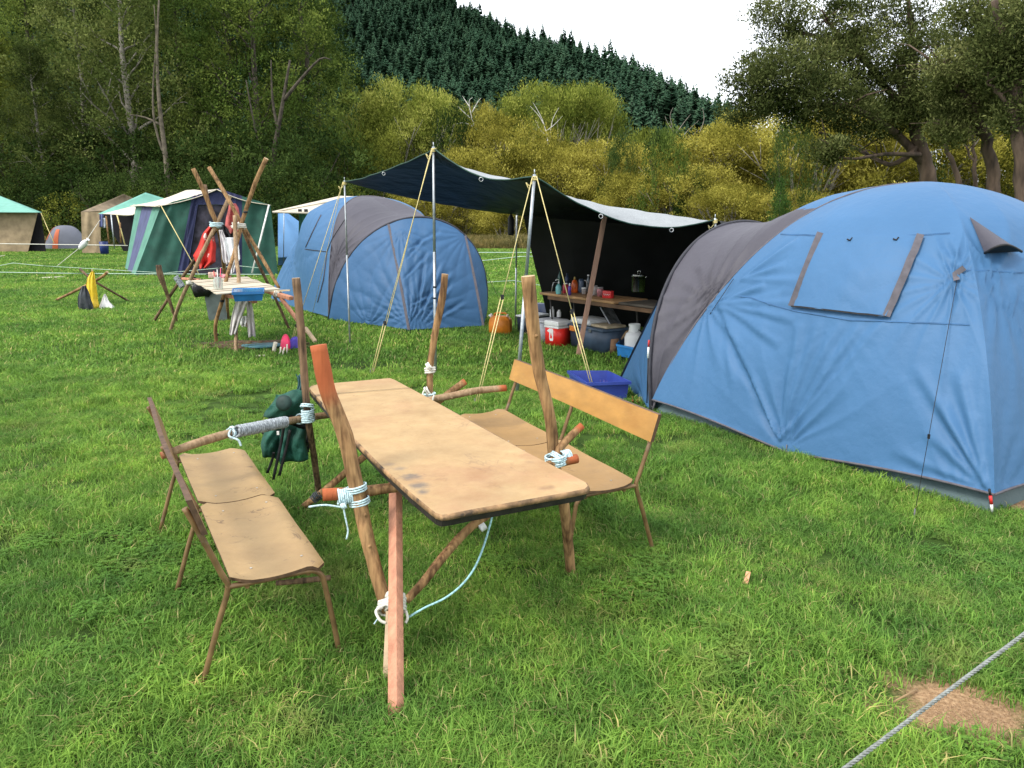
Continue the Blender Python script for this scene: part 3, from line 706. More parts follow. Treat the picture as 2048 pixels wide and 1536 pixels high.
def dead(px, d, lines, lb, r=.10, mt=WK):
    o = thing('dead_tree', ((px - 1024) / FPX * d, d, 0), lb, 'dead tree')
    for line in lines:
        mb = MB(); L = smooth_path([P(a, b, d) for a, b in line], 3); mb.tube(L, [r * (1 - .8 * i / (len(L) - 1)) for i in range(len(L))], 5, 0); mb.obj('limb', mt, o)
    mb = MB(); a, b = lines[0][0]; mb.tube([Vector(((px - 1024) / FPX * d, d, 0)), P(a, b, d)], [r * 1.5, r], 6, 0); mb.obj('trunk', mt, o)
dead(952, 69, [[(958, 275), (945, 240), (938, 205), (945, 195)], [(945, 240), (925, 222), (915, 212)], [(950, 255), (930, 246), (912, 248)], [(940, 215), (930, 200), (925, 192)], [(944, 225), (955, 205), (962, 196)], [(955, 265), (935, 262), (918, 266)]], 'leafless whitish limbs between the two rounded willows', .06)
dead(1098, 69, [[(1095, 275), (1085, 240), (1072, 215), (1066, 205)], [(1088, 250), (1078, 232), (1060, 212)], [(1100, 275), (1105, 240), (1118, 215)], [(1092, 262), (1108, 250), (1125, 232)], [(1095, 270), (1082, 262), (1070, 240)]], 'pale bare limbs inside the central willow', .05)
dead(1360, 68, [[(1352, 290), (1345, 255), (1340, 232), (1346, 215)], [(1350, 270), (1368, 245), (1382, 228)], [(1355, 285), (1375, 262), (1398, 240)], [(1347, 262), (1335, 245), (1330, 232)], [(1398, 268), (1408, 240), (1405, 215)], [(1365, 280), (1388, 268), (1405, 250)]], 'grey leafless tree at the foot of the pine hill', .05, BARK_G)
dead(1585, 51, [[(1582, 345), (1580, 310), (1572, 280), (1565, 262), (1560, 250)], [(1580, 305), (1594, 285), (1602, 262)], [(1576, 290), (1562, 275), (1556, 258)], [(1588, 330), (1600, 300), (1606, 280)]], 'grey leafless tree among the golden willows on the right', .08, BARK_G)
plant_tree('young_pine', 'yp', cone_tree(990, 4.2, 1.0, L_YPINE), ((1545 - 1024) / FPX * 38, 38, 0), .85, 0, 'small bright green pine above the grey tent vestibule', 'pine tree')
plant_tree('bush', 'gs', shrub(54, L_YPINE, 3, 2, 100, .26), ((1440 - 1024) / FPX * 60, 58, 4.0), 0.5, 0, 'small bright green bush low among the golden willows', 'bush')
for i, (px, d, s, top) in enumerate([(1215, 78, .9, 0), (1320, 66, 1.0, 0)]):
    plant_tree('green_tree', 'gt', forest_tree(71, leaf_mat('fresh_green_leaves', (.02, .04, .01), (.06, .10, .025), (.13, .18, .05)), BARK_D, 9, 2.8, .1, 160, .3), ((px - 1024) / FPX * d, d, 0), s, i, ['fresh green tree beside the tall central willow', 'green tree between the golden bushes under the hill'][i], 'tree')

for i, (px, d, s) in enumerate([(1760, 88, .62), (1880, 84, .7), (2000, 80, .8), (1640, 92, .5)]):
    plant_tree('forest_tree', 'ft2', FT[2], ((px - 1024) / FPX * d, d, 0), s, 2.1 * i, ['dark tree behind the golden willows between the kanuka trunks', 'dark tree behind the curved kanuka trunk', 'dark tree behind the rightmost kanuka trunk', 'low dark tree under the far reaching kanuka branch'][i], 'tree', 'dark trees behind the kanukas')
for i, (px, d, sx, sz_, k, lb) in enumerate([(1318, 51, .8, 2.1, 1, 'tall green bush in the gap between two golden willows'), (1560, 45, .55, 1.9, 0, 'narrow dark bush added to darken the gap beside the grey leafless tree on the right'), (1378, 50, .5, 1.2, 0, 'dark low bush added to darken the gap left of the large golden willow'), (915, 64, .8, 2.6, 0, 'dark tall bush added to darken the gap between the rounded willow and the golden ones'), (700, 66, 1.0, 2.8, 1, 'green bush at the left foot of the rounded willow'), (1235, 58, .5, 1.9, 0, 'dark bush added to darken the gap above the sagging tarpaulin edge')]):
    plant_tree('bush', 'sh%d' % k, SH[k], ((px - 1024) / FPX * d, d, 0), sx, i * 1.3, lb, 'bush', 'bushes among the golden willows', sz=sz_)  # the dark ones are added to stand for shaded gaps between crowns
for i, (px, d, s, k) in enumerate([(2180, 64, .8, 3), (2300, 70, .8, 0), (2440, 66, .75, 2), (2600, 74, .9, 0), (2800, 70, .9, 2), (-240, 70, .95, 0), (-360, 66, .9, 2)]):
    plant_tree('forest_tree', 'ft%d' % k, FT[k], ((px - 1024) / FPX * d, d, 0), s, 1.7 * i, 'leafy forest tree standing outside the picture to the %s' % ('right' if px > 0 else 'left'), 'tree', 'trees beyond the picture on the %s' % ('right' if px > 0 else 'left'))
# ---------------------------------------------------------------- rank grass at the field edge
L_RANK = grass_mat('rank_grass', (.10, .10, .03), (.24, .22, .08), (.36, .29, .14), .8, .55)
rank_p = [proto(blade_patch('rank_blades', 260, .55, .75, .022, .45, 40 + s, L_RANK, .35)) for s in range(3)]
gp = np.random.default_rng(8); pts = []; rz = []; sc_ = []; ix = []
for i in range(3800):
    px = gp.uniform(-150, 2200); d = 49 + 10 * gp.uniform() ** 1.3
    if px < 620: d += 5
    if px > 1300: d -= 8
    x = (px - 1024) / FPX * d
    pts.append((x, d, 0)); rz.append(gp.uniform(0, 6.28)); sc_.append(gp.uniform(.5, 1.1) * (1 + .5 * mn.noise(Vector((x * .3, d * .3, 0))))); ix.append(int(gp.integers(3)))
tag(scatter('rank_grass', pts, rz, sc_, ix, rank_p), 'long yellowing rank grass along the edge of the field', 'grass')

# ---------------------------------------------------------------- kanuka trees on the right
def kanuka(d, px, lines, blobs, lb, seed, r=.3, leafn=120, mt=None):
    o = thing('kanuka_tree', ((px - 1024) / FPX * d, d, 0), lb, 'tree', 'kanuka trees on the right')
    g = np.random.default_rng(seed)
    for j, (line, rr) in enumerate(lines):
        mb = MB(); L = [P(a, b, d + c) for a, b, c in line]
        if j == 0: L = [Vector((L[0].x + .1, L[0].y, -.2))] + L
        L = smooth_path(L, 4)
        L = [p + Vector((g.normal(0, .03), g.normal(0, .03), 0)) for p in L]
        mb.tube(L, [rr * (1 - .7 * i / (len(L) - 1)) for i in range(len(L))], 7, 0); mb.obj('trunk' if j == 0 else 'limb', BARK_K, o)
        if j:
            mb = MB()
            for w in range(5):
                s0 = L[int(g.integers(3, len(L)))]; e = s0 + Vector((g.normal(0, .8), g.normal(0, .8), g.uniform(0, .9))); mb.tube([s0, s0.lerp(e, .5) + Vector((0, 0, .1)), e], [rr * .3, rr * .2, .01], 4, 0)
            mb.obj('twig_spray', BARK_K, o)['kind'] = 'stuff'
    cs = []; cr = []; cvs = []
    for (bx, by, rx, ry, n_, dz) in blobs:           # flat-topped foliage pads
        c = P(bx, by, d + dz); sx = rx / FPX * d; sy = ry / FPX * d
        for k in range(n_):
            v = g.normal(0, 1, 3); v /= np.linalg.norm(v); q = g.uniform(.3, 1) ** .6
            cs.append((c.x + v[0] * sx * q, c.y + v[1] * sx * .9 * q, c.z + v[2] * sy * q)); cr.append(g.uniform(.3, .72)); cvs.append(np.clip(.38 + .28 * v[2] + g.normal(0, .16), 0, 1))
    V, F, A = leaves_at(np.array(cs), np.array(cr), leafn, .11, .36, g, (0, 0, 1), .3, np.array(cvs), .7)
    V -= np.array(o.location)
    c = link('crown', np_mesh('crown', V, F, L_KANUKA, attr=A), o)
    return o
kanuka(26, 1862, [([(1862, 400, 0), (1852, 330, 0), (1835, 270, 0), (1815, 200, 0), (1790, 140, 0)], .34),
                  ([(1850, 330, 0), (1800, 275, 0), (1740, 232, -1), (1680, 210, -1), (1620, 205, -1)], .16), ([(1838, 290, 0), (1780, 330, 0), (1700, 290, 1), (1640, 265, 1)], .10),
                  ([(1845, 310, 0), (1770, 308, -1), (1700, 318, -2), (1650, 300, -2)], .08), ([(1825, 230, 0), (1760, 160, 0), (1700, 90, 0), (1650, 40, 0)], .14), ([(1815, 200, 0), (1830, 120, 0), (1820, 40, 0), (1810, -30, 0)], .15), ([(1700, 95, 0), (1620, 70, 0), (1560, 50, 0)], .09)],
       [(1560, 40, 62, 42, 46, 0), (1600, 85, 40, 20, 14, 0), (1520, 120, 36, 26, 16, 0), (1580, 150, 90, 55, 70, -1), (1660, 130, 90, 60, 80, 0), (1540, 185, 58, 38, 40, -1), (1640, 190, 80, 40, 60, -1), (1750, 110, 90, 60, 80, 0), (1780, 180, 80, 50, 70, 0), (1860, 120, 70, 50, 50, 0), (1720, 235, 60, 32, 36, -1), (1660, 300, 30, 17, 22, -2), (1700, 5, 46, 22, 22, 0), (1800, 20, 60, 34, 30, 0), (1850, 210, 70, 40, 44, 0), (1500, 218, 46, 30, 24, -1), (1620, 225, 60, 26, 26, -1), (1690, 60, 60, 40, 30, 0), (1480, 165, 22, 18, 10, -1), (1775, 245, 60, 24, 26, 0)],
       'leaning dark kanuka tree whose branches reach farthest left over the willows', 101)
kanuka(23, 1975, [([(1982, 420, 0), (1988, 350, 0), (1972, 280, 0), (1945, 225, 0), (1920, 180, 0), (1890, 120, 0)], .24), ([(1945, 225, 0), (1975, 150, 0), (1960, 60, 0), (1965, -20, 0)], .13), ([(1920, 180, 0), (1880, 150, 0), (1850, 110, -.5)], .10), ([(1972, 270, 0), (1930, 262, 0), (1880, 240, 0)], .07)],
       [(1900, 150, 60, 40, 46, 0), (1960, 120, 60, 46, 50, 0), (1985, 40, 60, 40, 50, 0), (1930, 210, 56, 32, 40, 0), (1905, 260, 44, 22, 24, 0), (2000, 190, 50, 36, 36, 0), (1925, 15, 26, 24, 12, 0)],
       'kanuka with a curved reddish trunk just above the right tent', 102)
kanuka(21, 2050, [([(2052, 440, 0), (2046, 330, 0), (2036, 250, 0), (2030, 180, 0), (2010, 90, 0), (1990, 0, 0)], .27), ([(2030, 180, 0), (2060, 100, 0), (2080, 0, 0)], .12), ([(2036, 240, 0), (2000, 190, 0), (1975, 165, 0)], .08)],
       [(2030, 60, 70, 60, 60, 0), (2060, 150, 70, 50, 60, 0), (2010, 120, 40, 40, 30, 0), (2040, 230, 40, 30, 30, 0), (2100, 40, 60, 60, 40, 0), (2110, 260, 50, 50, 30, 0)],
       'kanuka with a thick trunk at the right edge of the picture', 103)
kanuka(30, 1925, [([(1925, 420, 0), (1912, 350, 0), (1890, 290, 0), (1876, 240, 0)], .16), ([(1890, 290, 0), (1915, 240, 0), (1935, 200, 0)], .09)], [(1885, 215, 50, 30, 30, 0), (1945, 240, 46, 30, 30, 0), (1880, 60, 50, 30, 26, 1)], 'slender kanuka between the two largest trunks', 104)
kanuka(29, 1950, [([(1950, 420, 0), (1952, 360, 0), (1948, 300, 0), (1940, 250, 0)], .12), ([(1950, 330, 0), (1930, 290, 0), (1915, 270, 0)], .05)], [(1935, 200, 40, 26, 20, 0)], 'thin kanuka stem left of the curved reddish trunk', 105)
# ---------------------------------------------------------------- dome tents
def fabric(name, col, trans=.18, var=.05, rough=.55, bump=.3, spec=.3):
    return mat(name, col, rough, var, 1.7, bump, 13, translucent=trans, spec=spec, detail=6)
BLUE = fabric('blue_nylon', (.060, .160, .315), .14, .03)
BLUE_D = fabric('blue_nylon_door', (.046, .128, .262), .14, .03)
GREYF = fabric('grey_nylon', (.080, .076, .094), .12, .04)
TRIM = mat('grey_binding', (.10, .092, .105), .8, .1, 20)
SKIRT = fabric('grey_green_groundsheet', (.085, .13, .135), .1, .15, .5)
BLACK = mat('black_webbing', (.012, .012, .014), .6, .2, 30)
INNER = mat('dark_inner', (.05, .055, .05), .9)
SILVER = mat('aluminium', (.62, .63, .64), .35, .06, 8, metal=.85)
GALV = mat('galvanised_pole', (.42, .45, .47), .45, .12, 12, .1, 60, metal=.7)
RED = mat('red_plastic', (.55, .03, .03), .4)
WHITE = mat('white_plastic', (.78, .78, .76), .4, .03)
def wrinkle(p, anchors, t, seed):
    """outward displacement: creases fanning out from the pulled points plus soft slack"""
    d = .012 * mn.noise(p * 1.3 + Vector((seed, 0, 0))) + .005 * mn.noise(Vector((p.dot(t) * 7, p.z * 2.2, seed)))
    for an in anchors:
        if len(an) == 4:                              # a straight tension crease from a to b
            a, b, amp, w = an; ab = b - a; L2 = ab.length_squared; tt = (p - a).dot(ab) / L2
            if not 0 < tt < 1: continue
            q = p - a - ab * tt; n_ = ab.normalized(); s_ = q.dot(t.cross(n_).cross(n_).normalized()) if t.cross(n_).length > .1 else q.z
            rho = q.length
            if rho > w * 5: continue
            sg = 1 if s_ > 0 else -1; ww = w * (.5 + tt); d += amp * math.sin(math.pi * tt) ** .5 * (math.exp(-(rho / ww) ** 2) - .55 * math.exp(-((rho * sg - ww * 1.6) / ww) ** 2))
            continue
        (a, Rr, amp, n, ph, lo, hi) = an
        v = p - a; rho = v.length
        if rho > Rr * 3: continue
        th = math.degrees(math.atan2(v.z, v.dot(t)))
        wdw = 1.0
        if lo is not None:
            c = (lo + hi) / 2; hw = (hi - lo) / 2; q = abs((th - c + 180) % 360 - 180)
            wdw = max(0, 1 - max(0, q - hw) / 25)
        s = math.sin(math.radians(th) * n + ph + 1.2 * mn.noise(p * 1.7 + Vector((ph, 0, 0)))); s = -abs(s) ** .7 + .45
        d += amp * s * wdw * math.exp(-rho / Rr) * min(1, rho / .12)
    return d
def panel(fn, nu, nv, anchors, t, seed, flip=False):
    """fn(u,v)->point; displaced along its normal. returns MB, BVH"""
    Pt = [[fn(i / nu, j / nv) for j in range(nv + 1)] for i in range(nu + 1)]
    if any(an[0] == 'px' for an in anchors):        # creases given by where they show in the photograph: find them on this cloth
        fl = [q for r_ in Pt for q in r_]; fc = [(i * (nv + 1) + j, (i + 1) * (nv + 1) + j, (i + 1) * (nv + 1) + j + 1, i * (nv + 1) + j + 1) for i in range(nu) for j in range(nv)]
        bv0 = BVHTree.FromPolygons(fl, fc); res = []
        for an in anchors:
            if an[0] != 'px': res.append(an); continue
            h0, h1 = hit(*an[1], [bv0], 0), hit(*an[2], [bv0], 0)
            if h0 is not None and h1 is not None: res.append((h0, h1, an[3], an[4]))
        anchors = res
    mb = MB(); vs = []
    for i in range(nu + 1):
        for j in range(nv + 1):
            a = Pt[min(i + 1, nu)][j] - Pt[max(i - 1, 0)][j]; b = Pt[i][min(j + 1, nv)] - Pt[i][max(j - 1, 0)]
            n = a.cross(b); n = n.normalized() if n.length > 1e-9 else Vector((0, 0, 1))
            if flip: n = -n
            e = min(1, min(i, nu - i) / 3) * min(1, j / 2 + .3)
            vs.append(Pt[i][j] + n * wrinkle(Pt[i][j], anchors, t, seed) * e)
    fs = [(i * (nv + 1) + j, (i + 1) * (nv + 1) + j, (i + 1) * (nv + 1) + j + 1, i * (nv + 1) + j + 1) for i in range(nu) for j in range(nv)]
    mb.add(vs, fs, 0, True)
    return mb, BVHTree.FromPolygons(mb.v, [tuple(f) for f in mb.f])
def hit(px, py, bvhs, off=.006):
    o = Vector((0, 0, CAMH)); d = ray(px, py).normalized(); best = None
    for b in bvhs:
        h = b.ray_cast(o, d)
        if h[0] is not None and (best is None or h[3] < best[3]): best = h
    if best is None: return None
    n = best[1] if best[1].dot(d) < 0 else -best[1]
    return best[0] + n * off
def strip_on(mb, pix, bvhs, w, off=.008, n=10, seg=None):
    """a flat ribbon laid on a surface along a pixel polyline"""
    pts = []
    for (a, b) in zip(pix[:-1], pix[1:]):
        for i in range(n): pts.append((a[0] + (b[0] - a[0]) * i / n, a[1] + (b[1] - a[1]) * i / n))
    pts.append(pix[-1]); W = [hit(x, y, bvhs, off) for x, y in pts]; W = [q for q in W if q is not None]
    if len(W) < 2: return
    o = Vector((0, 0, CAMH)); L = []; Rr = []
    for i, q in enumerate(W):
        t = (W[min(i + 1, len(W) - 1)] - W[max(i - 1, 0)]).normalized(); s = t.cross((q - o).normalized()).normalized() * w / 2
        L.append(q + s); Rr.append(q - s)
    mb.add(L + Rr, [(i, i + 1, len(W) + i + 1, len(W) + i) for i in range(len(W) - 1)], 0, True)
def peg(parent, p, lean=(0, 0), col=None):
    m = MB(); m.tube([p + Vector((lean[0] * .1, lean[1] * .1, .06)), p - Vector((0, 0, .1))], .005, 5); m.obj('peg', col or mat('dull_peg', (.12, .12, .12), .5), parent)
def dome_tent(name, Fm, Fp, Cp, C, Hd, arch_top, Km, Kp, label, wr, seed, pegs_mid=True, hem=.09, doorq=(.3, .7), archq=(.32, .68), sad=.16, blue_top=None):
    O = (Fm + Fp + C + Cp) / 4
    T = thing(name, (O.x, O.y, 0), label, 'tent', 'blue dome tents with grey vestibules')
    Rm = ((Fm - O).length * .80 + ((Fm + C) / 2 - O).length * .42) * .86
    def wall(P0, P1, scallop=True):
        def fn(u, k):
            ph = k * math.pi / 2; r = math.cos(ph) * (1 - .10 * math.sin(2 * ph)); b = P0.lerp(P1, u); dirv = (b - O); dirv.z = 0
            e = O + dirv.normalized() * Rm; m = min(1, k * 1.5) ** 1.5 * .85
            q = O + ((b - O) * (1 - m) + (e - O) * m) * r; q.z = Hd * math.sin(ph)
            if scallop: q.z += (hem * abs(math.cos(math.pi * u)) ** 1.1 + .02) * (1 - k) ** 10
            return q
        return fn
    bv = {}
    def side(nm, P0, P1, key, anchors, nu=90, nv=70, mt=BLUE):
        t = (P1 - P0); t.z = 0; t.normalize()
        m, b = panel(wall(P0, P1), nu, nv, anchors, t, seed + len(bv)); bv[key] = b; return m.obj(nm, mt, T)
    side('side_panel', Fm, C, 'near', wr.get('near', []), 220, 150); side('end_panel', C, Cp, 'end', wr.get('end', []), 70, 60); side('side_panel', Cp, Fp, 'rear', wr.get('rear', []), 90, 70)
    # grey roof panel between the dome's front ridge and the vestibule arch
    fw1, fw2 = wall(Fm, C, False), wall(Cp, Fp, False)
    def D(q): return fw1(0, q * 2) if q <= .5 else fw2(1, (1 - q) * 2)
    def A(q):
        a = math.pi * q; base = Fm.lerp(Fp, .5 - .5 * math.copysign(abs(math.cos(a)) ** 1.0, math.cos(a))); s = math.sin(a) ** .88
        off = arch_top - Fm.lerp(Fp, .5); return base + Vector((off.x * s, off.y * s, arch_top.z * s))
    def grey(q, s):
        a, d = A(q), D(q); p = a.lerp(d, s); ss = s * s * (3 - 2 * s)
        p.z = a.z + (d.z - a.z) * (ss * .7 + s * .3) - sad * math.sin(math.pi * min(1, s * 1.25)) * math.sin(math.pi * q) ** 2
        return p
    tv = (Fp - Fm).normalized(); ux = (C - Fm).normalized()
    m, bv['grey'] = panel(grey, 140, 90, wr.get('grey', []), ux, seed + 9, True); m.mi = [1 if (blue_top and sum(m.v[k].z for k in f) / 4 > blue_top) else 0 for f in m.f]; m.obj('vestibule_roof', [GREYF, BLUE], T)
    K = [Fm, Km, Kp, Fp]
    def B(q):
        q0, q1 = doorq
        if q < q0: return Fm.lerp(Km, q / q0)
        if q < q1: return Km.lerp(Kp, (q - q0) / (q1 - q0))
        return Kp.lerp(Fp, (q - q1) / (1 - q1))
    def aq(q):
        q0, q1 = doorq; a0, a1 = archq
        return q / q0 * a0 if q < q0 else (a0 + (q - q0) / (q1 - q0) * (a1 - a0) if q < q1 else a1 + (q - q1) / (1 - q1) * (1 - a1))
    def door(q, s):
        a, b = A(aq(q)), B(q); p = a.lerp(b, s); p.z = a.z * (1 - s) + .03 * s
        bul = -.03 * math.sin(math.pi * s); return p - ux * bul * -1
    for (qa, qb, nm) in ((0, doorq[0], 'vestibule_side'), (doorq[0], doorq[1], 'door_panel'), (doorq[1], 1, 'vestibule_side')):
        m, bb = panel(lambda u, s: door(qa + (qb - qa) * u, s), 70, 90, wr.get('door', []), tv, seed + 20 + qa, True); bv['door%g' % qa] = bb; m.obj(nm, BLUE_D, T)
    for q in doorq:
        m = MB(); L = [door(q, s / 24) - ux * .012 for s in range(25)]
        m.add([p + tv * .022 for p in L] + [p - tv * .022 for p in L], [(i, i + 1, 26 + i, 25 + i) for i in range(24)], 0, True); m.obj('zip_strip', TRIM, T)
    m = MB(); m.tube([A(i / 60) for i in range(61)], .018, 8); m.obj('arch_sleeve', mat('dark_pole_sleeve', (.035, .035, .045), .7, .1, 20), T)
    m = MB()
    for P0, w in ((fw1, 0), (fw2, 1)): m.tube([w and P0(1, i / 40) or P0(0, i / 40) for i in range(41)], .010, 6)
    m.obj('ridge_sleeve', TRIM, T)
    for P0, P1 in ((Fm, C), (C, Cp)):
        f = wall(P0, P1); m = MB(); m.tube([f(i / 60, 0) for i in range(61)], .009, 6); m.obj('hem_binding', TRIM, T)
    # groundsheet skirt shows under the raised hem
    for P0, P1, key in ((Fm, C, 0), (C, Cp, 1), (Cp, Fp, 2), (Fm, Km, 3), (Km, Kp, 3), (Kp, Fp, 3)):
        m = MB()
        def sk(u, v):
            b = P0.lerp(P1, u); inn = (O - b); inn.z = 0; inn.normalize(); q = b + inn * (.03 + .10 * v) ; q.z = -.005 + .16 * v + .01 * math.sin(u * 40) * v; return q
        m.grid(sk, 40, 4); m.obj('groundsheet_edge', SKIRT, T)
    o = T
    pl = [Fm, C, Cp, Fp, (Fm + C) / 2]
    for q in pl: peg(T, Vector((q.x, q.y, .02)))
    return T, bv, A, door
# right tent ---------------------------------------------------------
FmA = G(1303, 828); CA = G(1983, 1032); uA = (CA - FmA).normalized(); vA = Vector((-uA.y, uA.x, 0))
FpA = FmA + vA * 3.1; CpA = CA + vA * 3.1
wrA = dict(near=[], grey=[], end=[], door=[])
def pre(px, py, d): return P(px, py, d)
midA = (FmA + CA) / 2
wrA['near'] = [(Vector((midA.x, midA.y, .05)), .55, .045, 9, .4, 50, 140), (pre(1437, 604, 6.95), .45, .05, 8, 1.0, -80, 20), (pre(1770, 640, 5.9), .35, .025, 9, 2, 200, 330), (pre(1930, 560, 5.3), .35, .04, 8, .5, None, None),
                (pre(1970, 985, 4.7), .4, .02, 9, 1, None, None), (pre(1500, 545, 6.9), .28, .04, 9, 2.5, 120, 250)]
wrA['grey'] = [(pre(1440, 600, 6.9), .45, .05, 9, .3, None, None), (FmA, .9, .03, 12, .8, None, None)]
wrA['end'] = [(pre(1930, 560, 5.3), .6, .05, 9, .3, None, None), (CA, .5, .03, 9, 0, None, None)]
wrA['door'] = [(FmA, .5, .03, 9, 0, None, None)]
KmA = G(1262, 790); KpA = KmA + (FpA - FmA) * .30 + Vector((-.25, .35, 0)); KmA = G(1241, 765)
archA = (FmA + FpA) / 2 - uA * .34 + Vector((0, 0, 1.79))
def cr(k, p0, p1, amp, w, W=wrA): W[k].append(('px', p0, p1, amp, w))
for p1_, am in (((1437, 604), .035), ((1455, 640), .026), ((1485, 700), .02), ((1500, 760), .014)): cr('near', (1560, 880), p1_, am, .034)
for p1_, am in (((1772, 642), .026), ((1722, 650), .022), ((1680, 645), .014), ((1640, 640), .018), ((1600, 645), .014), ((1580, 720), .014)): cr('near', (1560, 880), p1_, am, .030)
for p1_, am in (((1590, 640), .026), ((1560, 690), .022), ((1530, 570), .026), ((1600, 606), .018), ((1560, 590), .02), ((1500, 780), .018), ((1470, 780), .014)): cr('near', (1437, 606), p1_, am, .026)
for p1_, am in (((1600, 480), .02), ((1570, 530), .022), ((1600, 560), .014)): cr('near', (1480, 560), p1_, am, .026)
for p1_, am in (((1830, 730), .018), ((1880, 800), .022), ((1915, 740), .022), ((1850, 860), .016), ((1780, 900), .012)): cr('near', (1976, 980), p1_, am, .028)
for p1_, am in (((1690, 520), .014), ((1680, 580), .012), ((1720, 480), .01)): cr('near', (1772, 634), p1_, am, .022)
for p1_ in ((1900, 470), (1885, 500), (1910, 640), (1870, 600)): cr('near', (1925, 545), p1_, .018, .022)
for p1_ in ((2040, 600), (2020, 680), (2040, 500), (1985, 700)): cr('end', (1940, 556), p1_, .02, .025)
for p1_ in ((2040, 900), (2030, 820), (2000, 780)): cr('end', (1986, 985), p1_, .02, .025)
for p1_ in ((1345, 560), (1332, 600), (1325, 640), (1335, 690), (1380, 590), (1390, 660)): cr('grey', (1438, 604), p1_, .024, .022)
for a_, b_ in (((1400, 500), (1500, 560)), ((1430, 480), (1530, 520)), ((1470, 466), (1570, 490)), ((1385, 530), (1450, 570)), ((1320, 700), (1400, 690)), ((1315, 740), (1370, 720)), ((1500, 470), (1600, 470))): cr('grey', a_, b_, .016, .026)
TA, bvA, arcA, doorA = dome_tent('dome_tent', FmA, FpA, CpA, CA, 2.11, archA, KmA, KmA + vA * 1.5 - uA * .1, 'large blue dome tent with grey vestibule roof filling the right side', wrA, 1, hem=.12, sad=.06, blue_top=1.90)
bl = list(bvA.values()); bn = [bvA['near']]
FL = [(1645, 470), (1842, 474), (1776, 636), (1588, 614)]
def flap(parent, quad, bvs, mt, off=.018, n=14, name='window_flap'):
    m = MB()
    def fn(u, v):
        a = (quad[0][0] + (quad[1][0] - quad[0][0]) * u, quad[0][1] + (quad[1][1] - quad[0][1]) * u); b = (quad[3][0] + (quad[2][0] - quad[3][0]) * u, quad[3][1] + (quad[2][1] - quad[3][1]) * u)
        q = hit(a[0] + (b[0] - a[0]) * v, a[1] + (b[1] - a[1]) * v, bvs, off + .012 * v + .008 * math.sin(u * 9 + v * 5) * v)
        return q if q is not None else P(a[0], a[1], 6)
    m.grid(fn, n, n); return m.obj(name, mt, parent)
f1 = flap(TA, FL, bn, BLUE)
for a, b in ((0, 3), (1, 2)):
    m = MB(); strip_on(m, [FL[a], FL[b]], bn, .05, .034); m.obj('flap_binding', TRIM, f1)
m = MB(); strip_on(m, [FL[3], FL[2]], bn, .012, .036); m.obj('flap_hem', BLACK, f1)
for x in (1702, 1792):
    m = MB(); q = hit(x, 480, bn, .03); m.tube([q + Vector((-.02, 0, -.01)), q + Vector((.0, -.01, -.02)), q + Vector((.02, 0, 0))], .006, 5); m.obj('toggle', BLACK, f1)
for line in ([(1562, 470), (1640, 472), (1760, 476), (1900, 468)], [(1480, 590), (1590, 622), (1700, 640), (1940, 650)]):
    m = MB(); strip_on(m, line, bn, .008, .010, 30); m.obj('seam', mat('blue_seam', (.05, .14, .30), .6), TA)
m = MB(); strip_on(m, [(1925, 540), (2046, 546)], bl, .008, .004, 14); m.obj('seam', mat('blue_seam', (.05, .14, .30), .6), TA)
# vent hood
vh = [hit(1938, 436, bl, .01), hit(1968, 512, bl, .03), hit(2030, 510, bl, .05)]
m = MB()
def hood(u, v):
    a = vh[0]; b = vh[1].lerp(vh[2], u); q = a.lerp(b, v); n = (Vector((0, 0, CAMH)) - q).normalized(); return q + n * (.14 * math.sin(math.pi * u) * v ** 1.3) + Vector((0, 0, .05 * math.sin(math.pi * u) * v))
m.grid(hood, 12, 10); vo = m.obj('vent_hood', GREYF, TA)
m = MB(); m.tube([hood(i / 12, 1) for i in range(13)], .010, 6); m.obj('hood_rim', BLACK, vo)
m = MB(); m.add([hood(i / 12, .98) for i in range(13)] + [vh[1].lerp(vh[2], i / 12) for i in range(13)], [(i, i + 1, 14 + i, 13 + i) for i in range(12)]); m.obj('vent_mesh', BLACK, vo)
m = MB(); strip_on(m, [(1924, 540), (1915, 560)], bl, .04, .03, 2); m.obj('guy_tab', TRIM, TA)
def cord(nm, pts, r, mt, parent=None, n=5):
    m = MB(); m.tube(pts, r, n); return m.obj(nm, mt, parent)
g0_ = hit(1915, 560, bl, .02); cord('guy_line', [g0_, G(1828, 1036)], .0022, BLACK, TA); peg(TA, G(1828, 1036))
m = MB(); q = g0_.lerp(G(1828, 1036), .68); m.box(q, (.012, .012, .03)); m.obj('guy_slider', BLACK, TA)
cord('guy_line', [hit(1470, 560, bl, .02) or P(1470, 560, 7), hit(1440, 604, bl, .02) or P(1440, 604, 7), P(1322, 776, 7.1)], .003, BLACK, TA)
a0 = Vector((FmA.x, FmA.y, 0)) + Vector((-.02, -.02, 0))
cord('pole_end', [P(1294, 806, a0.y), P(1296, 716, a0.y + .0)], .006, BLACK, TA); cord('pole_ferrule', [P(1296, 716, a0.y), P(1297, 694, a0.y)], .010, WHITE, TA); cord('red_tip', [P(1297, 694, a0.y), P(1298, 680, a0.y)], .009, RED, TA)
for px, py in ((1982, 985),):
    q = CA; cord('pole_end', [P(1979, 978, q.y - .06), P(1981, 992, q.y - .06)], .008, BLACK, TA); cord('red_tip', [P(1981, 992, q.y - .07), P(1983, 1008, q.y - .07)], .010, RED, TA); cord('pole_ferrule', [P(1983, 1008, q.y - .07), P(1984, 1022, q.y - .07)], .009, WHITE, TA)
rg = MB(); rg.tube([G(1272 + 9 * math.cos(i), 800 + 6 * math.sin(i * 1.7), .04 + .02 * math.sin(i * 2.1)) for i in range(14)], .008, 5); rg.obj('red_guy_webbing', RED, TA)
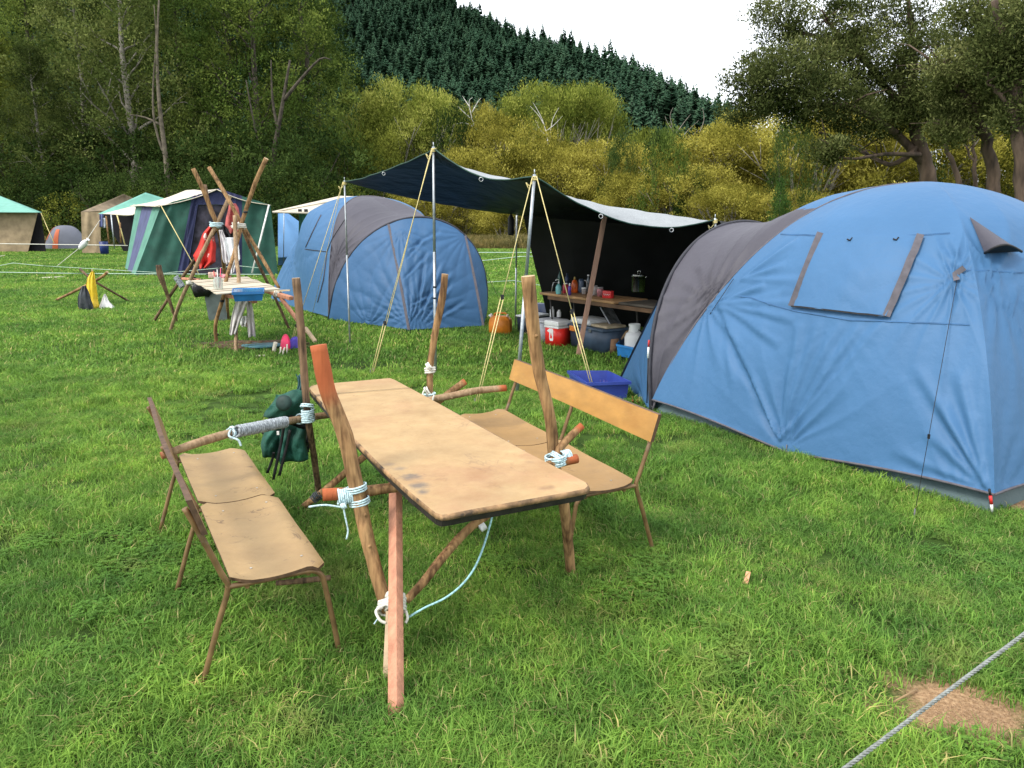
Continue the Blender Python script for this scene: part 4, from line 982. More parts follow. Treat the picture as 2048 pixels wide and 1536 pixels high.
# left tent ---------------------------------------------------------
FpB = G(657, 641); CpB = G(536, 600); vB = (FpB - Vector((-.25, 13.4, 0))).normalized()
FmB = G(968, 640) ; FmB = FpB + (FmB - FpB).normalized() * 2.88
vB = (FpB - FmB).normalized(); uB = Vector((vB.y, -vB.x, 0)); uB = uB if uB.y > 0 else -uB
CpB = FpB + (CpB - FpB).normalized() * 4.0; CB = CpB - vB * 3.1
KpB = G(817, 663); KmB = G(966, 655)
archB = (FmB + FpB) / 2 - uB * .28 - vB * .30 + Vector((0, 0, 1.86))
wrB = dict(near=[], grey=[(P(712, 520, 14), .5, .06, 9, .3, None, None), (FpB, .8, .03, 9, 0, None, None)], rear=[(P(700, 480, 15), .45, .06, 9, .2, None, None), (P(560, 520, 16), .6, .05, 8, .9, None, None), (CpB, .8, .04, 9, 0, None, None)],
           door=[(Vector((KpB.x, KpB.y, .1)), 1.0, .055, 11, 1.2, 20, 110), (G(733, 655), .6, .07, 9, .4, 50, 140), (P(930, 470, 12.9), .5, .04, 10, .1, None, None), (P(796, 460, 13), .5, .05, 10, .7, 200, 330), (P(835, 620, 12.7), .8, .03, 12, .7, None, None)])
for a_, b_ in (((845, 645), (905, 560)), ((840, 640), (880, 520)), ((835, 630), (850, 500)), ((850, 650), (930, 600)), ((815, 500), (880, 460)), ((812, 520), (850, 470)), ((806, 560), (860, 500)), ((820, 610), (870, 580)), ((825, 640), (900, 540))): cr('door', a_, b_, .03, .030, wrB)
for b_ in ((715, 560), (728, 540), (745, 560), (760, 590), (700, 600)): cr('door', (733, 652), b_, .028, .035, wrB)
for b_ in ((925, 560), (945, 540), (950, 600), (905, 500)): cr('door', (966, 645), b_, .022, .03, wrB)
for a_, b_ in (((560, 520), (620, 500)), ((575, 540), (640, 510)), ((590, 470), (625, 500)), ((640, 560), (600, 620)), ((665, 520), (690, 560)), ((670, 560), (640, 620)), ((545, 560), (590, 540))): cr('rear', a_, b_, .03, .035, wrB)
for b_ in ((700, 480), (720, 500), (735, 460), (740, 430)): cr('grey', (692, 540), b_, .024, .035, wrB)
TB, bvB, arcB, doorB = dome_tent('dome_tent', FmB, FpB, CpB, CB, 2.28, archB, KmB, KpB, 'blue dome tent with grey panel and arched blue door left of the black tarpaulin', wrB, 40, hem=.05, doorq=(.14, .56), archq=(.30, .62), sad=.06)
blB = list(bvB.values())
m = MB(); strip_on(m, [(610, 498), (655, 504), (664, 480), (690, 440)], blB, .014, .01, 8); m.obj('window_seam', BLACK, TB)
m = MB(); strip_on(m, [(643, 430), (628, 460), (612, 495)], blB, .02, .01, 8); m.obj('seam_strip', TRIM, TB)
m = MB(); strip_on(m, [(655, 505), (648, 560), (636, 605)], blB, .02, .01, 8); m.obj('seam_strip', TRIM, TB)
cord('guy_line', [P(972, 545, 13), G(1020, 642)], .004, BLACK, TB)
# ---------------------------------------------------------------- tarpaulin shelter
def tarp_mat(name, top, under, rough=.45):
    m = bpy.data.materials.new(name); m.use_nodes = True; nt = m.node_tree; n = nt.nodes; l = nt.links; b = n['Principled BSDF']; b.inputs['Roughness'].default_value = rough; b.inputs['Specular IOR Level'].default_value = .12
    g = n.new('ShaderNodeNewGeometry'); k = n.new('ShaderNodeMix'); k.data_type = 'RGBA'; l.new(g.outputs['Backfacing'], k.inputs[0]); k.inputs[6].default_value = (*top, 1); k.inputs[7].default_value = (*under, 1)
    tc = n.new('ShaderNodeTexCoord'); z = n.new('ShaderNodeTexNoise'); z.inputs['Scale'].default_value = 3; z.inputs['Detail'].default_value = 6; l.new(tc.outputs['Object'], z.inputs['Vector'])
    r = n.new('ShaderNodeValToRGB'); r.color_ramp.elements[0].color = (.7, .7, .7, 1); r.color_ramp.elements[1].color = (1.1, 1.1, 1.1, 1); l.new(z.outputs['Fac'], r.inputs[0])
    k2 = n.new('ShaderNodeMix'); k2.data_type = 'RGBA'; k2.blend_type = 'MULTIPLY'; k2.inputs[0].default_value = 1; l.new(k.outputs[2], k2.inputs[6]); l.new(r.outputs[0], k2.inputs[7]); l.new(k2.outputs[2], b.inputs['Base Color'])
    bp = n.new('ShaderNodeBump'); bp.inputs['Strength'].default_value = .8; bp.inputs['Distance'].default_value = .06; l.new(z.outputs['Fac'], bp.inputs['Height']); l.new(bp.outputs[0], b.inputs['Normal'])
    return m
TARP = tarp_mat('silver_black_tarpaulin', (.33, .35, .36), (.012, .014, .015), .6)
TARPL = tarp_mat('silver_blue_tarpaulin', (.33, .35, .36), (.008, .011, .018), .5)
TARPW = mat('black_tarpaulin', (.010, .010, .011), .5, .2, 3, .2, 6)
GREENEDGE = mat('green_tarp_edge', (.02, .06, .045), .6)
YROPE = mat('yellow_rope', (.66, .55, .24), .7, .12, 60)
WROPE = mat('white_rope', (.68, .66, .58), .8, .1, 60)
BROPE = mat('blue_white_rope', (.50, .66, .70), .75, .22, 90)
tA_ = P(689, 364, 11.3); tB_ = P(867, 297, 8.9); tC_ = P(1069, 353, 7.86); tD_ = P(1430, 440, 9.25); tE_ = P(1046, 431, 12.3); tF_ = Vector((3.5, 11.1, 1.72))
SHT = thing('tarpaulin_shelter', (tC_.x, tC_.y + 2.5, 0), 'black tarpaulin kitchen shelter with silver top on metal poles', 'tarpaulin')
def roof(c00, c10, c11, c01, sags, ridge=0, seed=0, w=.03):
    """c00-c10 front edge, c01-c11 rear edge; sags: front, rear, left, right"""
    def fn(u, v):
        p = c00 * (1 - u) * (1 - v) + c10 * u * (1 - v) + c11 * u * v + c01 * (1 - u) * v
        f = 4 * u * (1 - u); q = 4 * v * (1 - v)
        p.z -= sags[0] * f * math.exp(-v * 7) + sags[1] * f * math.exp(-(1 - v) * 5) + sags[2] * q * math.exp(-u * 5) + sags[3] * q * math.exp(-(1 - u) * 5)
        p.z -= sags[4] * math.sin(math.pi * u) * math.sin(math.pi * v)
        if ridge: p.z += ridge * math.exp(-((u - v) / .10) ** 2) * math.sin(math.pi * (u + v) / 2)
        p.z += w * mn.noise(Vector((p.x * 1.2 + seed, p.y * 1.2, 0))) * math.sin(math.pi * u) ** .5 * math.sin(math.pi * v) ** .5 + w * .35 * mn.noise(Vector((p.x * 5 + seed, p.y * 2, 4)))
        # tension folds from the pole corners
        for c in (c00, c10):
            d = Vector((p.x - c.x, p.y - c.y)); rho = d.length
            if rho > .01: p.z += .02 * math.sin(math.atan2(d.y, d.x) * 14) * math.exp(-rho / .6) * min(1, rho / .15)
        return p
    return fn
r1 = roof(tB_, tC_, tE_, tA_, (.16, .06, .05, .0, -.10), .0, 1)
r2 = roof(tC_, tD_, tF_, tE_, (.26, .05, .0, .05, -.03), .0, 5)
m = MB(); m.grid(r1, 50, 50); m.obj('roof_sheet', TARPL, SHT)
m = MB(); m.grid(r2, 60, 50); m.obj('roof_sheet', TARP, SHT)
m = MB(); m.tube([r1(i / 40, 0) for i in range(41)], .008, 5); m.tube([r1(0, i / 40) for i in range(41)], .008, 5); m.obj('roof_edge', GREENEDGE, SHT)
m = MB(); m.tube([r2(i / 40, 0) for i in range(41)], .008, 5); m.obj('roof_edge', GREENEDGE, SHT)
for fn, us in ((r1, (.5,)), (r2, (.33, .73))):
    for u in us:
        m = MB(); c = fn(u, 0) + Vector((0, -.012, -.03)); m.tube([c + Vector((.022 * math.cos(a * .7), 0, .022 * math.sin(a * .7))) for a in range(9)], .005, 4, closed=True); m.obj('eyelet', SILVER, SHT)
m = MB(); c = r1(0, .5) + Vector((0, 0, -.03)); m.tube([c + Vector((.02 * math.cos(a * .7), 0, .02 * math.sin(a * .7))) for a in range(9)], .005, 4, closed=True); m.obj('eyelet', SILVER, SHT)
wb0 = G(1098, 650); wb1 = Vector((4.4, 12.1, 0))
def wl(u, v):
    p = r2(u, 1).lerp(wb0.lerp(wb1, u), v); p += Vector((.03, -.05, 0)) * mn.noise(Vector((u * 8, v * 2, 9))) * math.sin(math.pi * v); return p
m = MB(); m.grid(wl, 50, 24); m.obj('back_wall', TARPW, SHT)
def shade_wall(u, v):
    a = tF_.lerp(tD_, u * .9); b = wb1.lerp(Vector((3.6, 10.0, 0)), u); return a.lerp(b, v)
m = MB(); m.grid(shade_wall, 10, 10); m.obj('side_wall', TARPW, SHT)  # hidden end sheet, added to keep the inside of the shelter dark
def pole(top, foot, r=.0125, nm='pole'):
    m = MB(); top = Vector(top) + Vector((0, 0, .02)); j = top.lerp(foot, .45)
    m.tube([top, j], r, 8); m.tube([j, foot - Vector((0, 0, .05))], r * 1.15, 8)
    m.tube([top, top + Vector((0, 0, .05))], r * .35, 5)
    return m.obj(nm, GALV, SHT)
fA = G(700, 690); fB = G(871, 748); fC = G(1033, 786); pole(tA_, fA, .012); pole(tB_, fB, .016); pole(tC_, fC, .017)
pole(tD_, Vector((2.62, 9.5, 0)), .014); pole(tE_ + Vector((-.10, -.02, -.02)), G(1031, 655), .013)
for k in (.60, .65):
    m = MB(); q = (tB_ + Vector((0, 0, .02))).lerp(fB, k - .0); m.tube([q, q + Vector((0, 0, -.02))], .021, 8); m.obj('pole_collar', BLACK, SHT)
def guy(a, b, slide=None, r=.005, nm='guy_rope'):
    m = MB(); a = Vector(a); b = Vector(b)
    if slide:
        s = a.lerp(b, slide); m.tube([a, s], r, 5); m.tube([s + Vector((-.015, 0, 0)), b], r, 5); m.tube([s + Vector((.015, 0, 0)), b + Vector((.02, 0, 0))], r, 5)
        m2 = MB(); m2.box(s, (.035, .02, .05)); m2.obj('guy_slider', BLACK, SHT)
    else: m.tube([a, b], r, 5)
    o = m.obj(nm, YROPE, SHT); peg(SHT, b + Vector((0, 0, .02)))
    return o
guy(tB_ + Vector((-.01, -.02, 0)), G(741, 752), .76); guy(tC_ + Vector((-.02, -.02, 0)), G(950, 812), .53); guy(tC_ + Vector((.02, -.02, 0)), G(1190, 800), .60); guy(tA_ + Vector((-.02, 0, 0)), G(583, 682), .9); guy(tB_ + Vector((-.03, .02, -.02)), G(741, 750) + Vector((.03, .03, 0)))
guy(tA_ + Vector((-.03, .02, 0)), G(622, 640), None, .004)
for c, s in ((tA_, 3), (tB_, 4), (tC_, 5), (tD_, 6)):
    m = MB(); m.tube(coil(c + Vector((0, 0, -.02)), (0, 0, 1), .024, .006, 3, .014, .15, s), .006, 5)
    rr = random.Random(s); m.tube(smooth_path([c + Vector((0, 0, -.03)), c + Vector((-.05, -.02, -.09)), c + Vector((-.085, -.02, -.06)), c + Vector((-.06, -.02, -.12))], 4), .005, 5); m.obj('knot', YROPE, SHT)
m = MB(); L = P(1022, 432, 12.2); m.lathe(L + Vector((0, 0, -.30)), [(.04, 0), (.05, .02), (.05, .26), (.03, .30), (.01, .34)], 12); lan = m.obj('hanging_lantern', BLACK); tag(lan, 'black cylinder lantern hanging under the rear corner of the tarpaulin', 'lantern')
PINKWOOD = mat('pink_raw_timber', (.52, .24, .145), .75, .12, 9, .3, 40, stretch=(3, 3, .5), col2=(.40, .16, .09), thr=(.52, .75))
m = MB(); m.beam(G(1156, 712) + Vector((0, 0, -.02)), P(1211, 424, 9.9), .065, .04, (0, 1, 0), bev=.004); tag(m.obj('prop_timber', mat('shelter_prop_timber', (.42, .24, .17), .8, .15, 6, .3, 20, stretch=(3, 3, .4))), 'leaning pinkish timber propping the tarpaulin in front of the kitchen table', 'timber')
# ---------------------------------------------------------------- kitchen bench table and things on it
TZ = .76
kFL = G(1079, 584, TZ); kFR = G(1395, 624, TZ); kd = (kFR - kFL).normalized(); kn = Vector((-kd.y, kd.x, 0)); kn = kn if kn.y > 0 else -kn
kRZ = math.atan2(kd.y, kd.x)
KT = thing('trestle_table', ((kFL + kFR) / 2 + kn * .3) * 1 - Vector((0, 0, TZ)), 'long wooden trestle table inside the tarpaulin kitchen', 'table')
kM = Matrix.Rotation(kRZ, 3, 'Z')
Lk = (kFR - kFL).length; half = G(1238, 602, TZ); l1 = (half - kFL).length
TW = mat('stained_table_ply', (.36, .20, .085), .55, .15, 4, .1, 20); TD = mat('dark_table_board', (.09, .075, .055), .6, .3, 5)
m = MB(); m.box(kFL + kd * l1 / 2 + kn * .31 - Vector((0, 0, .02)), (l1, .62, .035), kM, bev=.005); m.obj('table_board', TW, KT)
m = MB(); m.box(kFL + kd * (l1 + (Lk - l1) / 2 + .01) + kn * .36 - Vector((0, 0, .025)), (Lk - l1 - .02, .6, .03), kM, bev=.004); m.obj('table_board', TD, KT)
m = MB(); m.box(kFL + kd * (l1 * .4 + Lk * .3) + kn * .02 - Vector((0, 0, .065)), (Lk * .9, .03, .05), kM); m.obj('front_rail', mat('brown_rail', (.13, .07, .035), .7, .2, 5), KT)
for t in (.06, .5, .95):
    for s in (.06, .5):
        if t == .5 and s < .1: continue
        m = MB(); q = kFL + kd * Lk * t + kn * s; m.tube([q - Vector((0, 0, .04)), Vector((q.x, q.y, 0)) + kd * .1], .013, 6); m.obj('leg', mat('dark_leg_tube', (.05, .045, .04), .5), KT)
def on_t(px, py, dz=0): return G(px, py, TZ)
def bottle(px, py, prof, mt, lb, cat='bottle', cap=None, capm=None, n=14, z=TZ, name='bottle', sc=1.0):
    c = G(px, py, z); o = thing(name, c, lb, cat)
    m = MB(); m.lathe(c, [(r * sc, h * sc) for r, h in prof], n); m.obj('body', mt, o)
    if cap: m = MB(); m.lathe(c + Vector((0, 0, prof[-1][1] * sc)), [(r * sc, h * sc) for r, h in cap], 10); m.obj('cap', capm or WHITE, o)
    return o
AQ = mat('aqua_soap', (.20, .52, .52), .25, .1, 10); NAVY = mat('navy_plastic', (.03, .045, .09), .4); PUR = mat('purple_plastic', (.12, .06, .38), .35)
ORB = mat('orange_red_bottle', (.62, .11, .015), .3, .2, 9); JAR = mat('pale_jar', (.42, .38, .36), .25, .2, 20); PINKJ = mat('pinkish_jar', (.40, .16, .17), .3, .2, 20)
b1 = bottle(1117, 588, [(.035, 0), (.04, .01), (.042, .10), (.02, .14), (.012, .15)], AQ, 'aqua hand-soap pump bottle at the left end of the kitchen table', cap=[(.012, 0), (.013, .02), (.005, .025), (.005, .055)])
m = MB(); c = G(1117, 588, TZ) + Vector((0, 0, .205)); m.tube([c, c + Vector((-.03, 0, .004)), c + Vector((-.045, 0, -.012))], .006, 5); m.obj('spout', WHITE, b1)
bottle(1119, 578, [(.03, 0), (.03, .20), (.012, .24), (.012, .27)], mat('dark_green_glass', (.01, .07, .05), .15), 'tall dark green bottle behind the aqua soap bottle', cap=[(.014, 0), (.014, .02)], capm=BLACK)
bottle(1131, 586, [(.04, 0), (.042, .01), (.042, .11), (.03, .13)], mat('red_bottle', (.45, .03, .05), .3), 'short red container right of the aqua soap bottle', 'container', cap=[(.03, 0), (.03, .015)])
bottle(1134, 578, [(.034, 0), (.036, .16), (.016, .21)], NAVY, 'dark blue bottle behind the short red container', cap=[(.018, 0), (.018, .03)], capm=NAVY)
bottle(1139, 590, [(.022, 0), (.023, .11), (.012, .13)], PUR, 'slim purple bottle with a white cap at the table edge', cap=[(.013, 0), (.008, .04)])
bottle(1149, 585, [(.045, 0), (.052, .02), (.052, .12), (.035, .17), (.016, .19)], ORB, 'round orange-red sauce bottle on the kitchen table', cap=[(.018, 0), (.014, .04)], capm=mat('gold_cap', (.30, .22, .06), .4))
jg = bottle(1162, 585, [(.045, 0), (.05, .04), (.042, .17), (.03, .20)], mat('grey_blue_jug', (.06, .09, .14), .3), 'dark blue-grey jug with a loop handle on the kitchen table', 'jug')
m = MB(); c = G(1162, 585, TZ) + Vector((.045, 0, .11)); m.tube([c + Vector((.045 * math.cos(a), 0, .07 * math.sin(a))) for a in np.linspace(-1.7, 1.7, 10)], .008, 5); m.obj('handle', JAR, jg)
bottle(1168, 588, [(.035, 0), (.037, .06), (.035, .075)], JAR, 'small white jar in front of the dark jug', 'jar', cap=[(.036, 0), (.036, .02)])
bottle(1176, 583, [(.03, 0), (.03, .16), (.012, .2), (.012, .23)], mat('grey_bottle', (.16, .18, .19), .3), 'grey bottle half hidden by the leaning timber', cap=[(.014, 0), (.014, .02)])
bottle(1189, 590, [(.045, 0), (.048, .10), (.04, .115)], JAR, 'pale jar just right of the leaning timber', 'jar', cap=[(.042, 0), (.042, .02)], capm=mat('grey_lid', (.3, .28, .27), .4))
bottle(1200, 592, [(.045, 0), (.048, .09), (.04, .105)], PINKJ, 'pinkish jar left of the red tin', 'jar', cap=[(.042, 0), (.042, .02)], capm=mat('grey_lid', (.3, .28, .27), .4))
c = G(1216, 596, TZ); tin = thing('red_box', c, 'bright red packet with white script on the kitchen table', 'packet'); m = MB(); M2 = Matrix.Rotation(kRZ + .3, 3, 'Z'); m.box(c + Vector((0, 0, .05)), (.135, .08, .10), M2, bev=.006); m.obj('body', mat('red_packet', (.60, .03, .03), .35), tin)
m = MB(); fx = M2 @ Vector((1, 0, 0)); fy = M2 @ Vector((0, -1, 0)); bs = c + fy * .0425 + Vector((0, 0, .048))
m.tube([bs + fx * (t * .1 - .05) + Vector((0, 0, .012 * math.sin(t * 22) * (1 - .5 * t))) for t in np.linspace(0, 1, 30)], .0028, 4); m.obj('script_mark', WHITE, tin)
m = MB(); c = G(1106, 586, TZ); m.tube([c + Vector((-.03, 0, 0)), c + Vector((.0, .02, .15)), c + Vector((.06, .02, .155))], .004, 4); m.tube([c + Vector((-.02, .06, 0)), c + Vector((.01, .06, .15)), c + Vector((.06, .02, .155))], .004, 4); tag(m.obj('wire_stand', SILVER), 'thin bent wire stand at the left end of the kitchen table', 'stand')
# pot
c = G(1272, 584, TZ) + kn * .05; PT = thing('stock_pot', c, 'tall shiny stock pot with lid on the kitchen table', 'pot'); STEEL = mat('stainless_steel', (.60, .60, .55), .22, .06, 6, metal=1)
m = MB(); m.lathe(c, [(.10, 0), (.105, .01), (.105, .235), (.112, .24)], 28); m.obj('body', STEEL, PT)
m = MB(); m.lathe(c + Vector((0, 0, .242)), [(.112, 0), (.10, .02), (.04, .035), (.01, .038)], 28); ld = m.obj('lid', STEEL, PT); m = MB(); m.tube([c + Vector((-.025, 0, .275)), c + Vector((-.02, 0, .31)), c + Vector((.02, 0, .31)), c + Vector((.025, 0, .275))], .007, 6); m.obj('knob', STEEL, ld)
for s in (-1, 1):
    m = MB(); m.tube([c + kd * s * .105 + Vector((0, 0, .19)), c + kd * s * .14 + Vector((0, 0, .215)), c + kd * s * .155 + Vector((0, 0, .24))], .008, 6); m.obj('handle', STEEL, PT)
c = G(1338, 600, TZ); p2_ = thing('small_pot', c, 'small dark pot at the right end of the kitchen table beside the tent', 'pot'); m = MB(); m.lathe(c, [(.09, 0), (.095, .12), (.1, .125)], 20); m.obj('body', mat('dim_steel', (.25, .25, .25), .35, metal=.8), p2_); m = MB(); m.lathe(c + Vector((0, 0, .126)), [(.1, 0), (.05, .02), (.01, .025)], 20); m.obj('lid', STEEL, p2_)
# ---- on the ground under the shelter
def boxr(name, px, py, w, d, h, rz, mt, lb, cat, z=0, bev=.012, tap=1.0, rim=None, lid=None, lidm=None, lidh=.04):
    """box whose nearest bottom corner/edge centre is at the pixel"""
    M = Matrix.Rotation(rz, 3, 'Z'); c = G(px, py, z) + M @ Vector((0, d / 2, 0)); o = thing(name, c, lb, cat)
    bm = bmesh.new(); bmesh.ops.create_cube(bm, size=1)
    for v in bm.verts:
        s = tap if v.co.z < 0 else 1; v.co = Vector((v.co.x * w * s, v.co.y * d * s, (v.co.z + .5) * h))
    bmesh.ops.bevel(bm, geom=list(bm.edges), offset=bev, segments=2, affect='EDGES'); bm.verts.index_update()
    m = MB(); m.add([c + M @ v.co for v in bm.verts], [[v.index for v in f.verts] for f in bm.faces], 0, True); bm.free(); m.obj('body', mt, o)
    if lid: m = MB(); m.box(c + Vector((0, 0, h + lidh / 2 + .001)), (w * lid, d * lid, lidh), M, bev=min(.015, lidh * .4)); m.obj('lid', lidm, o)
    return o, c, M
def open_crate(name, cs, h, mt, lb, cat, tap=.84, th=.006, rimw=.02):
    """cs: 4 rim corners in world (z = rim height)"""
    ctr = (cs[0] + cs[1] + cs[2] + cs[3]) / 4; zt = ctr.z; o = thing(name, (ctr.x, ctr.y, zt - h), lb, cat)
    def ring(s, z): return [Vector((ctr.x + (c.x - ctr.x) * s, ctr.y + (c.y - ctr.y) * s, z)) for c in cs]
    R0 = ring(1.0, zt - .03); R1 = ring(1.0, zt); R2 = ring(.93, zt); R3 = ring(tap - .015, zt - h + .008); B0 = ring(.925, zt - .03); B1 = ring(tap, zt - h)
    m = MB(); v = R0 + R1 + R2 + R3 + B0 + B1; f = []
    for i in range(4):
        j = (i + 1) % 4; f += [(i, j, 4 + j, 4 + i), (4 + i, 4 + j, 8 + j, 8 + i), (8 + i, 8 + j, 12 + j, 12 + i), (i, j, 16 + j, 16 + i), (16 + i, 16 + j, 20 + j, 20 + i)]
    f += [(12, 13, 14, 15), (20, 21, 22, 23)]; m.add(v, f); m.obj('tub', mt, o); return o, ctr
OR = mat('orange_jerrycan', (.62, .20, .02), .45, .1, 8, .05, 20)
jc = G(1001, 668); JC = thing('jerrycan', jc, 'orange plastic jerrycan standing on the grass beside the left tent', 'jerrycan'); Mj = Matrix.Rotation(-.35, 3, 'Z')
prof = [(-.165, 0), (.165, 0), (.175, .02), (.175, .22), (.15, .27), (.10, .295), (-.10, .295), (-.155, .265), (-.175, .20), (-.175, .02)]
bm = bmesh.new(); vsf = [bm.verts.new((x, -.085, z)) for x, z in prof]; bk = [bm.verts.new((x, .085, z)) for x, z in prof]; bm.faces.new(vsf); bm.faces.new(bk[::-1])
for i in range(len(prof)): bm.faces.new((vsf[i], bk[i], bk[(i + 1) % len(prof)], vsf[(i + 1) % len(prof)]))
bmesh.ops.bevel(bm, geom=list(bm.edges), offset=.014, segments=3, affect='EDGES'); bm.verts.index_update()
m = MB(); m.add([jc + Mj @ v.co for v in bm.verts], [[v.index for v in f.verts] for f in bm.faces], 0, True); bm.free(); m.obj('body', OR, JC)
m = MB(); m.tube([jc + Mj @ Vector(q) for q in ((-.11, 0, .28), (-.10, 0, .325), (-.06, 0, .345), (.08, 0, .345), (.11, 0, .32), (.12, 0, .28))], .015, 8); m.obj('handle', OR, JC)
m = MB(); m.lathe(jc + Mj @ Vector((-.15, 0, .27)), [(.03, 0), (.032, .05), (.028, .055)], 14, axis=(-.5, .1, .8)); m.obj('cap', WHITE, JC)
m = MB(); m.lathe(jc + Mj @ Vector((.12, 0, .285)), [(.022, 0), (.022, .04)], 12); m.obj('cap', mat('cream_cap', (.6, .55, .42), .5), JC)
kr = kRZ
GREYP = mat('grey_tub_plastic', (.42, .44, .48), .5, .08, 8); DK = mat('dark_tub_plastic', (.03, .04, .055), .4, .1, 8); NVT = mat('navy_tub', (.055, .085, .13), .45, .1, 8); LIDW = mat('offwhite_cooler_lid', (.62, .63, .62), .45, .04, 6)
boxr('storage_tub', 1043, 668, .26, .5, .27, kr + .1, DK, 'dark plastic tub with pale lid behind the second tarpaulin pole', 'tub', lid=1.06, lidm=LIDW, tap=.92, lidh=.03)
boxr('storage_tub', 1074, 684, .36, .46, .30, kr + .05, GREYP, 'pale grey translucent tub left of the red cooler', 'tub', lid=1.05, lidm=mat('pale_lid', (.5, .5, .52), .5), tap=.9, lidh=.03)
boxr('milk_crate', 1090, 680, .30, .3, .24, kr, mat('red_mesh_crate', (.32, .05, .05), .6, .3, 40), 'low red mesh crate squeezed behind the red cooler', 'crate')
o, c, M = boxr('cool_box', 1102, 693, .29, .27, .30, kr + .10, mat('red_cooler', (.80, .03, .02), .35, .05, 6), 'red cool box with white lid and white bottle mark', 'cool box', lid=1.03, lidm=WHITE, lidh=.075, bev=.02)
m = MB(); m.box(c + Vector((0, 0, .285)), (.296, .276, .03), M, bev=.006); m.obj('rim', WHITE, o)
fy = M @ Vector((0, -1, 0)); fx = M @ Vector((1, 0, 0)); f0 = c + fy * .1365 + Vector((0, 0, .17))
def flat(parent, nm, o0, fx, pts, mt, n=(0, -1, 0)):
    m = MB(); m.add([o0 + fx * x + Vector((0, 0, z)) for x, z in pts], [list(range(len(pts)))]); return m.obj(nm, mt, parent)
flat(o, 'white_mark', f0 + fy * .002, fx, [(-.085, .055), (-.03, .095), (.03, .095), (.045, .08), (.045, -.07), (.03, -.085), (-.02, -.085), (-.035, -.06), (-.035, .03)], WHITE)
flat(o, 'mark_hole', f0 + fy * .004, fx, [(-.01, .0), (.0, .04), (.012, .0), (.025, -.02), (.02, -.05), (-.015, -.05), (-.02, -.02)], mat('red_cooler', (.80, .03, .02)))
o, c, M = boxr('storage_tub', 1170, 701, .80, .46, .34, kr - .06, NVT, 'long navy storage tub with orange latches in front of the kitchen table', 'tub', bev=.02, tap=.93)
m = MB(); m.box(c + Vector((0, 0, .325)), (.83, .49, .035), M, bev=.008); m.obj('rim', NVT, o)
for x in (-.27,):
    m = MB(); m.box(c + M @ Vector((x, -.255, .285)), (.13, .03, .075), M, bev=.008); m.obj('latch', mat('orange_latch', (.75, .25, .05), .4), o)
m = MB(); m.box(c + M @ Vector((.12, -.242, .30)), (.06, .01, .05), M, bev=.004); m.obj('latch', mat('grey_latch', (.12, .13, .13), .4), o)
tz = .36
def onbox(name, loc, size, mt, lb, cat, bev=.02, M=M, nm='body'):
    m = MB(); m.box(loc, size, M, bev=bev); q = m.obj(name, mt); return tag(q, lb, cat)
onbox('cooler_lid', c + M @ Vector((-.18, .0, .345 + .045)), (.46, .40, .085), LIDW, 'off-white cooler lid lying on the left half of the navy tub', 'lid', .03)
onbox('wooden_board', c + M @ Vector((.20, .0, .345 + .02)), (.40, .34, .035), mat('beige_board', (.42, .34, .22), .7, .1, 8), 'beige board lying on the navy tub right of the leaning timber', 'board', .008)
for i, (px, py, h) in enumerate([(1104, 634, .16), (1118, 634, .11)]):
    q = P(px, py, 11.5); m = MB(); m.lathe(Vector((q.x, q.y, q.z)), [(.03, 0), (.034, .01), (.034, h * .7), (.018, h * .85), (.018, h)], 12); tag(m.obj('white_bottle', WHITE), ['taller white bottle standing on the grey tub', 'shorter white carton beside the taller white bottle'][i], 'bottle')
boxr('tub', 1062, 646, .3, .3, .34, kr, NAVY, 'dark blue bag-like tub behind the pale grey tub', 'tub')
CARD = mat('cardboard', (.36, .20, .11), .85, .08, 10, .1, 30); o, c, M = boxr('cardboard_box', 1212, 706, .235, .17, .20, kr + .25, CARD, 'small cardboard box with dark printed marks on the grass', 'box', bev=.003)
fy = M @ Vector((0, -1, 0)); fx = M @ Vector((1, 0, 0)); f0 = c + fy * .0862 + Vector((0, 0, .09))
for i, s in enumerate((-.06, -.01, .045)):
    m = MB(); m.tube([f0 + fx * (s + a) + Vector((0, 0, b)) for a, b in ((-.02, -.03), (-.02, .01), (0, .03), (.018, .01), (.012, -.03))], .003, 4); m.obj('printed_mark', mat('brown_print', (.07, .03, .02), .8), o)
boxr('cardboard_box', 1238, 682, .16, .12, .20, kr, CARD, 'second cardboard box standing behind the blue tray', 'box', bev=.003)
m = MB(); m.tube(smooth_path([P(1240, 680, 10.35), P(1250, 668, 10.35), P(1260, 655, 10.4)], 3), .022, 7); tag(m.obj('firewood_stick', mat('pale_stick', (.40, .27, .15), .8, .2, 6)), 'short round stick of firewood behind the gas bottle', 'stick')
cr, ctr = open_crate('tray', [G(1232, 688, .17), G(1270, 696, .17), G(1280, 678, .17), G(1243, 674, .17)], .165, mat('bright_blue_plastic', (.04, .24, .58), .35, .05, 8), 'bright blue plastic tray left of the gas bottle', 'tray')
gb = G(1267, 714); GB = thing('gas_bottle', gb, 'white gas bottle with collar beside the right tent', 'gas bottle'); m = MB(); m.lathe(gb, [(.10, 0), (.12, .02), (.128, .05), (.128, .27), (.11, .32), (.075, .345)], 26); m.obj('body', WHITE, GB)
m = MB(); nn = 26
cl = [(.078, .345), (.078, .37), (.078, .425), (.078, .45), (.070, .45), (.070, .345)]
for k in range(nn):
    a0_, a1_ = 2 * math.pi * k / nn, 2 * math.pi * (k + 1) / nn
    for i in range(5):
        if i == 1 and k % 9 in (3, 4, 5, 6): continue
        (ra, za), (rb, zb) = cl[i], cl[i + 1]
        m.add([gb + Vector((r * math.cos(a), r * math.sin(a), z)) for r, z, a in ((ra, za, a0_), (ra, za, a1_), (rb, zb, a1_), (rb, zb, a0_))], [(0, 1, 2, 3)])
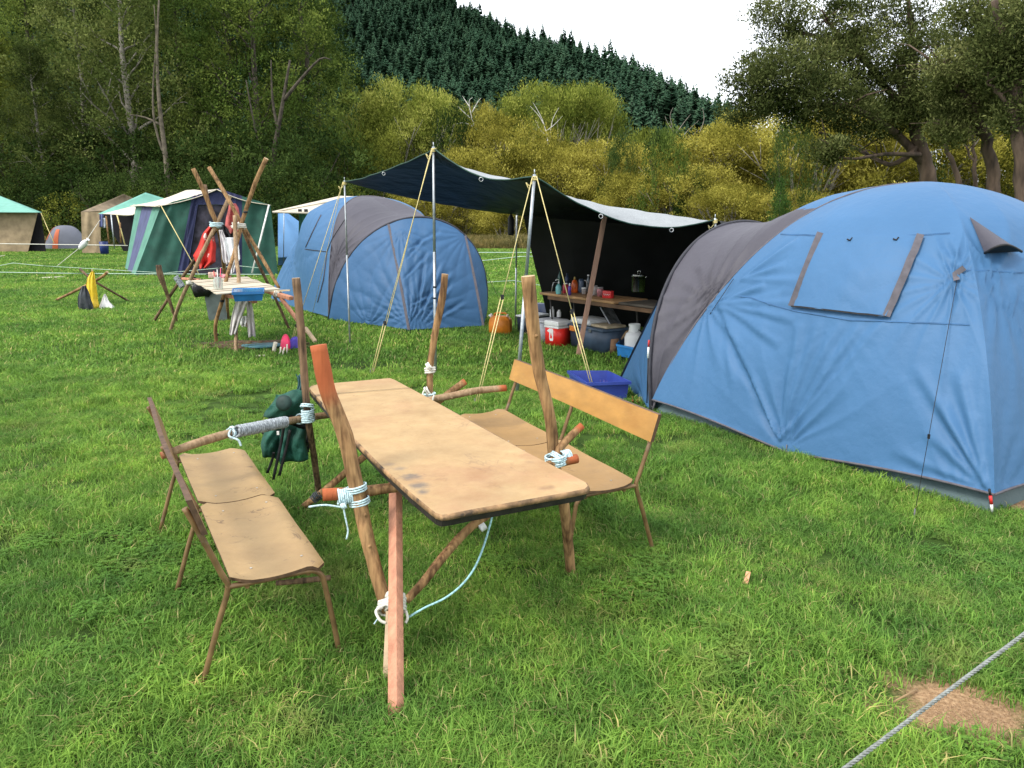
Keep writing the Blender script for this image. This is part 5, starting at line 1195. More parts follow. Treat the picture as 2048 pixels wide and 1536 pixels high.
m.obj('collar', WHITE, GB); m = MB(); m.lathe(gb + Vector((0, 0, .345)), [(.022, 0), (.022, .05), (.03, .055), (.03, .075)], 12); m.obj('valve', mat('brass', (.35, .25, .08), .4, metal=.8), GB)
m = MB(); m.tube(smooth_path([gb + Vector((.03, -.03, .38)), gb + Vector((.1, -.1, .34)), gb + Vector((.11, -.13, .2)), gb + Vector((.14, -.1, .03))], 4), .009, 6); m.obj('hose', BLACK, GB)
m = MB(); q0 = P(1200, 614, 10.7); q1 = P(1222, 614, 10.9); q2 = P(1253, 668, 10.5); q3 = P(1232, 670, 10.3)
m.add([q0, q1, q2, q3], [(0, 1, 2, 3)]); lad = m.obj('metal_panel', mat('dim_metal_panel', (.20, .21, .22), .45, .3, 12, .3, 30, metal=.5), thick=.02); tag(lad, 'grey metal panel leaning under the kitchen table', 'panel')
# blue crate on the lawn
BC = [G(1134, 741, .22), G(1216, 741, .22), G(1263, 763, .22), G(1173, 766, .22)]
cr, ctr = open_crate('plastic_crate', BC, .215, mat('royal_blue_plastic', (.035, .06, .30), .4, .06, 10), 'royal blue plastic crate on the grass behind the right bench', 'crate', .86)
m = MB()
for i in range(7):
    q = Vector((ctr.x + .03 + i * .012, ctr.y + .02 * math.sin(i * 2), .02)); m.tube([q, q + Vector((.02 * math.sin(i), .01, .14 + .02 * math.cos(i * 3)))], .008, 4)
tag(m.obj('bundle_of_pegs', mat('deep_blue_pegs', (.03, .03, .22), .4)), 'small bundle of dark blue pegs inside the royal blue crate', 'pegs'); bpy.data.objects['bundle_of_pegs']['kind'] = 'stuff'
# ---------------------------------------------------------------- lashed pole table in the foreground
def post_mat(name, c1, c2, orange=(.50, .13, .045)):
    m = bpy.data.materials.new(name); m.use_nodes = True; nt = m.node_tree; n = nt.nodes; l = nt.links; b = n['Principled BSDF']; b.inputs['Roughness'].default_value = .75; b.inputs['Specular IOR Level'].default_value = .25
    tc = n.new('ShaderNodeTexCoord'); mp = n.new('ShaderNodeMapping'); mp.inputs['Scale'].default_value = (1, 1, .09); l.new(tc.outputs['Object'], mp.inputs[0])
    z = n.new('ShaderNodeTexNoise'); z.inputs['Scale'].default_value = 60; z.inputs['Detail'].default_value = 6; l.new(mp.outputs[0], z.inputs['Vector'])
    z2 = n.new('ShaderNodeTexNoise'); z2.inputs['Scale'].default_value = 7; z2.inputs['Detail'].default_value = 6; l.new(tc.outputs['Object'], z2.inputs['Vector'])
    r = n.new('ShaderNodeValToRGB'); r.color_ramp.elements[0].position = .38; r.color_ramp.elements[1].position = .60; r.color_ramp.elements[0].color = (*c1, 1); r.color_ramp.elements[1].color = (*c2, 1)
    av = n.new('ShaderNodeMath'); av.operation = 'MULTIPLY_ADD'; l.new(z.outputs['Fac'], av.inputs[0]); av.inputs[1].default_value = .55; m2 = n.new('ShaderNodeMath'); m2.operation = 'MULTIPLY'; l.new(z2.outputs['Fac'], m2.inputs[0]); m2.inputs[1].default_value = .45; l.new(m2.outputs[0], av.inputs[2]); l.new(av.outputs[0], r.inputs[0])
    at = n.new('ShaderNodeAttribute'); at.attribute_name = 'v'; k = n.new('ShaderNodeMix'); k.data_type = 'RGBA'; l.new(at.outputs['Fac'], k.inputs[0]); l.new(r.outputs[0], k.inputs[6])
    og = n.new('ShaderNodeMix'); og.data_type = 'RGBA'; og.blend_type = 'MULTIPLY'; og.inputs[0].default_value = .5; og.inputs[6].default_value = (*orange, 1); l.new(z2.outputs['Fac'], og.inputs[7]); l.new(og.outputs[2], k.inputs[7]); l.new(k.outputs[2], b.inputs['Base Color'])
    bp = n.new('ShaderNodeBump'); bp.inputs['Strength'].default_value = .9; bp.inputs['Distance'].default_value = .012; l.new(av.outputs[0], bp.inputs['Height']); l.new(bp.outputs[0], b.inputs['Normal'])
    return m
POST = post_mat('peeled_pole_wood', (.085, .042, .017), (.38, .225, .10)); POSTD = post_mat('dark_bark_pole', (.045, .028, .017), (.23, .145, .082)); POSTL = post_mat('pale_pole_wood', (.18, .115, .06), (.38, .26, .155))
ENDG = mat('sawn_pole_end', (.42, .30, .17), .8, .15, 30)
def stick(name, pts, rad, mt, parent, orange=None, n=12, k=5, seed=0, knots=True, label=None, local_sub=True):
    """rounded pole through points with bark irregularities, knots and a sawn end"""
    L = smooth_path(pts, k); m_ = len(L); rr = rad if isinstance(rad, (list, tuple)) else [rad] * len(pts)
    rs = []
    for i in range(m_):
        t = i / (m_ - 1) * (len(rr) - 1); a = int(min(t, len(rr) - 2)); q = rr[a] * (1 - (t - a)) + rr[a + 1] * (t - a)
        rs.append(q * (1 + .05 * mn.noise(L[i] * 14 + Vector((seed, 0, 0)))))
    mb = MB(); mb.tube(L, rs, n, 0)
    nv = m_ * n
    for i in range(nv):
        p = mb.v[i]; c = L[i // n]; d = p - c; mb.v[i] = c + d * (1 + .07 * mn.noise(Vector((p.x * 25, p.y * 25, p.z * 7 + seed))) + .04 * mn.noise(p * 60))
    at = [0.0] * nv
    if orange:
        for i in range(nv):
            t = (i // n) / (m_ - 1); at[i] = max(0, min(1, orange(t) + .15 * mn.noise(mb.v[i] * 30)))
    mb.mi[-2:] = [0 if (orange and orange(0) > .5) else 1, 0 if (orange and orange(1) > .5) else 1]
    if knots:
        rnd = random.Random(seed + 5)
        for q in range(max(2, m_ // 9)):
            i = rnd.randrange(2, m_ - 2); a = rnd.uniform(0, 6.28); t = (L[i + 1] - L[i]).normalized(); o_ = t.orthogonal().normalized(); o_ = (o_ * math.cos(a) + t.cross(o_) * math.sin(a)); b0 = len(mb.v)
            mb.tube([L[i] + o_ * rs[i] * .7, L[i] + o_ * rs[i] * 1.14 + t * rs[i] * .2], [rs[i] * .38, rs[i] * .20], 7, 0); at += [0.0] * (len(mb.v) - b0)
    return mb.obj(name, [mt, ENDG], parent, attr=at, label=label)
LT = thing('pole_table', G(850, 1100), 'camp table of lashed poles under a tan plywood top', 'table')
TOPM = mat('tan_plywood_top', (.41, .275, .130), .55, .06, 3, .12, 30, col2=(.33, .175, .085), thr=(.50, .72), stretch=(1, 1, 1), detail=7)
def stain_top():
    m = TOPM.copy(); m.name = 'worn_plywood_top'; scratches(m, (.2, .12, .07), 4, .45, .010); nt = m.node_tree; n = nt.nodes; l = nt.links; b = n['Principled BSDF']; src = b.inputs['Base Color'].links[0].from_socket
    g = n.new('ShaderNodeNewGeometry'); z = n.new('ShaderNodeTexNoise'); z.inputs['Scale'].default_value = 26; z.inputs['Detail'].default_value = 8; l.new(g.outputs['Position'], z.inputs['Vector'])
    zs = n.new('ShaderNodeTexNoise'); zs.inputs['Scale'].default_value = 7; zs.inputs['Detail'].default_value = 9; zs.inputs['Roughness'].default_value = .75; l.new(g.outputs['Position'], zs.inputs['Vector'])
    rs0 = n.new('ShaderNodeValToRGB'); rs0.color_ramp.elements[0].position = .32; rs0.color_ramp.elements[1].position = .62; rs0.color_ramp.elements[0].color = (.83, .76, .68, 1); rs0.color_ramp.elements[1].color = (1.08, 1.08, 1.08, 1); l.new(zs.outputs['Fac'], rs0.inputs[0])
    k0 = n.new('ShaderNodeMix'); k0.data_type = 'RGBA'; k0.blend_type = 'MULTIPLY'; k0.inputs[0].default_value = .8; l.new(src, k0.inputs[6]); l.new(rs0.outputs[0], k0.inputs[7]); src = k0.outputs[2]
    out = src
    def blot(c, r0, r1, col, amt, nz=1.3):
        nonlocal out
        d = n.new('ShaderNodeVectorMath'); d.operation = 'DISTANCE'; l.new(g.outputs['Position'], d.inputs[0]); d.inputs[1].default_value = c
        ad = n.new('ShaderNodeMath'); ad.operation = 'MULTIPLY_ADD'; l.new(z.outputs['Fac'], ad.inputs[0]); ad.inputs[1].default_value = nz * r1; l.new(d.outputs['Value'], ad.inputs[2])
        mr = n.new('ShaderNodeMapRange'); l.new(ad.outputs[0], mr.inputs[0]); mr.inputs[1].default_value = r0 + nz * r1 * .5; mr.inputs[2].default_value = r1 + nz * r1 * .5; mr.inputs[3].default_value = amt; mr.inputs[4].default_value = 0
        k = n.new('ShaderNodeMix'); k.data_type = 'RGBA'; l.new(mr.outputs[0], k.inputs[0]); l.new(out, k.inputs[6]); k.inputs[7].default_value = (*col, 1); out = k.outputs[2]
    for px, py, r0, r1, col, am in ((822, 955, .01, .05, (.12, .10, .085), .8), (838, 972, .01, .05, (.12, .10, .085), .8), (845, 985, .0, .035, (.12, .10, .085), .8), (798, 938, .0, .035, (.16, .13, .10), .8), (1100, 975, .0, .035, (.13, .06, .03), .7), (1085, 978, .0, .028, (.16, .08, .05), .5), (1060, 925, 0, .03, (.2, .12, .07), .4), (780, 930, .0, .03, (.15, .12, .1), .5), (1075, 905, .0, .1, (.36, .19, .09), .55), (1140, 955, .0, .1, (.36, .19, .09), .5), (1120, 955, 0, .2, (.42, .22, .11), .35), (690, 850, .0, .12, (.33, .17, .09), .4), (640, 790, .0, .12, (.33, .17, .09), .4), (910, 1020, .0, .12, (.36, .18, .09), .4), (760, 765, .0, .15, (.34, .18, .09), .35), (930, 810, 0, .09, (.33, .17, .09), .35), (1000, 860, 0, .1, (.33, .17, .09), .35)):
        blot(G(px, py, .75), r0, r1, col, am)
    l.new(out, b.inputs['Base Color']); return m
outl = [(617, 776), (621, 772), (632, 769), (700, 763), (768, 757), (779, 756), (788, 759), (860, 797), (960, 851), (1060, 907), (1165, 961), (1176, 967), (1180, 974), (1174, 980), (1150, 985), (1050, 1003), (950, 1021), (900, 1031), (884, 1033), (872, 1029), (858, 1018), (820, 987), (760, 933), (715, 889), (681, 853), (645, 808), (621, 781)]
ow = [G(x, y, .75) for x, y in outl]; ctr = sum(ow, Vector()) / len(ow); N = len(ow)
def ringz(ins, z): return [Vector((*(p.xy + (ctr.xy - p.xy).normalized() * ins), z)) for p in ow]
m = MB(); rs_ = [ringz(.012, .752), ringz(.004, .750), ringz(0, .744), ringz(0, .734), ringz(.006, .730)]
vs = [v for r in rs_ for v in r]; fs = [(a * N + i, a * N + (i + 1) % N, (a + 1) * N + (i + 1) % N, (a + 1) * N + i) for a in range(4) for i in range(N)]; m.add(vs, fs, 1, True); m.add([v.copy() for v in rs_[0]], [list(range(N))], 0); m.add([v.copy() for v in rs_[4]], [list(range(N))[::-1]], 1)
m.obj('table_top', [stain_top(), mat('worn_ply_edge', (.27, .16, .075), .7, .3, 18, .2, 40, col2=(.06, .04, .025), thr=(.5, .62))], LT)
m = MB(); a, b = ringz(.014, .729), ringz(.018, .703); c, d = ringz(.045, .729), ringz(.045, .703); vs = a + b + c + d
m.add(vs, [(i, (i + 1) % N, N + (i + 1) % N, N + i) for i in range(N)] + [(N + i, N + (i + 1) % N, 3 * N + (i + 1) % N, 3 * N + i) for i in range(N)] + [(2 * N + i, 3 * N + i, 3 * N + (i + 1) % N, 2 * N + (i + 1) % N) for i in range(N)], 0); m.obj('steel_edge_frame', mat('blackened_edge', (.018, .015, .013), .6, .3, 20, .2, 50), LT)
# posts
lc1 = P(705, 990, 3.02)
stick('post', [P(637, 690, 3.06), P(655, 780, 3.05), P(690, 872, 3.04), P(716, 990, 3.02), P(738, 1090, 2.97), P(775, 1222, 2.92)], [.034, .034, .033, .031, .030, .028], POST, LT, lambda t: 1 - max(0, min(1, (t - .19) / .09)), 14, seed=1, label='thick post with an orange painted top')
stick('post', [P(1056, 552, 3.42), P(1066, 650, 3.43), P(1078, 740, 3.45), P(1101, 840, 3.46), P(1110, 930, 3.47), P(1128, 1010, 3.5), P(1142, 1150, 3.6), G(1143, 1158) - Vector((0, 0, .06))], [.032, .031, .030, .028, .028, .027, .026, .026], POST, LT, None, 14, seed=2, label='tall split brown post')
stick('post', [P(592, 556, 4.44), P(602, 660, 4.44), P(609, 760, 4.43), P(618, 850, 4.43), P(626, 900, 4.52), P(637, 980, 4.72), G(638, 990) - Vector((0, 0, .06))], [.024, .024, .023, .021, .020, .020, .019], POSTD, LT, None, 10, seed=3, label='slim bark-covered post')
stick('post', [P(890, 548, 4.83), P(884, 600, 4.83), P(869, 672, 4.84), P(860, 740, 4.85), P(860, 800, 4.86), P(858, 870, 4.9), G(858, 962) - Vector((0, 0, .05))], [.021, .024, .022, .021, .022, .022, .02], POST, LT, None, 10, seed=4, label='crooked post with pale peeled top')
def orange_ends(a, b): return lambda t: (1 if t < a else 0) if a and t < .5 else (1 if b and t > 1 - b else 0)
lz = .66
stick('spar', [P(645, 990, 3.02), P(720, 984, 3.06), P(790, 975, 3.10), G(1010, 955, .665), P(1100, 930, 3.36), P(1154, 917, 3.42)], [.027, .026, .022, .022, .022, .022], POST, LT, orange_ends(.09, .10), 12, seed=5, label='near cross spar with orange ends')
sp2 = [P(322, 912, 3.66), P(400, 884, 3.78), P(470, 864, 3.95), P(540, 850, 4.15), P(612, 836, 4.5), P(760, 815, 4.72), P(885, 795, 4.8), P(950, 782, 4.86), P(1012, 776, 4.93)]
stick('spar', sp2, [.020, .023, .023, .023, .022, .022, .022, .023, .022], POSTL, LT, lambda t: 1 if t > .965 else (.8 if t < .02 else 0), 10, seed=6, label='long far spar reaching over the left bench')
stick('brace', [P(930, 763, 4.95), P(872, 806, 4.85), P(735, 908, 4.6), P(665, 968, 4.5), G(598, 1020, .01)], [.024, .024, .022, .022, .02], POST, LT, lambda t: 1 if t < .03 else 0, 10, seed=7, label='diagonal brace crossing under the table top')
stick('brace', [P(812, 1202, 2.96), P(850, 1160, 3.0), P(885, 1115, 3.05), P(935, 1060, 3.15), P(985, 1022, 3.2), P(1095, 935, 3.4), P(1125, 890, 3.45), P(1164, 851, 3.5)], [.018, .020, .021, .020, .020, .020, .020, .019], POST, LT, lambda t: 1 if t > .96 else 0, 10, seed=8, label='crooked near brace with white tape')
stick('spar', [G(552, 1166, .24), G(610, 1161, .24), G(662, 1155, .24)], [.012, .014, .012], POSTD, LT, None, 8, seed=9, knots=False, label='low stick behind the left bench leg')
# square timbers
t0, t1 = G(792, 1432), P(791, 940, 3.32)
m = MB(); m.beam(t0, t0.lerp(t1, 1.0), .046, .042, (.38, 1, 0), bev=.003); m.obj('square_timber', PINKWOOD, LT, label='long square pinkish timber brace')
q = G(779, 1352); m = MB(); m.beam(q + Vector((-.005, 0, -.01)), P(783, 1222, 2.84), .040, .045, (0, 1, 0), bev=.003); m.obj('square_stake', mat('cream_raw_timber', (.52, .38, .24), .75, .08, 8, .2, 30), LT, label='short pale square stake')
m = MB(); tp = P(964, 1052, 3.17); dr = (P(985, 1022, 3.2) - P(935, 1060, 3.15)).normalized(); m.tube([tp - dr * .014, tp + dr * .014], .0235, 12, caps=False); m.obj('tape_band', WHITE, LT)
# lashings
def lash(c, ax1, ax2, r1, r2, mt, wire=.0045, t1_=5, t2_=4, seed=0, parent=None, side=None):
    parent = parent or LT
    a1, a2 = Vector(ax1).normalized(), Vector(ax2).normalized()
    m = MB(); m.tube(coil(Vector(c) + a1 * (r2 + wire * t1_ * .9), a1, r1 + wire, wire, t1_, wire * 2.0, .05, seed), wire, 6); o = m.obj('lashing', mt, parent)
    m = MB(); m.tube(coil(Vector(c) - a1 * (r2 * .3), a1, r1 + wire * 1.2, wire, 3, wire * 2.3, .08, seed + 1), wire, 6); m.obj('lashing', mt, parent)
    m = MB(); m.tube(coil(Vector(c), a2, r1 + r2 * 1.0, wire, t2_, wire * 2.3, .08, seed + 2, squash=.8), wire, 6); m.obj('lashing', mt, parent)
def axis(a, b): return (Vector(b) - Vector(a)).normalized()
pu = axis(P(716, 990, 3.02), P(690, 872, 3.04)); su = axis(P(790, 975, 3.1), P(645, 990, 3.02))
def coilobj(c, ax, r, wire, turns, pitch, mt, seed, parent=LT, squash=1.0, jit=.06):
    m = MB(); m.tube(coil(c, ax, r, wire, turns, pitch, jit, seed, squash=squash), wire, 6); return m.obj('lashing', mt, parent)
cc = P(716, 990, 3.03)
coilobj(cc + su * .055, su, .031, .0042, 7, .0088, BROPE, 1)
coilobj(cc + pu * .028, pu, .040, .0042, 3, .010, BROPE, 2, squash=1.15); coilobj(cc - pu * .030, pu, .040, .0042, 3, .010, BROPE, 3, squash=1.15)
def tail(pts, r, mt, nm='rope_tail', parent=LT, k=5):
    m = MB(); m.tube(smooth_path(pts, k), r, 6); return m.obj(nm, mt, parent)
tail([P(690, 1005, 2.98), P(686, 1014, 2.97), P(650, 1010, 2.95), P(617, 1014, 2.93)], .0045, BROPE); tail([P(690, 1008, 2.98), P(688, 1020, 2.97), P(693, 1045, 2.97), P(696, 1062, 2.97), P(693, 1078, 2.97)], .004, BROPE)
m = MB(); kn = P(687, 1012, 2.97); m.tube(coil(kn, (1, .2, .3), .010, .004, 2.5, .007, .2, 8), .0048, 6); m.obj('rope_knot', BROPE, LT)
# right near post
cc = P(1111, 918, 3.40); pu = axis(P(1110, 930, 3.47), P(1101, 840, 3.46)); su = axis(P(1100, 930, 3.36), P(1154, 917, 3.42))
coilobj(cc - pu * .004, pu, .047, .0046, 5, .0095, BROPE, 11, squash=1.1); coilobj(cc + su * .058, su, .030, .0042, 5, .0088, BROPE, 12); coilobj(cc + su * .02, (su + pu).normalized(), .042, .0044, 3, .009, BROPE, 13)
# left far post
cc = P(616, 828, 4.42); pu = Vector((0, 0, 1)); su = axis(sp2[3], sp2[4])
coilobj(cc + Vector((.0, 0, -.012)), pu, .036, .0055, 7, .0115, BROPE, 21); coilobj(cc + Vector((.0, -.01, .052)), (pu + su * .4), .036, .0055, 2, .012, BROPE, 22)
coilobj(P(601, 838, 4.47), su, .030, .005, 3, .011, BROPE, 23)
coilobj(P(524, 853, 4.08), axis(sp2[2], sp2[4]), .028, .007, 26, .0155, mat('grey_worn_rope', (.30, .33, .35), .85, .25, 60), 24)
tail([P(462, 858, 3.9), P(458, 872, 3.88), P(476, 880, 3.88), P(482, 892, 3.88)], .006, BROPE); coilobj(P(463, 866, 3.92), axis(sp2[2], sp2[4]), .031, .006, 2, .012, BROPE, 25, jit=.2)
# right far post
coilobj(P(860, 741, 4.84), (0, .2, 1), .028, .0075, 3, .014, WROPE, 31, jit=.18); coilobj(P(859, 733, 4.82), (.8, 0, .6), .026, .0075, 1.5, .014, WROPE, 32, jit=.2)
coilobj(P(860, 792, 4.82), (0, .0, 1), .034, .006, 3, .013, BROPE, 33, jit=.2); coilobj(P(858, 784, 4.82), (.9, 0, .5), .034, .0065, 2, .014, WROPE, 34, jit=.2)
tail([P(850, 778, 4.78), P(845, 790, 4.76), P(852, 800, 4.75), P(862, 806, 4.74), P(868, 790, 4.76)], .006, WROPE)
for dd in (0, .012):
    m = MB(); m.tube(sag_line(P(620, 803 + dd * 500, 4.45) , P(858, 779 + dd * 500, 4.72), 0, 10), .0032, 5)
    m.v = [Vector((v.x, v.y, max(v.z, .7545 + .003))) for v in m.v]; m.obj('cord_across_top', mat('grey_twine', (.22, .21, .22), .8, .3, 60), LT)
# foot lashing
cc = P(791, 1214, 2.87); tu = (t1 - t0).normalized()
coilobj(cc + tu * .02, tu, .040, .0065, 6, .0125, WROPE, 41, squash=1.0, jit=.12); coilobj(cc + Vector((-.03, .01, -.01)), (tu + Vector((.25, 0, 0))), .058, .0065, 3, .013, WROPE, 42, squash=.7, jit=.12)
tail([P(765, 1215, 2.85), P(752, 1222, 2.82), P(760, 1240, 2.8), P(772, 1246, 2.8)], .0065, WROPE); tail([P(812, 1222, 2.82), P(815, 1236, 2.80), P(811, 1246, 2.79)], .006, WROPE)
tail([P(757, 1235, 2.82), P(748, 1248, 2.8)], .003, BROPE)
tail([P(985, 1030, 3.18), P(972, 1078, 3.12), P(952, 1130, 3.02), P(925, 1168, 2.95), P(890, 1196, 2.9), P(850, 1215, 2.86), P(814, 1236, 2.84)], .0048, mat('teal_rope', (.33, .58, .60), .75, .2, 90))
coilobj(P(632, 994, 4.05), axis((0, 0, 0), (1, .3, .7)), .022, .004, 5, .010, mat('dark_grey_cord', (.06, .07, .075), .8), 51, jit=.3)

# ---------------------------------------------------------------- benches
SEAT = mat('tan_plywood_seat', (.36, .238, .108), .5, .06, 6, .15, 30, col2=(.30, .19, .085), thr=(.45, .75), detail=9)
SEATO = mat('ochre_plywood_seat', (.32, .19, .072), .5, .06, 6, .15, 30, col2=(.27, .165, .07), thr=(.45, .75), detail=9)
scratches(SEAT, scale=4); scratches(SEATO, scale=4, amt=.4); 
BACKO = mat('varnished_orange_backrest', (.40, .205, .048), .38, .08, 3, .05, 20, col2=(.33, .15, .03), thr=(.5, .8), stretch=(2, 2, 5), detail=7)
BACKD = mat('brown_backrest', (.26, .15, .07), .5, .15, 3, .1, 20)
PLYE = mat('dark_ply_edge', (.10, .055, .03), .6, .2, 30)
TUBE = mat('brown_enamel_tube', (.20, .12, .055), .38, .2, 12, col2=(.26, .20, .15), thr=(.58, .7), metal=.25)
def bench(far, near, side, label, seat_m, back_m, bz=(.655, .80), L=None):
    ex = (near - far); ex.z = 0; Ln = ex.length; ex.normalize(); ey = Vector((-ex.y, ex.x, 0)) * side
    o = thing('bench', (far + near) / 2 * 1 + Vector((0, 0, -.43)), label, 'bench', 'school benches either side of the table')
    def W(x, y, z): return Vector((far.x, far.y, 0)) + ex * x + ey * y + Vector((0, 0, z))
    D = .37; nseat = 2; gap = .012; w = (Ln - gap) / nseat
    for k in range(nseat):
        x0 = k * (w + gap); m = MB(); nu, nv = 24, 14
        def top(u, v, dz=0):
            x = u * w; y = v * D; r = .035
            dx = max(0, r - x, x - (w - r)); sh = r - math.sqrt(max(0, r * r - dx * dx)) if dx > 0 else 0
            y = sh + (D - 2 * sh) * v
            z = .435 - .012 * math.sin(math.pi * min(1, v * 1.15)) - (.017 * ((v - .86) / .14) ** 2 if v > .86 else 0) + (.008 * (1 - v / .12) if v < .12 else 0) + .002 * math.sin(u * 9 + k)
            return W(x0 + x, y, z + dz)
        m.grid(lambda u, v: top(u, v), nu, nv, 0); m.grid(lambda u, v: top(u, v, -.013), nu, nv, 1)
        for fn in (lambda u, t: top(u, 0, -.013 * t), lambda u, t: top(u, 1, -.013 * t)): m.grid(fn, nu, 1, 1, False)
        for fn in (lambda u, t: top(0, u, -.013 * t), lambda u, t: top(1, u, -.013 * t)): m.grid(fn, nv, 1, 1, False)
        s = m.obj('seat', [seat_m, PLYE], o)
        mm = MB()
        for (a, b) in ((.12, .25), (.12, .8), (.88, .25), (.88, .8)): q = top(a, b, .0015); mm.lathe(q, [(.006, 0), (.004, .0015)], 7)
        sc_o = mm.obj('screws', mat('zinc_screw', (.5, .48, .44), .5, metal=.5), s); sc_o['kind'] = 'stuff'
    m = MB(); th = .011
    def bk(u, v, s):
        x = -.015 + u * (Ln + .03); z = bz[0] + (bz[1] - bz[0]) * v; y = -.075 - (z - .62) * .30 + s * th + .006 * math.cos(u * math.pi * 2)
        return W(x, y, z)
    nu = 30
    m.grid(lambda u, v: bk(u, v, 1), nu, 4, 0); m.grid(lambda u, v: bk(u, v, -1), nu, 4, 0)
    for vv in (0, 1): m.grid(lambda u, s: bk(u, vv, s * 2 - 1), nu, 1, 1, False)
    for uu in (0, 1): m.grid(lambda v, s: bk(uu, v, s * 2 - 1), 4, 1, 1, False)
    m.obj('backrest', [back_m, PLYE], o)
    for k, x in enumerate((.05, Ln / 2 + .006, Ln - .02)):
        m = MB(); m.tube(smooth_path([W(x, -.137, .76), W(x, -.105, .68), W(x, -.03, .47), W(x, -.012, .405), W(x, -.06, .26), W(x, -.15, -.02)], 3), .0118, 8); m.obj('rear_leg', TUBE, o)
        m = MB(); m.tube(smooth_path([W(x, -.02, .412), W(x, .10, .408), W(x, .27, .405), W(x, .325, .397), W(x, .352, .37), W(x, .362, .33), W(x, .39, .15), W(x, .41, -.02)], 3), .0118, 8); m.obj('front_leg', TUBE, o)
    for y, z in ((.06, .395), (.30, .392)):
        m = MB(); m.tube([W(.05, y, z), W(Ln - .02, y, z)], .010, 6); m.obj('seat_rail', TUBE, o)
    return o, W, Ln
nr = G(1273, 967, .43); fr = G(1003, 820, .43)
BR, WR, LR = bench(fr, nr, -1, 'bench with varnished orange backrest between the table and the right tent', SEATO, BACKO)
nl_ = G(463, 1168, .43); fl_ = G(357, 912, .43)
BL, WL_, LL = bench(fl_, nl_, 1, 'bench with two tan seat panels left of the table, back edge towards the viewer', SEAT, BACKD)
# low cross stick under the left bench
# ---------------------------------------------------------------- green bag on the far spar
GBG = mat('dark_green_canvas', (.012, .075, .052), .75, .25, 6, .4, 40); BK = mat('black_bag_lining', (.010, .012, .013), .7, .2, 10, .3, 30)
bag = thing('green_bag', P(575, 860, 4.35), 'dark green bag with black straps hanging from the rope-wrapped spar', 'bag')
def sheetpx(quad, d, mt, nm, amp=.035, fr_=3, seed=0, parent=bag, thick=.006, nu=16, nv=16, bulge=.05):
    m = MB()
    def fn(u, v):
        a = [quad[0][i] + (quad[1][i] - quad[0][i]) * u for i in (0, 1)]; b = [quad[3][i] + (quad[2][i] - quad[3][i]) * u for i in (0, 1)]
        dd = d - bulge * math.sin(math.pi * u) * math.sin(math.pi * v) + amp * math.sin(u * fr_ * 3.14 + seed + v * 1.5) + amp * .9 * mn.noise(Vector((u * 4, v * 4, seed))) + .012 * math.sin(u * 17 + v * 9 + seed)
        return P(a[0] + (b[0] - a[0]) * v + 4 * math.sin(v * 5 + seed), a[1] + (b[1] - a[1]) * v + 3 * math.sin(u * 6 + seed), dd)
    m.grid(fn, nu, nv); return m.obj(nm, mt, parent, thick=thick)
sheetpx([(550, 788), (604, 780), (612, 840), (530, 832)], 4.56, GBG, 'top_pocket', .02, 2, .5, bulge=.08)
sheetpx([(536, 826), (612, 828), (618, 862), (526, 866)], 4.60, BK, 'middle_flap', .02, 2, 1.1)
sheetpx([(530, 850), (572, 850), (566, 925), (524, 912)], 4.50, GBG, 'side_panel', .025, 2, 2.0)
sheetpx([(566, 852), (616, 856), (612, 918), (556, 928)], 4.48, GBG, 'front_panel', .03, 3, 3.1)
sheetpx([(596, 862), (620, 868), (622, 905), (600, 914)], 4.60, BK, 'rear_panel', .02, 2, .2)
sheetpx([(592, 748), (604, 752), (610, 800), (594, 800)], 4.7, mat('dark_teal_strap', (.02, .07, .075), .7), 'upper_strap', .005, 1, 0)
for a, b in (((568, 850), (548, 958)), ((580, 860), (560, 950)), ((548, 905), (536, 945))):
    m = MB(); p0, p1 = P(a[0], a[1], 4.36), P(b[0], b[1], 4.42)
    m.grid(lambda u, v: p0.lerp(p1, v) + Vector(((u - .5) * .018, .012 * math.sin(v * 5), 0)), 2, 10); m.obj('strap', BLACK, bag, thick=.003)
m = MB(); cdisc = P(568, 806, 4.44); m.lathe(cdisc, [(.05, 0), (.048, .012), (.03, .02), (.01, .022)], 18, axis=(-.1, -.9, .3)); m.obj('round_patch', mat('deep_green_mesh', (.008, .030, .024), .6, .2, 20), bag)
m = MB(); m.box(P(556, 866, 4.33), (.014, .006, .022)); m.obj('buckle', WHITE, bag)
# small chip and dry bits on the lawn
m = MB(); q = G(1494, 1156, .035); m.box(q, (.022, .085, .008), Matrix.Rotation(-.45, 3, 'Z') @ Matrix.Rotation(.35, 3, 'X')); tag(m.obj('wood_chip', mat('orange_wood_chip', (.55, .27, .15), .8)), 'small orange wood chip lying alone on the grass', 'wood chip')
for i, (a, b, lb) in enumerate([((1785, 1405), (1835, 1378), 'dry twig at the left rim of the bare earth patch')]):
    m = MB(); m.tube([G(*a, .012), G((a[0] + b[0]) / 2, (a[1] + b[1]) / 2, .02), G(*b, .012)], .004, 5); tag(m.obj('dry_twig', mat('dry_twig_wood', (.34, .22, .11), .8)), lb, 'twig')
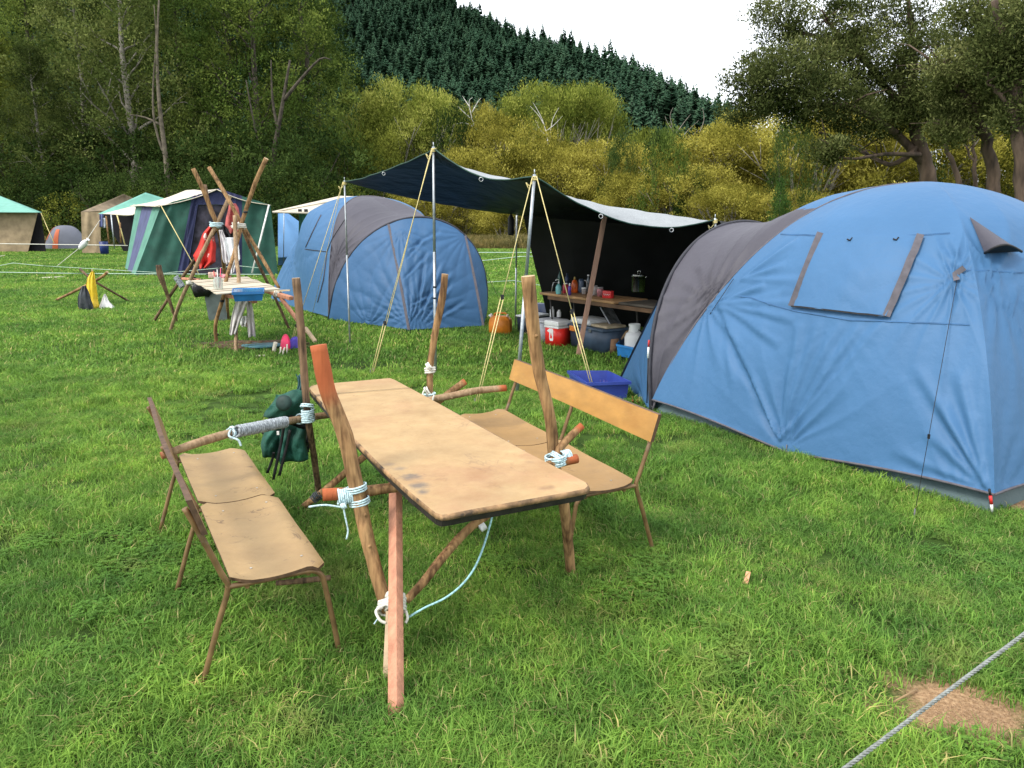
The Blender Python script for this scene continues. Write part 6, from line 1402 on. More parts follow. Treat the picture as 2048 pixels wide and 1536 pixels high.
# ---------------------------------------------------------------- wash stand of lashed poles
WS = thing('wash_stand', G(445, 640), 'wash stand of crossed lashed poles with a cream slatted top', 'stand')
def wp(X, Y, d): return P(230 + X / 3.657, 300 + Y / 3.657, d)
ZT = .92
def st(a, r=.028, seed=0, mt=POST, n=8, **k): return stick('pole', a, r, mt, WS, k.get('orange'), n, 4, seed, knots=False)
A1, A2 = 12.2, 11.6
st([wp(570, 135, 12.0), wp(640, 280, 12.05), wp(700, 430, 12.1), wp(745, 545, 12.15), wp(780, 700, 12.6), wp(800, 890, 13.0), G(457, 640) - Vector((0, 0, .1))], [.036, .036, .036, .034, .032, .030, .028], 61)
st([wp(655, 255, 12.25), wp(690, 420, 12.2), wp(740, 550, 12.2), wp(700, 640, 12.4), wp(575, 815, 12.8), wp(440, 1010, 13.1), G(302, 645) - Vector((0, 0, .05))], [.034, .033, .032, .030, .028, .027, .026], 62, POSTD)
st([wp(838, 342, 12.3), wp(740, 550, 12.1), wp(640, 750, 12.05), wp(550, 950, 12.0), wp(490, 1080, 12.05), wp(445, 1200, 12.2), G(338, 663) - Vector((0, 0, .05))], [.034, .032, .032, .032, .031, .030, .028], 63, POSTL)
st([wp(688, 128, 11.8), wp(800, 310, 11.7), wp(905, 500, 11.6), wp(1010, 680, 11.6), wp(1110, 850, 11.5), wp(1200, 1010, 11.4)], [.033, .032, .031, .030, .028, .025], 64)
st([wp(1107, 62, 11.4), wp(1030, 230, 11.45), wp(960, 430, 11.5), wp(925, 550, 11.5), wp(870, 760, 11.3), wp(820, 920, 11.1), wp(790, 1080, 11.0), wp(735, 1280, 11.1), G(434, 686) - Vector((0, 0, .06))], [.034, .034, .033, .031, .029, .029, .029, .028, .027], 65)
st([wp(878, 480, 11.4), wp(880, 620, 11.3), wp(888, 800, 11.1), wp(905, 950, 10.9), wp(890, 1150, 10.7), wp(885, 1350, 10.6), G(471, 706) - Vector((0, 0, .06))], [.032, .031, .030, .029, .028, .027, .026], 66, POSTL)
st([wp(930, 560, 11.7), wp(985, 700, 11.9), wp(1110, 960, 12.2), wp(1180, 1100, 12.3), G(582, 660) - Vector((0, 0, .06))], [.030, .028, .026, .024, .024], 67, POSTD)
for c, s, mt in ((wp(742, 548, 12.12), 71, BROPE), (wp(905, 555, 11.5), 72, WROPE)):
    m = MB(); m.tube(coil(c, (0, .1, 1), .10, .010, 3.5, .022, .12, s, squash=.8), .011, 6); m.obj('lashing', mt, WS)
    m = MB(); m.tube(coil(c, (1, .1, .3), .05, .010, 3, .022, .15, s + 3, squash=.8), .011, 6); m.obj('lashing', mt, WS)
# slatted top
c0, c1, c2, c3 = G(382, 561, ZT), G(492, 553, ZT), G(560, 577, ZT), G(434, 587, ZT)
SL = mat('cream_slat_board', (.52, .45, .34), .7, .06, 8, .1, 20)
ns = 15
for i in range(ns):
    v0, v1 = i / ns, (i + .93) / ns; wv = .02 * math.sin(v0 * 5)
    m = MB(); a, b = c0.lerp(c3, v0), c1.lerp(c2, v0 ** 1.15); c, d = c0.lerp(c3, v1), c1.lerp(c2, v1 ** 1.15); dz = Vector((0, 0, .012)); sg = Vector((0, 0, .008 * math.sin(i * 1.3)))
    m.add([a + sg, b + sg, d + sg, c + sg, a - dz + sg, b - dz + sg, d - dz + sg, c - dz + sg], [(0, 1, 2, 3), (7, 6, 5, 4), (0, 4, 5, 1), (1, 5, 6, 2), (2, 6, 7, 3), (3, 7, 4, 0)]); m.obj('slat', SL, WS)
m = MB(); m.beam(wp(495, 940, 12.2), wp(620, 950, 12.0), .05, .035, bev=.003); m.obj('cross_timber', PINKWOOD, WS)
m = MB(); m.beam(wp(815, 1062, 11.1), wp(1026, 1108, 10.6), .07, .05, bev=.003); m.obj('cross_timber', PINKWOOD, WS)
m = MB(); m.beam(wp(1105, 1028, 11.4), wp(1290, 1085, 10.9), .075, .055, bev=.003); m.obj('cross_timber', PINKWOOD, WS)
m = MB(); m.beam(wp(820, 1040, 11.0), wp(1200, 1018, 11.3), .03, .03); m.obj('front_rod', mat('cream_rod', (.5, .42, .28), .7), WS)
m = MB(); m.beam(wp(740, 1044, 11.2), wp(1280, 1026, 11.1), .022, .022); m.obj('front_rod', mat('cream_rod', (.5, .42, .28), .7), WS)
m = MB(); m.beam(wp(985, 1110, 10.65), wp(975, 1290, 10.8), .05, .04); m.obj('upright_timber', mat('brown_rail', (.13, .07, .035), .7, .2, 5), WS)
m = MB(); m.beam(wp(1215, 1085, 11.05), wp(1400, 1330, 10.7), .05, .035); m.obj('stay_timber', PINKWOOD, WS)
m = MB(); m.beam(wp(1390, 1300, 10.4), wp(1465, 1400, 10.2), .05, .03); m.obj('stay_timber', mat('cream_raw_timber', (.52, .38, .24), .75), WS)
m = MB(); m.tube(coil(wp(905, 1085, 10.85), (0, 0, 1), .05, .009, 3, .018, .2, 75), .009, 5); m.obj('lashing', WROPE, WS)
m = MB(); m.tube(coil(wp(1190, 1050, 11.15), (1, 0, -.3), .055, .009, 4, .02, .2, 76), .009, 5); m.obj('lashing', WROPE, WS)
m = MB(); m.tube(coil(wp(545, 975, 12.0), (0, .3, 1), .05, .009, 3, .02, .2, 77), .009, 5); m.obj('lashing', WROPE, WS)
m = MB(); m.tube(coil(wp(470, 965, 12.9), (-.5, 0, .8), .04, .01, 10, .02, .15, 78), .010, 5); m.obj('lashing', mat('grey_worn_rope', (.30, .33, .35), .85), WS)
for X, Y, d in ((784, 1112, 10.98), (742, 1358, 11.2), (955, 462, 11.4)):
    m = MB(); q = wp(X, Y, d); m.tube([q, q + Vector((0, 0, .03))], .034, 8); m.obj('tape_band', BLACK, WS)
# blue basin hanging in the frame
zb = .945
open_crate('basin', [Vector((p.x, p.y, zb)) for p in (G(465, 576, .945), G(529, 575, .945), G(528, 583, .945), G(463, 585, .945))], .115, mat('basin_blue_plastic', (.02, .13, .34), .35), 'blue washing-up basin set in the front of the wash stand', 'basin', .85)
m = MB(); m.add([G(467, 577, .938), G(527, 576, .938), G(526, 582.5, .938), G(465, 584, .938)], [(0, 1, 2, 3)]); m.obj('water', mat('basin_water', (.045, .20, .42), .15), bpy.data.objects['basin'])
# jar and small things on the top
jc_ = G(437, 579, ZT); JR = thing('glass_jar', jc_, 'glass jar of toothbrushes on the wash stand top', 'jar')
GL = mat('jar_glass', (.50, .56, .50), .08, .05, 10, alpha=.55); m = MB(); m.lathe(jc_, [(.055, 0), (.06, .01), (.06, .12), (.045, .145), (.045, .165)], 16); m.obj('body', GL, JR)
for i, (dx, c) in enumerate(((-.02, RED), (.0, WHITE), (.02, mat('pink_plastic', (.8, .08, .16), .4)), (.01, BLACK))):
    m = MB(); m.tube([jc_ + Vector((dx, 0, .02)), jc_ + Vector((dx * 2.4, .01, .24 + .02 * i))], .006, 5); m.obj('toothbrush', c, JR)
c = G(427, 556, ZT); m = MB(); m.box(c + Vector((0, 0, .045)), (.14, .1, .09), Matrix.Rotation(.3, 3, 'Z'), bev=.01); tag(m.obj('wash_packet', mat('pale_packet', (.55, .38, .30), .6, .3, 20)), 'small pale packet at the back of the wash stand top', 'packet')
m = MB(); c = G(420, 555, ZT); m.tube([c + Vector((.05 * math.cos(i * 1.9), .05 * math.sin(i * 1.3), .02 + .015 * (i % 3))) for i in range(9)], .008, 4); tag(m.obj('dark_cord_heap', BLACK), 'small dark heap of cord at the rear corner of the wash stand', 'cord')
c = G(447, 556, ZT); m = MB(); m.grid(lambda u, v: c + Vector(((u - .5) * .22, (v - .5) * .1, .03 + .03 * math.sin(u * 9 + v * 4))), 10, 6); tag(m.obj('red_white_cloth', mat('red_white_print', (.62, .20, .22), .8, .5, 40), thick=.006), 'crumpled red and white cloth behind the glass jar', 'cloth')
# cloths hanging
def cloth(name, ctrl, d, mt, lb, cat='cloth', folds=6, amp=.03, seed=0, nu=24, nv=22, parent=None, thick=.006):
    """ctrl: rows of (xl, xr, y) in crop pixels, top to bottom"""
    m = MB(); K = len(ctrl) - 1
    def fn(u, v):
        t = v * K; i = min(int(t), K - 1); f = t - i; a, b = ctrl[i], ctrl[i + 1]
        xl = a[0] + (b[0] - a[0]) * f; xr = a[1] + (b[1] - a[1]) * f; y = a[2] + (b[2] - a[2]) * f + 6 * math.sin(u * 7 + seed) * v
        return wp(xl + (xr - xl) * u, y, d + amp * math.sin(u * folds * 2 + seed + v * .8) * (.4 + .6 * v) + .03 * mn.noise(Vector((u * 4, v * 4, seed))))
    m.grid(fn, nu, nv); o = m.obj(name, mt, parent, thick=thick)
    return tag(o, lb, cat)
REDP = mat('red_patterned_cloth', (.55, .035, .025), .8, .12, 6, .2, 30, col2=(.80, .62, .58), thr=(.60, .63))
cloth('red_cloth', [(690, 735, 555), (640, 720, 610), (610, 740, 700), (572, 735, 770), (590, 735, 815), (615, 700, 835), (622, 660, 865)], 12.35, REDP, 'bright red patterned cloth hanging from the left bundle of wash stand poles', seed=1, amp=.08)
cloth('maroon_cloth', [(835, 885, 392), (830, 905, 430), (812, 915, 500), (805, 935, 550), (830, 950, 575), (845, 880, 610)], 12.0, mat('faded_maroon_cloth', (.40, .09, .085), .85, .2, 7, .2, 30), 'faded maroon cloth hanging between the two bundles of wash stand poles', seed=2, amp=.05)
cloth('black_cloth', [(775, 830, 545), (780, 862, 590), (800, 868, 630), (820, 850, 660)], 12.1, BLACK, 'black cloth hanging between the two bundles of wash stand poles', seed=3)
cloth('white_towel', [(760, 785, 585), (770, 812, 650), (780, 830, 740), (785, 838, 800), (800, 835, 832)], 12.05, mat('offwhite_towel', (.62, .59, .60), .9, .1, 8, .2, 30), 'greyish white towel hanging left of the white shirt', seed=4)
cloth('white_shirt', [(805, 880, 640), (800, 905, 690), (822, 912, 760), (832, 915, 800), (838, 875, 860), (840, 870, 900)], 11.9, mat('white_cotton', (.70, .72, .74), .85, .06, 8, .2, 30), 'white shirt hanging from the right bundle of wash stand poles', seed=5)
STRP = mat('striped_tea_towel', (.60, .56, .54), .9, .08, 9, .3, 60, col2=(.35, .30, .36), thr=(.60, .66), stretch=(9, 1, .6))
tt = cloth('striped_towel', [(905, 985, 1075), (880, 965, 1120), (858, 935, 1200), (845, 905, 1280), (838, 880, 1350)], 10.55, STRP, 'pale striped tea towel draped over the near wash stand timber', 'towel', seed=6, amp=.03)
cloth('towel_end', [(960, 1000, 1110), (965, 1010, 1180), (968, 1020, 1260), (975, 1028, 1365)], 10.62, STRP, None, None, seed=7, amp=.03, parent=None); q = bpy.data.objects['towel_end']; q.parent = tt
cloth('white_plastic_bag', [(925, 965, 1215), (915, 975, 1245), (918, 968, 1275), (930, 960, 1290)], 10.9, WHITE, 'crumpled white plastic bag behind the striped towel', 'bag', seed=8)
# bin
bc_ = G(432, 644); BN = thing('rubbish_bin', bc_, 'grey square bin with a black liner beneath the wash stand', 'bin'); w = .20
m = MB(); MBin = Matrix.Rotation(.25, 3, 'Z')
def frus(m, c, w0, w1, z0, z1, M, d=1.0):
    v = [c + M @ Vector((sx * w_, sy * w_ * d, z)) for z, w_ in ((z0, w0), (z1, w1)) for sx, sy in ((-1, -1), (1, -1), (1, 1), (-1, 1))]
    m.add(v, [(0, 1, 5, 4), (1, 2, 6, 5), (2, 3, 7, 6), (3, 0, 4, 7), (3, 2, 1, 0), (4, 5, 6, 7)])
frus(m, bc_ + Vector((0, .15, 0)), .15, .20, 0, .62, MBin); m.obj('body', mat('grey_bin_plastic', (.16, .19, .185), .55, .1, 8), BN)
m = MB(); cB = bc_ + Vector((0, .15, 0))
def liner(u, v):
    a = u * 2 * math.pi; r = .25 + .03 * math.sin(a * 5) * v + .02 * math.sin(a * 11); z = .64 - .17 * v - .06 * math.sin(a * 3 + 1) * v + .12 * max(0, -math.cos(a)) * (1 - v) + .02 * math.sin(a * 9) * v
    rr = r * (.95 + .12 * math.sin(math.pi * v)); q = Vector((math.cos(a), math.sin(a), 0)); k = 1 / max(abs(q.x), abs(q.y)) ** .6; return cB + Vector((-.10, -.04, .05)) + MBin @ (q * rr * k * 1.15 + Vector((0, 0, z)))
m.grid(liner, 40, 8); m.obj('liner', mat('black_bin_liner', (.008, .008, .009), .3, .2, 10, .5, 25), BN, thick=.004)
# toys and tools on the ground
m = MB(); q = G(582, 0 + 702)
pk_ = thing('pink_shovel', G(568, 707), 'pink plastic dish brush or scoop lying on the grass behind the tan post', 'scoop')
m = MB(); cs = P(571, 690, 10.55); m.lathe(cs, [(.01, -.02), (.07, -.012), (.10, .0), (.07, .03), (.02, .04)], 16, axis=(-.5, -.8, .1), sy=1.6); m.obj('blade', mat('hot_pink_plastic', (.80, .04, .13), .4), pk_)
pp = thing('purple_scoop', G(590, 706), 'purple plastic plate beside the pink one behind the slim post', 'plate'); m = MB(); m.lathe(P(592, 692, 10.7), [(.01, -.02), (.08, -.012), (.10, .0), (.07, .02)], 16, axis=(.4, -.8, .1), sy=1.4); m.obj('plate', mat('purple_blue_plastic', (.10, .07, .50), .4), pp)
pk_['label'] = 'hot pink plastic plate propped on the grass behind the orange-topped post'; pk_['category'] = 'plate'; pk_.name = 'pink_plate'; pp.name = 'purple_plate'
CRM = mat('cream_plastic', (.68, .62, .50), .6)
for i, (px, py) in enumerate([(548, 705), (558, 710), (566, 711), (571, 709)]):
    m = MB(); c = G(px, py); m.tube([c, c + Vector((.02 * (i % 2), .02, .05)), c + Vector((.03, 0, .11 + .03 * (i % 3 == 0)))], .012 if i else .03, 6); tag(m.obj('cream_peg', CRM), ['cream lump of a spoon head left of the small cream prongs', 'shortest cream prong on the grass', 'middle cream prong on the grass', 'cream prong in front of the pink plate'][i], 'utensil')
m = MB(); m.tube([G(512, 712, .01), G(530, 711, .02)], .014, 5); tag(m.obj('cream_stick', CRM), 'flat cream stick lying on the grass by the wash stand', 'stick')
m = MB(); cl_ = G(524, 692, .02); m.lathe(cl_, [(.28, 0), (.29, .01), (.29, .02), (.02, .022)], 28, sy=.75); tag(m.obj('teal_disc', mat('teal_plastic', (.05, .15, .18), .5, .15, 8)), 'round dark teal lid lying on the grass below the wash stand', 'lid')
m = MB(); dc = G(505, 690)
def dirt(u, v):
    a = u * 6.2832; r = v * (1 + .15 * math.sin(a * 3) + .1 * math.sin(a * 7)); return Vector((dc.x + .72 * r * math.cos(a), dc.y + .40 * r * math.sin(a), .012 + .05 * (1 - v * v) * (.6 + .6 * mn.noise(Vector((u * 9, v * 5, 1))))))
m.grid(dirt, 40, 10); tag(m.obj('soil_mound', mat('turned_soil', (.10, .055, .030), .95, .3, 12, .9, 30, col2=(.06, .07, .02), thr=(.5, .6))), 'low mound of turned brown soil under the wash stand', 'soil')
# stake with knobbed top
stk = thing('ground_stake', G(353, 643), 'brown stake with knobbed top leaning left of the wash stand', 'stake')
stick('shaft', [P(317, 530, 13.0), P(320, 548, 13.0), P(333, 585, 13.1), P(352, 640, 13.3), G(353, 645) - Vector((0, 0, .1))], [.045, .055, .032, .028, .026], POSTD, stk, None, 8, seed=81, knots=False)
# tripod with plastic bags
TP = thing('bag_tripod', G(180, 600), 'low tripod of dark sticks holding rubbish bags on the left lawn', 'tripod')
stick('stick', [P(160, 538, 16.2), P(185, 560, 16.1), P(222, 582, 16.4), G(259, 603)], [.028, .026, .024, .022], POSTD, TP, None, 7, seed=82, knots=False)
stick('stick', [P(215, 544, 16.0), P(200, 556, 16.1), P(150, 582, 16.5), G(106, 603)], [.03, .03, .032, .024], POST, TP, None, 7, seed=83, knots=False)
stick('stick', [P(184, 540, 16.3), P(186, 570, 16.6), G(192, 598)], [.02, .022, .02], POSTD, TP, None, 7, seed=84, knots=False)
def bagpx(name, rows, d, mt, lb, seed, parent=None):
    m = MB(); K = len(rows) - 1
    def fn(u, v):
        t = v * K; i = min(int(t), K - 1); f = t - i; a, b = rows[i], rows[i + 1]; xl, xr, y = [a[j] + (b[j] - a[j]) * f for j in range(3)]
        an = u * 6.2832; cx = (xl + xr) / 2; w = (xr - xl) / 2 * (1 + .08 * math.sin(an * 5 + v * 6 + seed)); return P(cx + w * math.cos(an), y, d + w / FPX * d * .8 * math.sin(an) + .02 * math.sin(an * 7 + seed))
    m.grid(fn, 28, 16); return tag(m.obj(name, mt, parent), lb, 'bag' if lb else None)
yb = bagpx('yellow_bag', [(182, 188, 543), (174, 190, 556), (172, 193, 575), (172, 197, 600), (156, 200, 615), (150, 196, 625)], 15.7, mat('yellow_plastic_bag', (.72, .50, .02), .4, .08, 8, .4, 12), 'tall yellow plastic bag hanging on the stick tripod', 1)
bagpx('black_part', [(164, 172, 572), (157, 180, 590), (156, 185, 608), (158, 188, 624)], 15.35, mat('black_print_plastic', (.02, .025, .03), .4, .2, 8, .4, 12), None, 2, None); q = bpy.data.objects['black_part']; q.parent = yb
bagpx('white_bag', [(208, 211, 588), (203, 218, 602), (198, 230, 616), (192, 242, 627)], 15.6, mat('white_plastic_film', (.68, .67, .64), .45, .06, 8, .4, 12), 'white plastic bag slumped at the right foot of the stick tripod', 3)
# ---------------------------------------------------------------- ropes across the field
GROPE = mat('pale_green_rope', (.42, .55, .44), .7, .1, 50)
def fieldrope(pts, r, lb, sag=.05, nm='rope_line', mt=GROPE):
    m = MB(); L = []
    for a, b in zip(pts[:-1], pts[1:]): L += sag_line(a, b, sag, 10)
    m.tube(L, r, 5); return tag(m.obj(nm, mt), lb, 'rope')
def zpt(px, py, d): return P(px, py, d)
fieldrope([zpt(-160, 542, 18), zpt(160, 547, 18), zpt(540, 549, 18)], .011, 'near pale green boundary rope running across the left lawn', .0)
fieldrope([zpt(-20, 535, 19.5), zpt(26, 526, 19.5), zpt(90, 532, 19.5), zpt(330, 546, 19.5), zpt(440, 536, 19.5), zpt(470, 531, 19.5), zpt(520, 536, 19.5)], .008, 'thin slack rope above the near boundary rope on the left lawn', .0)
fieldrope([zpt(-100, 486, 40), zpt(255, 491, 40)], .022, 'far white rope in front of the small grey dome tent', .0, mt=WROPE)
fieldrope([zpt(920, 505, 24), zpt(1110, 505, 24)], .014, 'upper boundary rope seen between the left blue tent and the kitchen', .0)
fieldrope([zpt(940, 524, 20), zpt(1040, 513, 20), zpt(1100, 512, 20)], .010, 'lower boundary rope seen between the left blue tent and the kitchen', .0)
fieldrope([zpt(960, 565, 17), zpt(1030, 561, 17), zpt(1120, 578, 17)], .007, 'thin boundary rope just above the orange jerrycan', .0)
# near grey rope, two twisted strands
a, b = P(1640, 1574, 2.02), P(2110, 1222, 2.55); a, b = a + (a - b) * 1.6, b + (b - a) * 2.5; RP = thing('boundary_rope', (a + b) / 2, 'thick grey twisted rope crossing the lower right corner over bare earth', 'rope')
dr = (b - a).normalized(); x_ = dr.orthogonal().normalized(); y_ = dr.cross(x_); GRP = mat('grey_twisted_rope', (.22, .235, .22), .85, .2, 80)
for ph in (0, 2.094, 4.189):
    m = MB(); K = 3160; m.tube([a.lerp(b, i / K) + (x_ * math.cos(i * .26 + ph) + y_ * math.sin(i * .26 + ph)) * .0042 for i in range(K + 1)], .0036, 5); m.obj('strand', GRP, RP)

# ---------------------------------------------------------------- green and navy canvas tent
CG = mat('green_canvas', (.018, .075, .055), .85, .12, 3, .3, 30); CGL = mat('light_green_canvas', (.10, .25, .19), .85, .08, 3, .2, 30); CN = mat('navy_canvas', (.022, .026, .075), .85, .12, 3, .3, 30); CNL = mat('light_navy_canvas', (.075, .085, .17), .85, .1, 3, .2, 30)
CRC = mat('cream_canvas', (.56, .50, .40), .8, .05, 3, .15, 30); DARKIN = mat('dark_doorway', (.010, .009, .012), .9)
gd = 25.0
fl0, fr0 = G(292, 549), G(556, 545); fl0 = Vector((fl0.x, 25.0, 0)); fr0 = Vector((fr0.x * 25.4 / fr0.y, 25.4, 0)); bl0 = Vector((P(250, 540, 28.6).x, 28.6, 0)); br0 = fr0 + (bl0 - fl0)
tl = P(322, 411, 25.2); tr = P(541, 410, 25.4); pk = P(437, 377, 25.3); bt_l = P(272, 411, 29); bpk = pk + (bt_l - tl); btr = tr + (bt_l - tl)
GT = thing('cabin_tent', (fl0 + br0) / 2, 'green and navy canvas cabin tent with cream roof', 'tent')
def quad(nm, q, mt, parent, nu=20, nv=20, amp=.04, seed=0, top_amp=0):
    m = MB(); n = (q[1] - q[0]).cross(q[3] - q[0]).normalized()
    def fn(u, v):
        p = (q[0] * (1 - u) + q[1] * u) * (1 - v) + (q[3] * (1 - u) + q[2] * u) * v
        e = math.sin(math.pi * u) ** .6 if 0 < u < 1 else 0
        return p + n * (amp * e * (mn.noise(Vector((u * 4 + seed, v * 1.6, 0))) + .4 * math.sin((u * 9 + v * 5) + seed)))
    m.grid(fn, nu, nv); return m.obj(nm, mt, parent)
def lerpq(ax, bx, t): return ax.lerp(bx, t)
# front wall: widths in fractions: green 0-.36(px 322..383), navy .. door .. green
def T(t): return tl.lerp(tr, t) if True else 0
def Bm(t): return fl0.lerp(fr0, t)
def roofz(t): return (tl.lerp(pk, t / ((pk.x - tl.x) / (tr.x - tl.x))) if t < (pk.x - tl.x) / (tr.x - tl.x) else pk.lerp(tr, (t - (pk.x - tl.x) / (tr.x - tl.x)) / (1 - (pk.x - tl.x) / (tr.x - tl.x))))
tp = (pk.x - tl.x) / (tr.x - tl.x)
cuts = [(0, .29, CG, 'front_panel'), (.29, .36, CN, 'door_edge'), (.64, .745, CN, 'door_edge'), (.745, 1, CG, 'front_panel')]
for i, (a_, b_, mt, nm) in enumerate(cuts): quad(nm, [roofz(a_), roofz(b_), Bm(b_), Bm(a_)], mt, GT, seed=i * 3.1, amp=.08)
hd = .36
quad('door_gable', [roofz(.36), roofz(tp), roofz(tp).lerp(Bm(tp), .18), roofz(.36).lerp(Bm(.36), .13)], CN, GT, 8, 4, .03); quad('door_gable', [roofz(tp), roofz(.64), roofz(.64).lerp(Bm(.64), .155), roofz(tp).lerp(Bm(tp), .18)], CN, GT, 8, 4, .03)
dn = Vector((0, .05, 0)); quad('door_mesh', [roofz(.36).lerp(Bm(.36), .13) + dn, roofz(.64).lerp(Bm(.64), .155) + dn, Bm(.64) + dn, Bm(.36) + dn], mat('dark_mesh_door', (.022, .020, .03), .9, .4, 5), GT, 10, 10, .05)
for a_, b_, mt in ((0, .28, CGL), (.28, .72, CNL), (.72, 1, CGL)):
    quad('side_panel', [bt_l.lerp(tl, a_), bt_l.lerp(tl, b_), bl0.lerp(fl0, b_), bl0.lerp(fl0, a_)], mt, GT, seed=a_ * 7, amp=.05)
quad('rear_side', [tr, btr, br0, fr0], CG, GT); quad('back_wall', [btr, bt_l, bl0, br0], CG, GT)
ov = Vector((0, -.12, -.03)); 
def roofq(a0_, a1_, b0_, b1_, nm='roof'):
    m = MB()
    def fn(u, v):
        p = (a0_ * (1 - u) + a1_ * u) * (1 - v) + (b0_ * (1 - u) + b1_ * u) * v; p.z += -.10 * math.sin(math.pi * v) + .10 * math.sin(math.pi * u) * (1 - v) * 0 + .04 * mn.noise(p * .8); return p
    m.grid(fn, 16, 10); return m.obj(nm, CRC, GT, thick=.02)
roofq(pk + ov, bpk, tl + ov + Vector((-.15, 0, 0)), bt_l + Vector((-.3, .1, 0))); roofq(pk + ov, bpk, tr + ov + Vector((.05, 0, 0)), btr)
m = MB(); m.tube([tr + Vector((.03, -.25, .0)), P(504, 546, 24.5)], .03, 6); m.obj('white_awning_pole', mat('white_tube', (.7, .68, .64), .5), GT); m = MB(); m.tube([tl + Vector((.05, -.1, -.02)), P(397, 547, 24.2)], .014, 5); m.obj('guy_rope', YROPE, GT)
m = MB(); m.tube([tl + Vector((0, -.14, -.02)), bt_l + Vector((-.1, 0, 0))], .035, 6); m.obj('eave_roll', CRC, GT)
q = P(283, 514, 26.6)
m = MB(); m.box(q, (.5, .03, .05), Matrix.Rotation(-.2, 3, 'Y')); m.obj('black_white_tag', mat('tag_black_white', (.3, .3, .3), .6, .9, 8), GT)
# cream awning fly at the side, in front of the brown tent
def fly(name, quad4, mt, lb, cat='awning', sag=.15, thick=.02, parent=None):
    m = MB()
    def fn(u, v):
        p = (quad4[0] * (1 - u) + quad4[1] * u) * (1 - v) + (quad4[3] * (1 - u) + quad4[2] * u) * v; p.z -= sag * math.sin(math.pi * u) * math.sin(math.pi * v) + sag * .4 * math.sin(math.pi * u) * v; return p
    m.grid(fn, 16, 12); return tag(m.obj(name, mt, parent, thick=thick), lb, cat)
# second cream-roofed tent behind the left blue dome
S2 = thing('cabin_tent', P(640, 500, 30).xy.to_3d(), 'cream-roofed canvas tent with green side behind the left blue dome tent', 'tent')
a0, a1, a2, a3 = P(672, 396, 30), P(545, 424, 28), P(640, 426, 29), P(735, 404, 33)
fly('roof', [P(545, 423, 28), P(680, 392, 31), P(770, 395, 32), P(655, 427, 28.5)], CRC, None, None, .1, parent=S2)
m = MB(); m.tube([P(545, 424, 28), P(640, 427, 28.4)], .04, 6); m.obj('eave_roll', CRC, S2); m = MB(); m.tube([P(545, 424, 28), P(700, 396, 29.5)], .03, 5); m.obj('roof_edge', CRC, S2)
quad('side_panel', [P(598, 424, 28.6), P(618, 425, 28.6), G(618, 531), G(596, 531)], CGL, S2); quad('front_panel', [P(618, 425, 28.6), P(700, 397, 29.5), G(700, 527), G(618, 531)], CN, S2)
m = MB(); m.tube([P(568, 426, 28), P(567, 530, 28.3)], .015, 5); m.obj('pole', GALV, S2)
for x in (600, 612): m = MB(); m.box(P(x, 421, 28.3), (.12, .08, .1)); m.obj('strap', BLACK, S2)
# small blue pyramid tent
BT = thing('ridge_tent', G(560, 530), 'light blue ridge tent between the green tent and the left blue dome', 'tent'); bd = 31
ap = P(556, 424, bd); LB = fabric('pale_blue_nylon', (.12, .27, .50), .15)
quad('fly_panel', [ap, P(574, 425, bd), P(692, 512, 30), P(556, 515, 29)], LB, BT, amp=.05); quad('fly_panel', [P(556, 515, 29), P(692, 512, 30), G(690, 530), G(556, 532)], LB, BT, amp=.05); quad('fly_panel', [P(556, 424, bd), P(560, 425, bd + 2), P(690, 515, 33), P(680, 512, 30)], LB, BT)
# brown canvas tent with teal fly
CB = mat('brown_canvas', (.30, .225, .135), .9, .12, 3, .3, 20); TEAL = mat('pale_teal_fly', (.20, .47, .38), .6, .05, 3, translucent=.2); CBD = mat('dark_brown_canvas', (.19, .145, .095), .9, .15, 3)
B2 = thing('canvas_tent', G(230, 488), 'brown canvas tent with open dark kitchen front left of the green tent', 'tent')
d2 = 43
g1, g2 = P(162, 487, d2 - 1), P(200, 487, d2 - 1); g1.z = 0; g2.z = 0
quad('side_wall', [P(162, 424, d2 - 1), P(200, 424, d2 - 1), g2, g1], CB, B2, amp=.06)
rr0 = P(248, 388, d2 + 2); fly('roof', [P(162, 424, d2 - 1), rr0, P(275, 400, d2 + 4), P(262, 420, d2)], CBD, None, None, .1, parent=B2)
g3 = P(275, 487, d2); g3.z = 0; quad('back_wall', [P(200, 424, d2 + 1.5), P(275, 424, d2 + 1.5), g3 + Vector((0, 1.5, 0)), g2 + Vector((0, 2.5, 0))], DARKIN, B2)
fly('teal_fly', [P(196, 428, d2 - 3), P(291, 385, d2 - 1.5), P(345, 402, d2 - 1), P(232, 427, d2 - 3.4)], TEAL, 'pale teal fly sheet peaked above the open brown tent', 'tarpaulin', .12)
fly('awning', [P(205, 428, 34), P(268, 412, 32), P(278, 421, 30), P(262, 430, 31)], CRC, 'cream awning strip slung from the green tent towards the brown tent', 'awning', .12)
for i, (a, b) in enumerate((((222, 428), (229, 497)), ((234, 430), (250, 490)), ((212, 432), (218, 486)), ((240, 445), (242, 486)))):
    m = MB(); m.tube([P(*a, 38), P(*b, 38)], .04 if i > 1 else .03, 5); m.obj('pole', [GALV, YROPE, POST, POST][i], B2)
cl1 = MB(); cl1.grid(lambda u, v: P(199 + 8 * u, 428 + 26 * v, d2 - 1.2 + .1 * math.sin(u * 8)), 6, 6); tag(cl1.obj('blue_garment', mat('dull_blue_cloth', (.10, .12, .26), .9), thick=.01), 'dull blue garment hanging at the corner of the brown tent', 'garment')
cl1 = MB(); cl1.grid(lambda u, v: P(206 + 6 * u, 436 + 20 * v, d2 - 1.4 + .1 * math.sin(u * 8)), 6, 6); tag(cl1.obj('pale_garment', mat('dull_white_cloth', (.35, .38, .42), .9), thick=.01), 'pale garment hanging beside the blue one at the brown tent', 'garment')
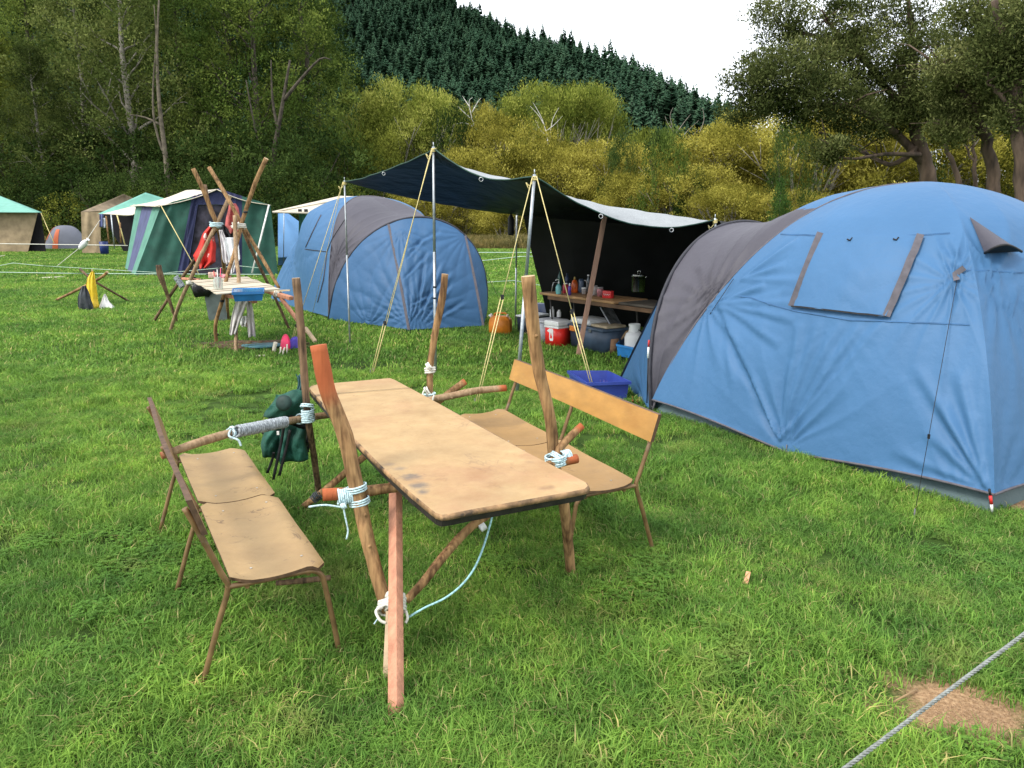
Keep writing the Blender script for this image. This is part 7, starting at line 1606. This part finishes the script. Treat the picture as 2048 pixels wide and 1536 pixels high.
m = MB(); q = P(206, 476, d2 - 2.2); q.z = 0; m.lathe(q, [(.2, 0), (.22, .4), (.22, .7)], 12); tag(m.obj('blue_barrel', mat('blue_barrel_plastic', (.015, .03, .13), .4)), 'blue barrel at the corner of the brown tent', 'barrel')
m = MB(); q = G(192, 488); m.lathe(q, [(.26, 0), (.3, .3), (.32, .32)], 14); tag(m.obj('white_bucket', mat('white_plastic', (.78, .78, .76))), 'white bucket in front of the brown tent wall', 'bucket')
m = MB(); q = G(205, 487); m.lathe(q, [(.2, 0), (.24, .22), (.25, .24)], 14); tag(m.obj('white_bucket', mat('white_plastic', (.78, .78, .76))), 'smaller white and blue tub right of the white bucket', 'tub')
m = MB(); q = P(167, 489, 30); m.lathe(q, [(.03, -.3), (.10, -.2), (.13, .0), (.10, .18), (.03, .26), (.07, .33)], 9, axis=(.6, -.2, .5)); tag(m.obj('white_bag', WHITE), 'white plastic bag tied on the slanting guy rope', 'bag')
m = MB(); m.tube([P(200, 440, 36), P(167, 489, 30), G(113, 533)], .012, 5); tag(m.obj('guy_rope', WROPE), 'slanting pale guy rope with a white bag tied on it', 'rope')
# teal roof tent at far left
TT = thing('canvas_tent', G(20, 486), 'brown canvas tent with pale teal roof at the left edge', 'tent'); d3 = 44
tb0, tb1 = P(-120, 487, d3), P(80, 487, d3); tb0.z = tb1.z = 0
quad('front_wall', [P(-120, 424, d3), P(76, 424, d3), P(58, 470, d3).xy.to_3d() + Vector((-.2, 0, 0)), tb0], CB, TT, amp=.08)
quad('open_flap', [P(76, 425, d3 + .4), P(82, 426, d3 + .4), tb1 + Vector((.05, .4, 0)), P(40, 487, d3 + .4).xy.to_3d()], DARKIN, TT)
fly('roof', [P(-160, 424, d3 - .6), P(84, 425, d3 - .6), P(-10, 388, d3 + 3), P(-30, 386, d3 + 3)], TEAL, None, None, .05, parent=TT)
m = MB(); m.tube([P(82, 426, d3), P(108, 486, d3 - 1)], .02, 4); m.obj('guy_rope', YROPE, TT)
# small grey and orange dome
GD = thing('small_dome_tent', G(121, 499), 'small grey dome tent with orange stripes on the far lawn', 'tent'); gc = G(121, 499); gc.y += 1.0; GDM = fabric('slate_nylon', (.16, .17, .21), .1); ORS = fabric('orange_nylon', (.62, .15, .06), .15)
m = MB()
def sdome(u, v):
    a = u * 6.2832; ph = v * math.pi / 2; k = 1 / max(abs(math.cos(a)), abs(math.sin(a))) ** .5; r = math.cos(ph) ** .8 * (1 - .12 * math.sin(2 * ph)); return Vector((gc.x - .15 + 1.35 * k * r * math.cos(a + .6), gc.y + .9 * k * r * math.sin(a + .6), 1.5 * math.sin(ph)))
m.grid(sdome, 40, 16); m.obj('fly_sheet', GDM, GD)
m = MB()
def stripe(u, v):
    p = sdome(.62 + .035 * u + .0 * v, v * .62); return p + (p - Vector((gc.x, gc.y, .3))).normalized() * .02
for off in (.62,): m.grid(stripe, 3, 14); m.obj('orange_stripe', ORS, GD)
def stripe2(u, v):
    p = sdome(.47 + .03 * u, .25 + v * .5); return p + (p - Vector((gc.x, gc.y, .3))).normalized() * .02
m = MB(); m.grid(stripe2, 3, 12); m.obj('orange_stripe', ORS, GD)
def stripe3(u, v):
    p = sdome(.42 + .03 * u, v * .2); return p + (p - Vector((gc.x, gc.y, .3))).normalized() * .02
m = MB(); m.grid(stripe3, 3, 6); m.obj('orange_stripe', ORS, GD)
# bits lying on the far lawn
for i, (x0, x1, y, mt, lb) in enumerate(((80, 130, 555, CRM, 'pale stick lying on the lawn left of the stick tripod'), (0, 10, 512, CRM, 'pale scrap on the lawn at the left edge'))):
    m = MB(); m.tube([G(x0, y + 1, .03), G(x1, y - 1, .03)], .025, 5); tag(m.obj('pale_stick', mt), lb, 'stick')
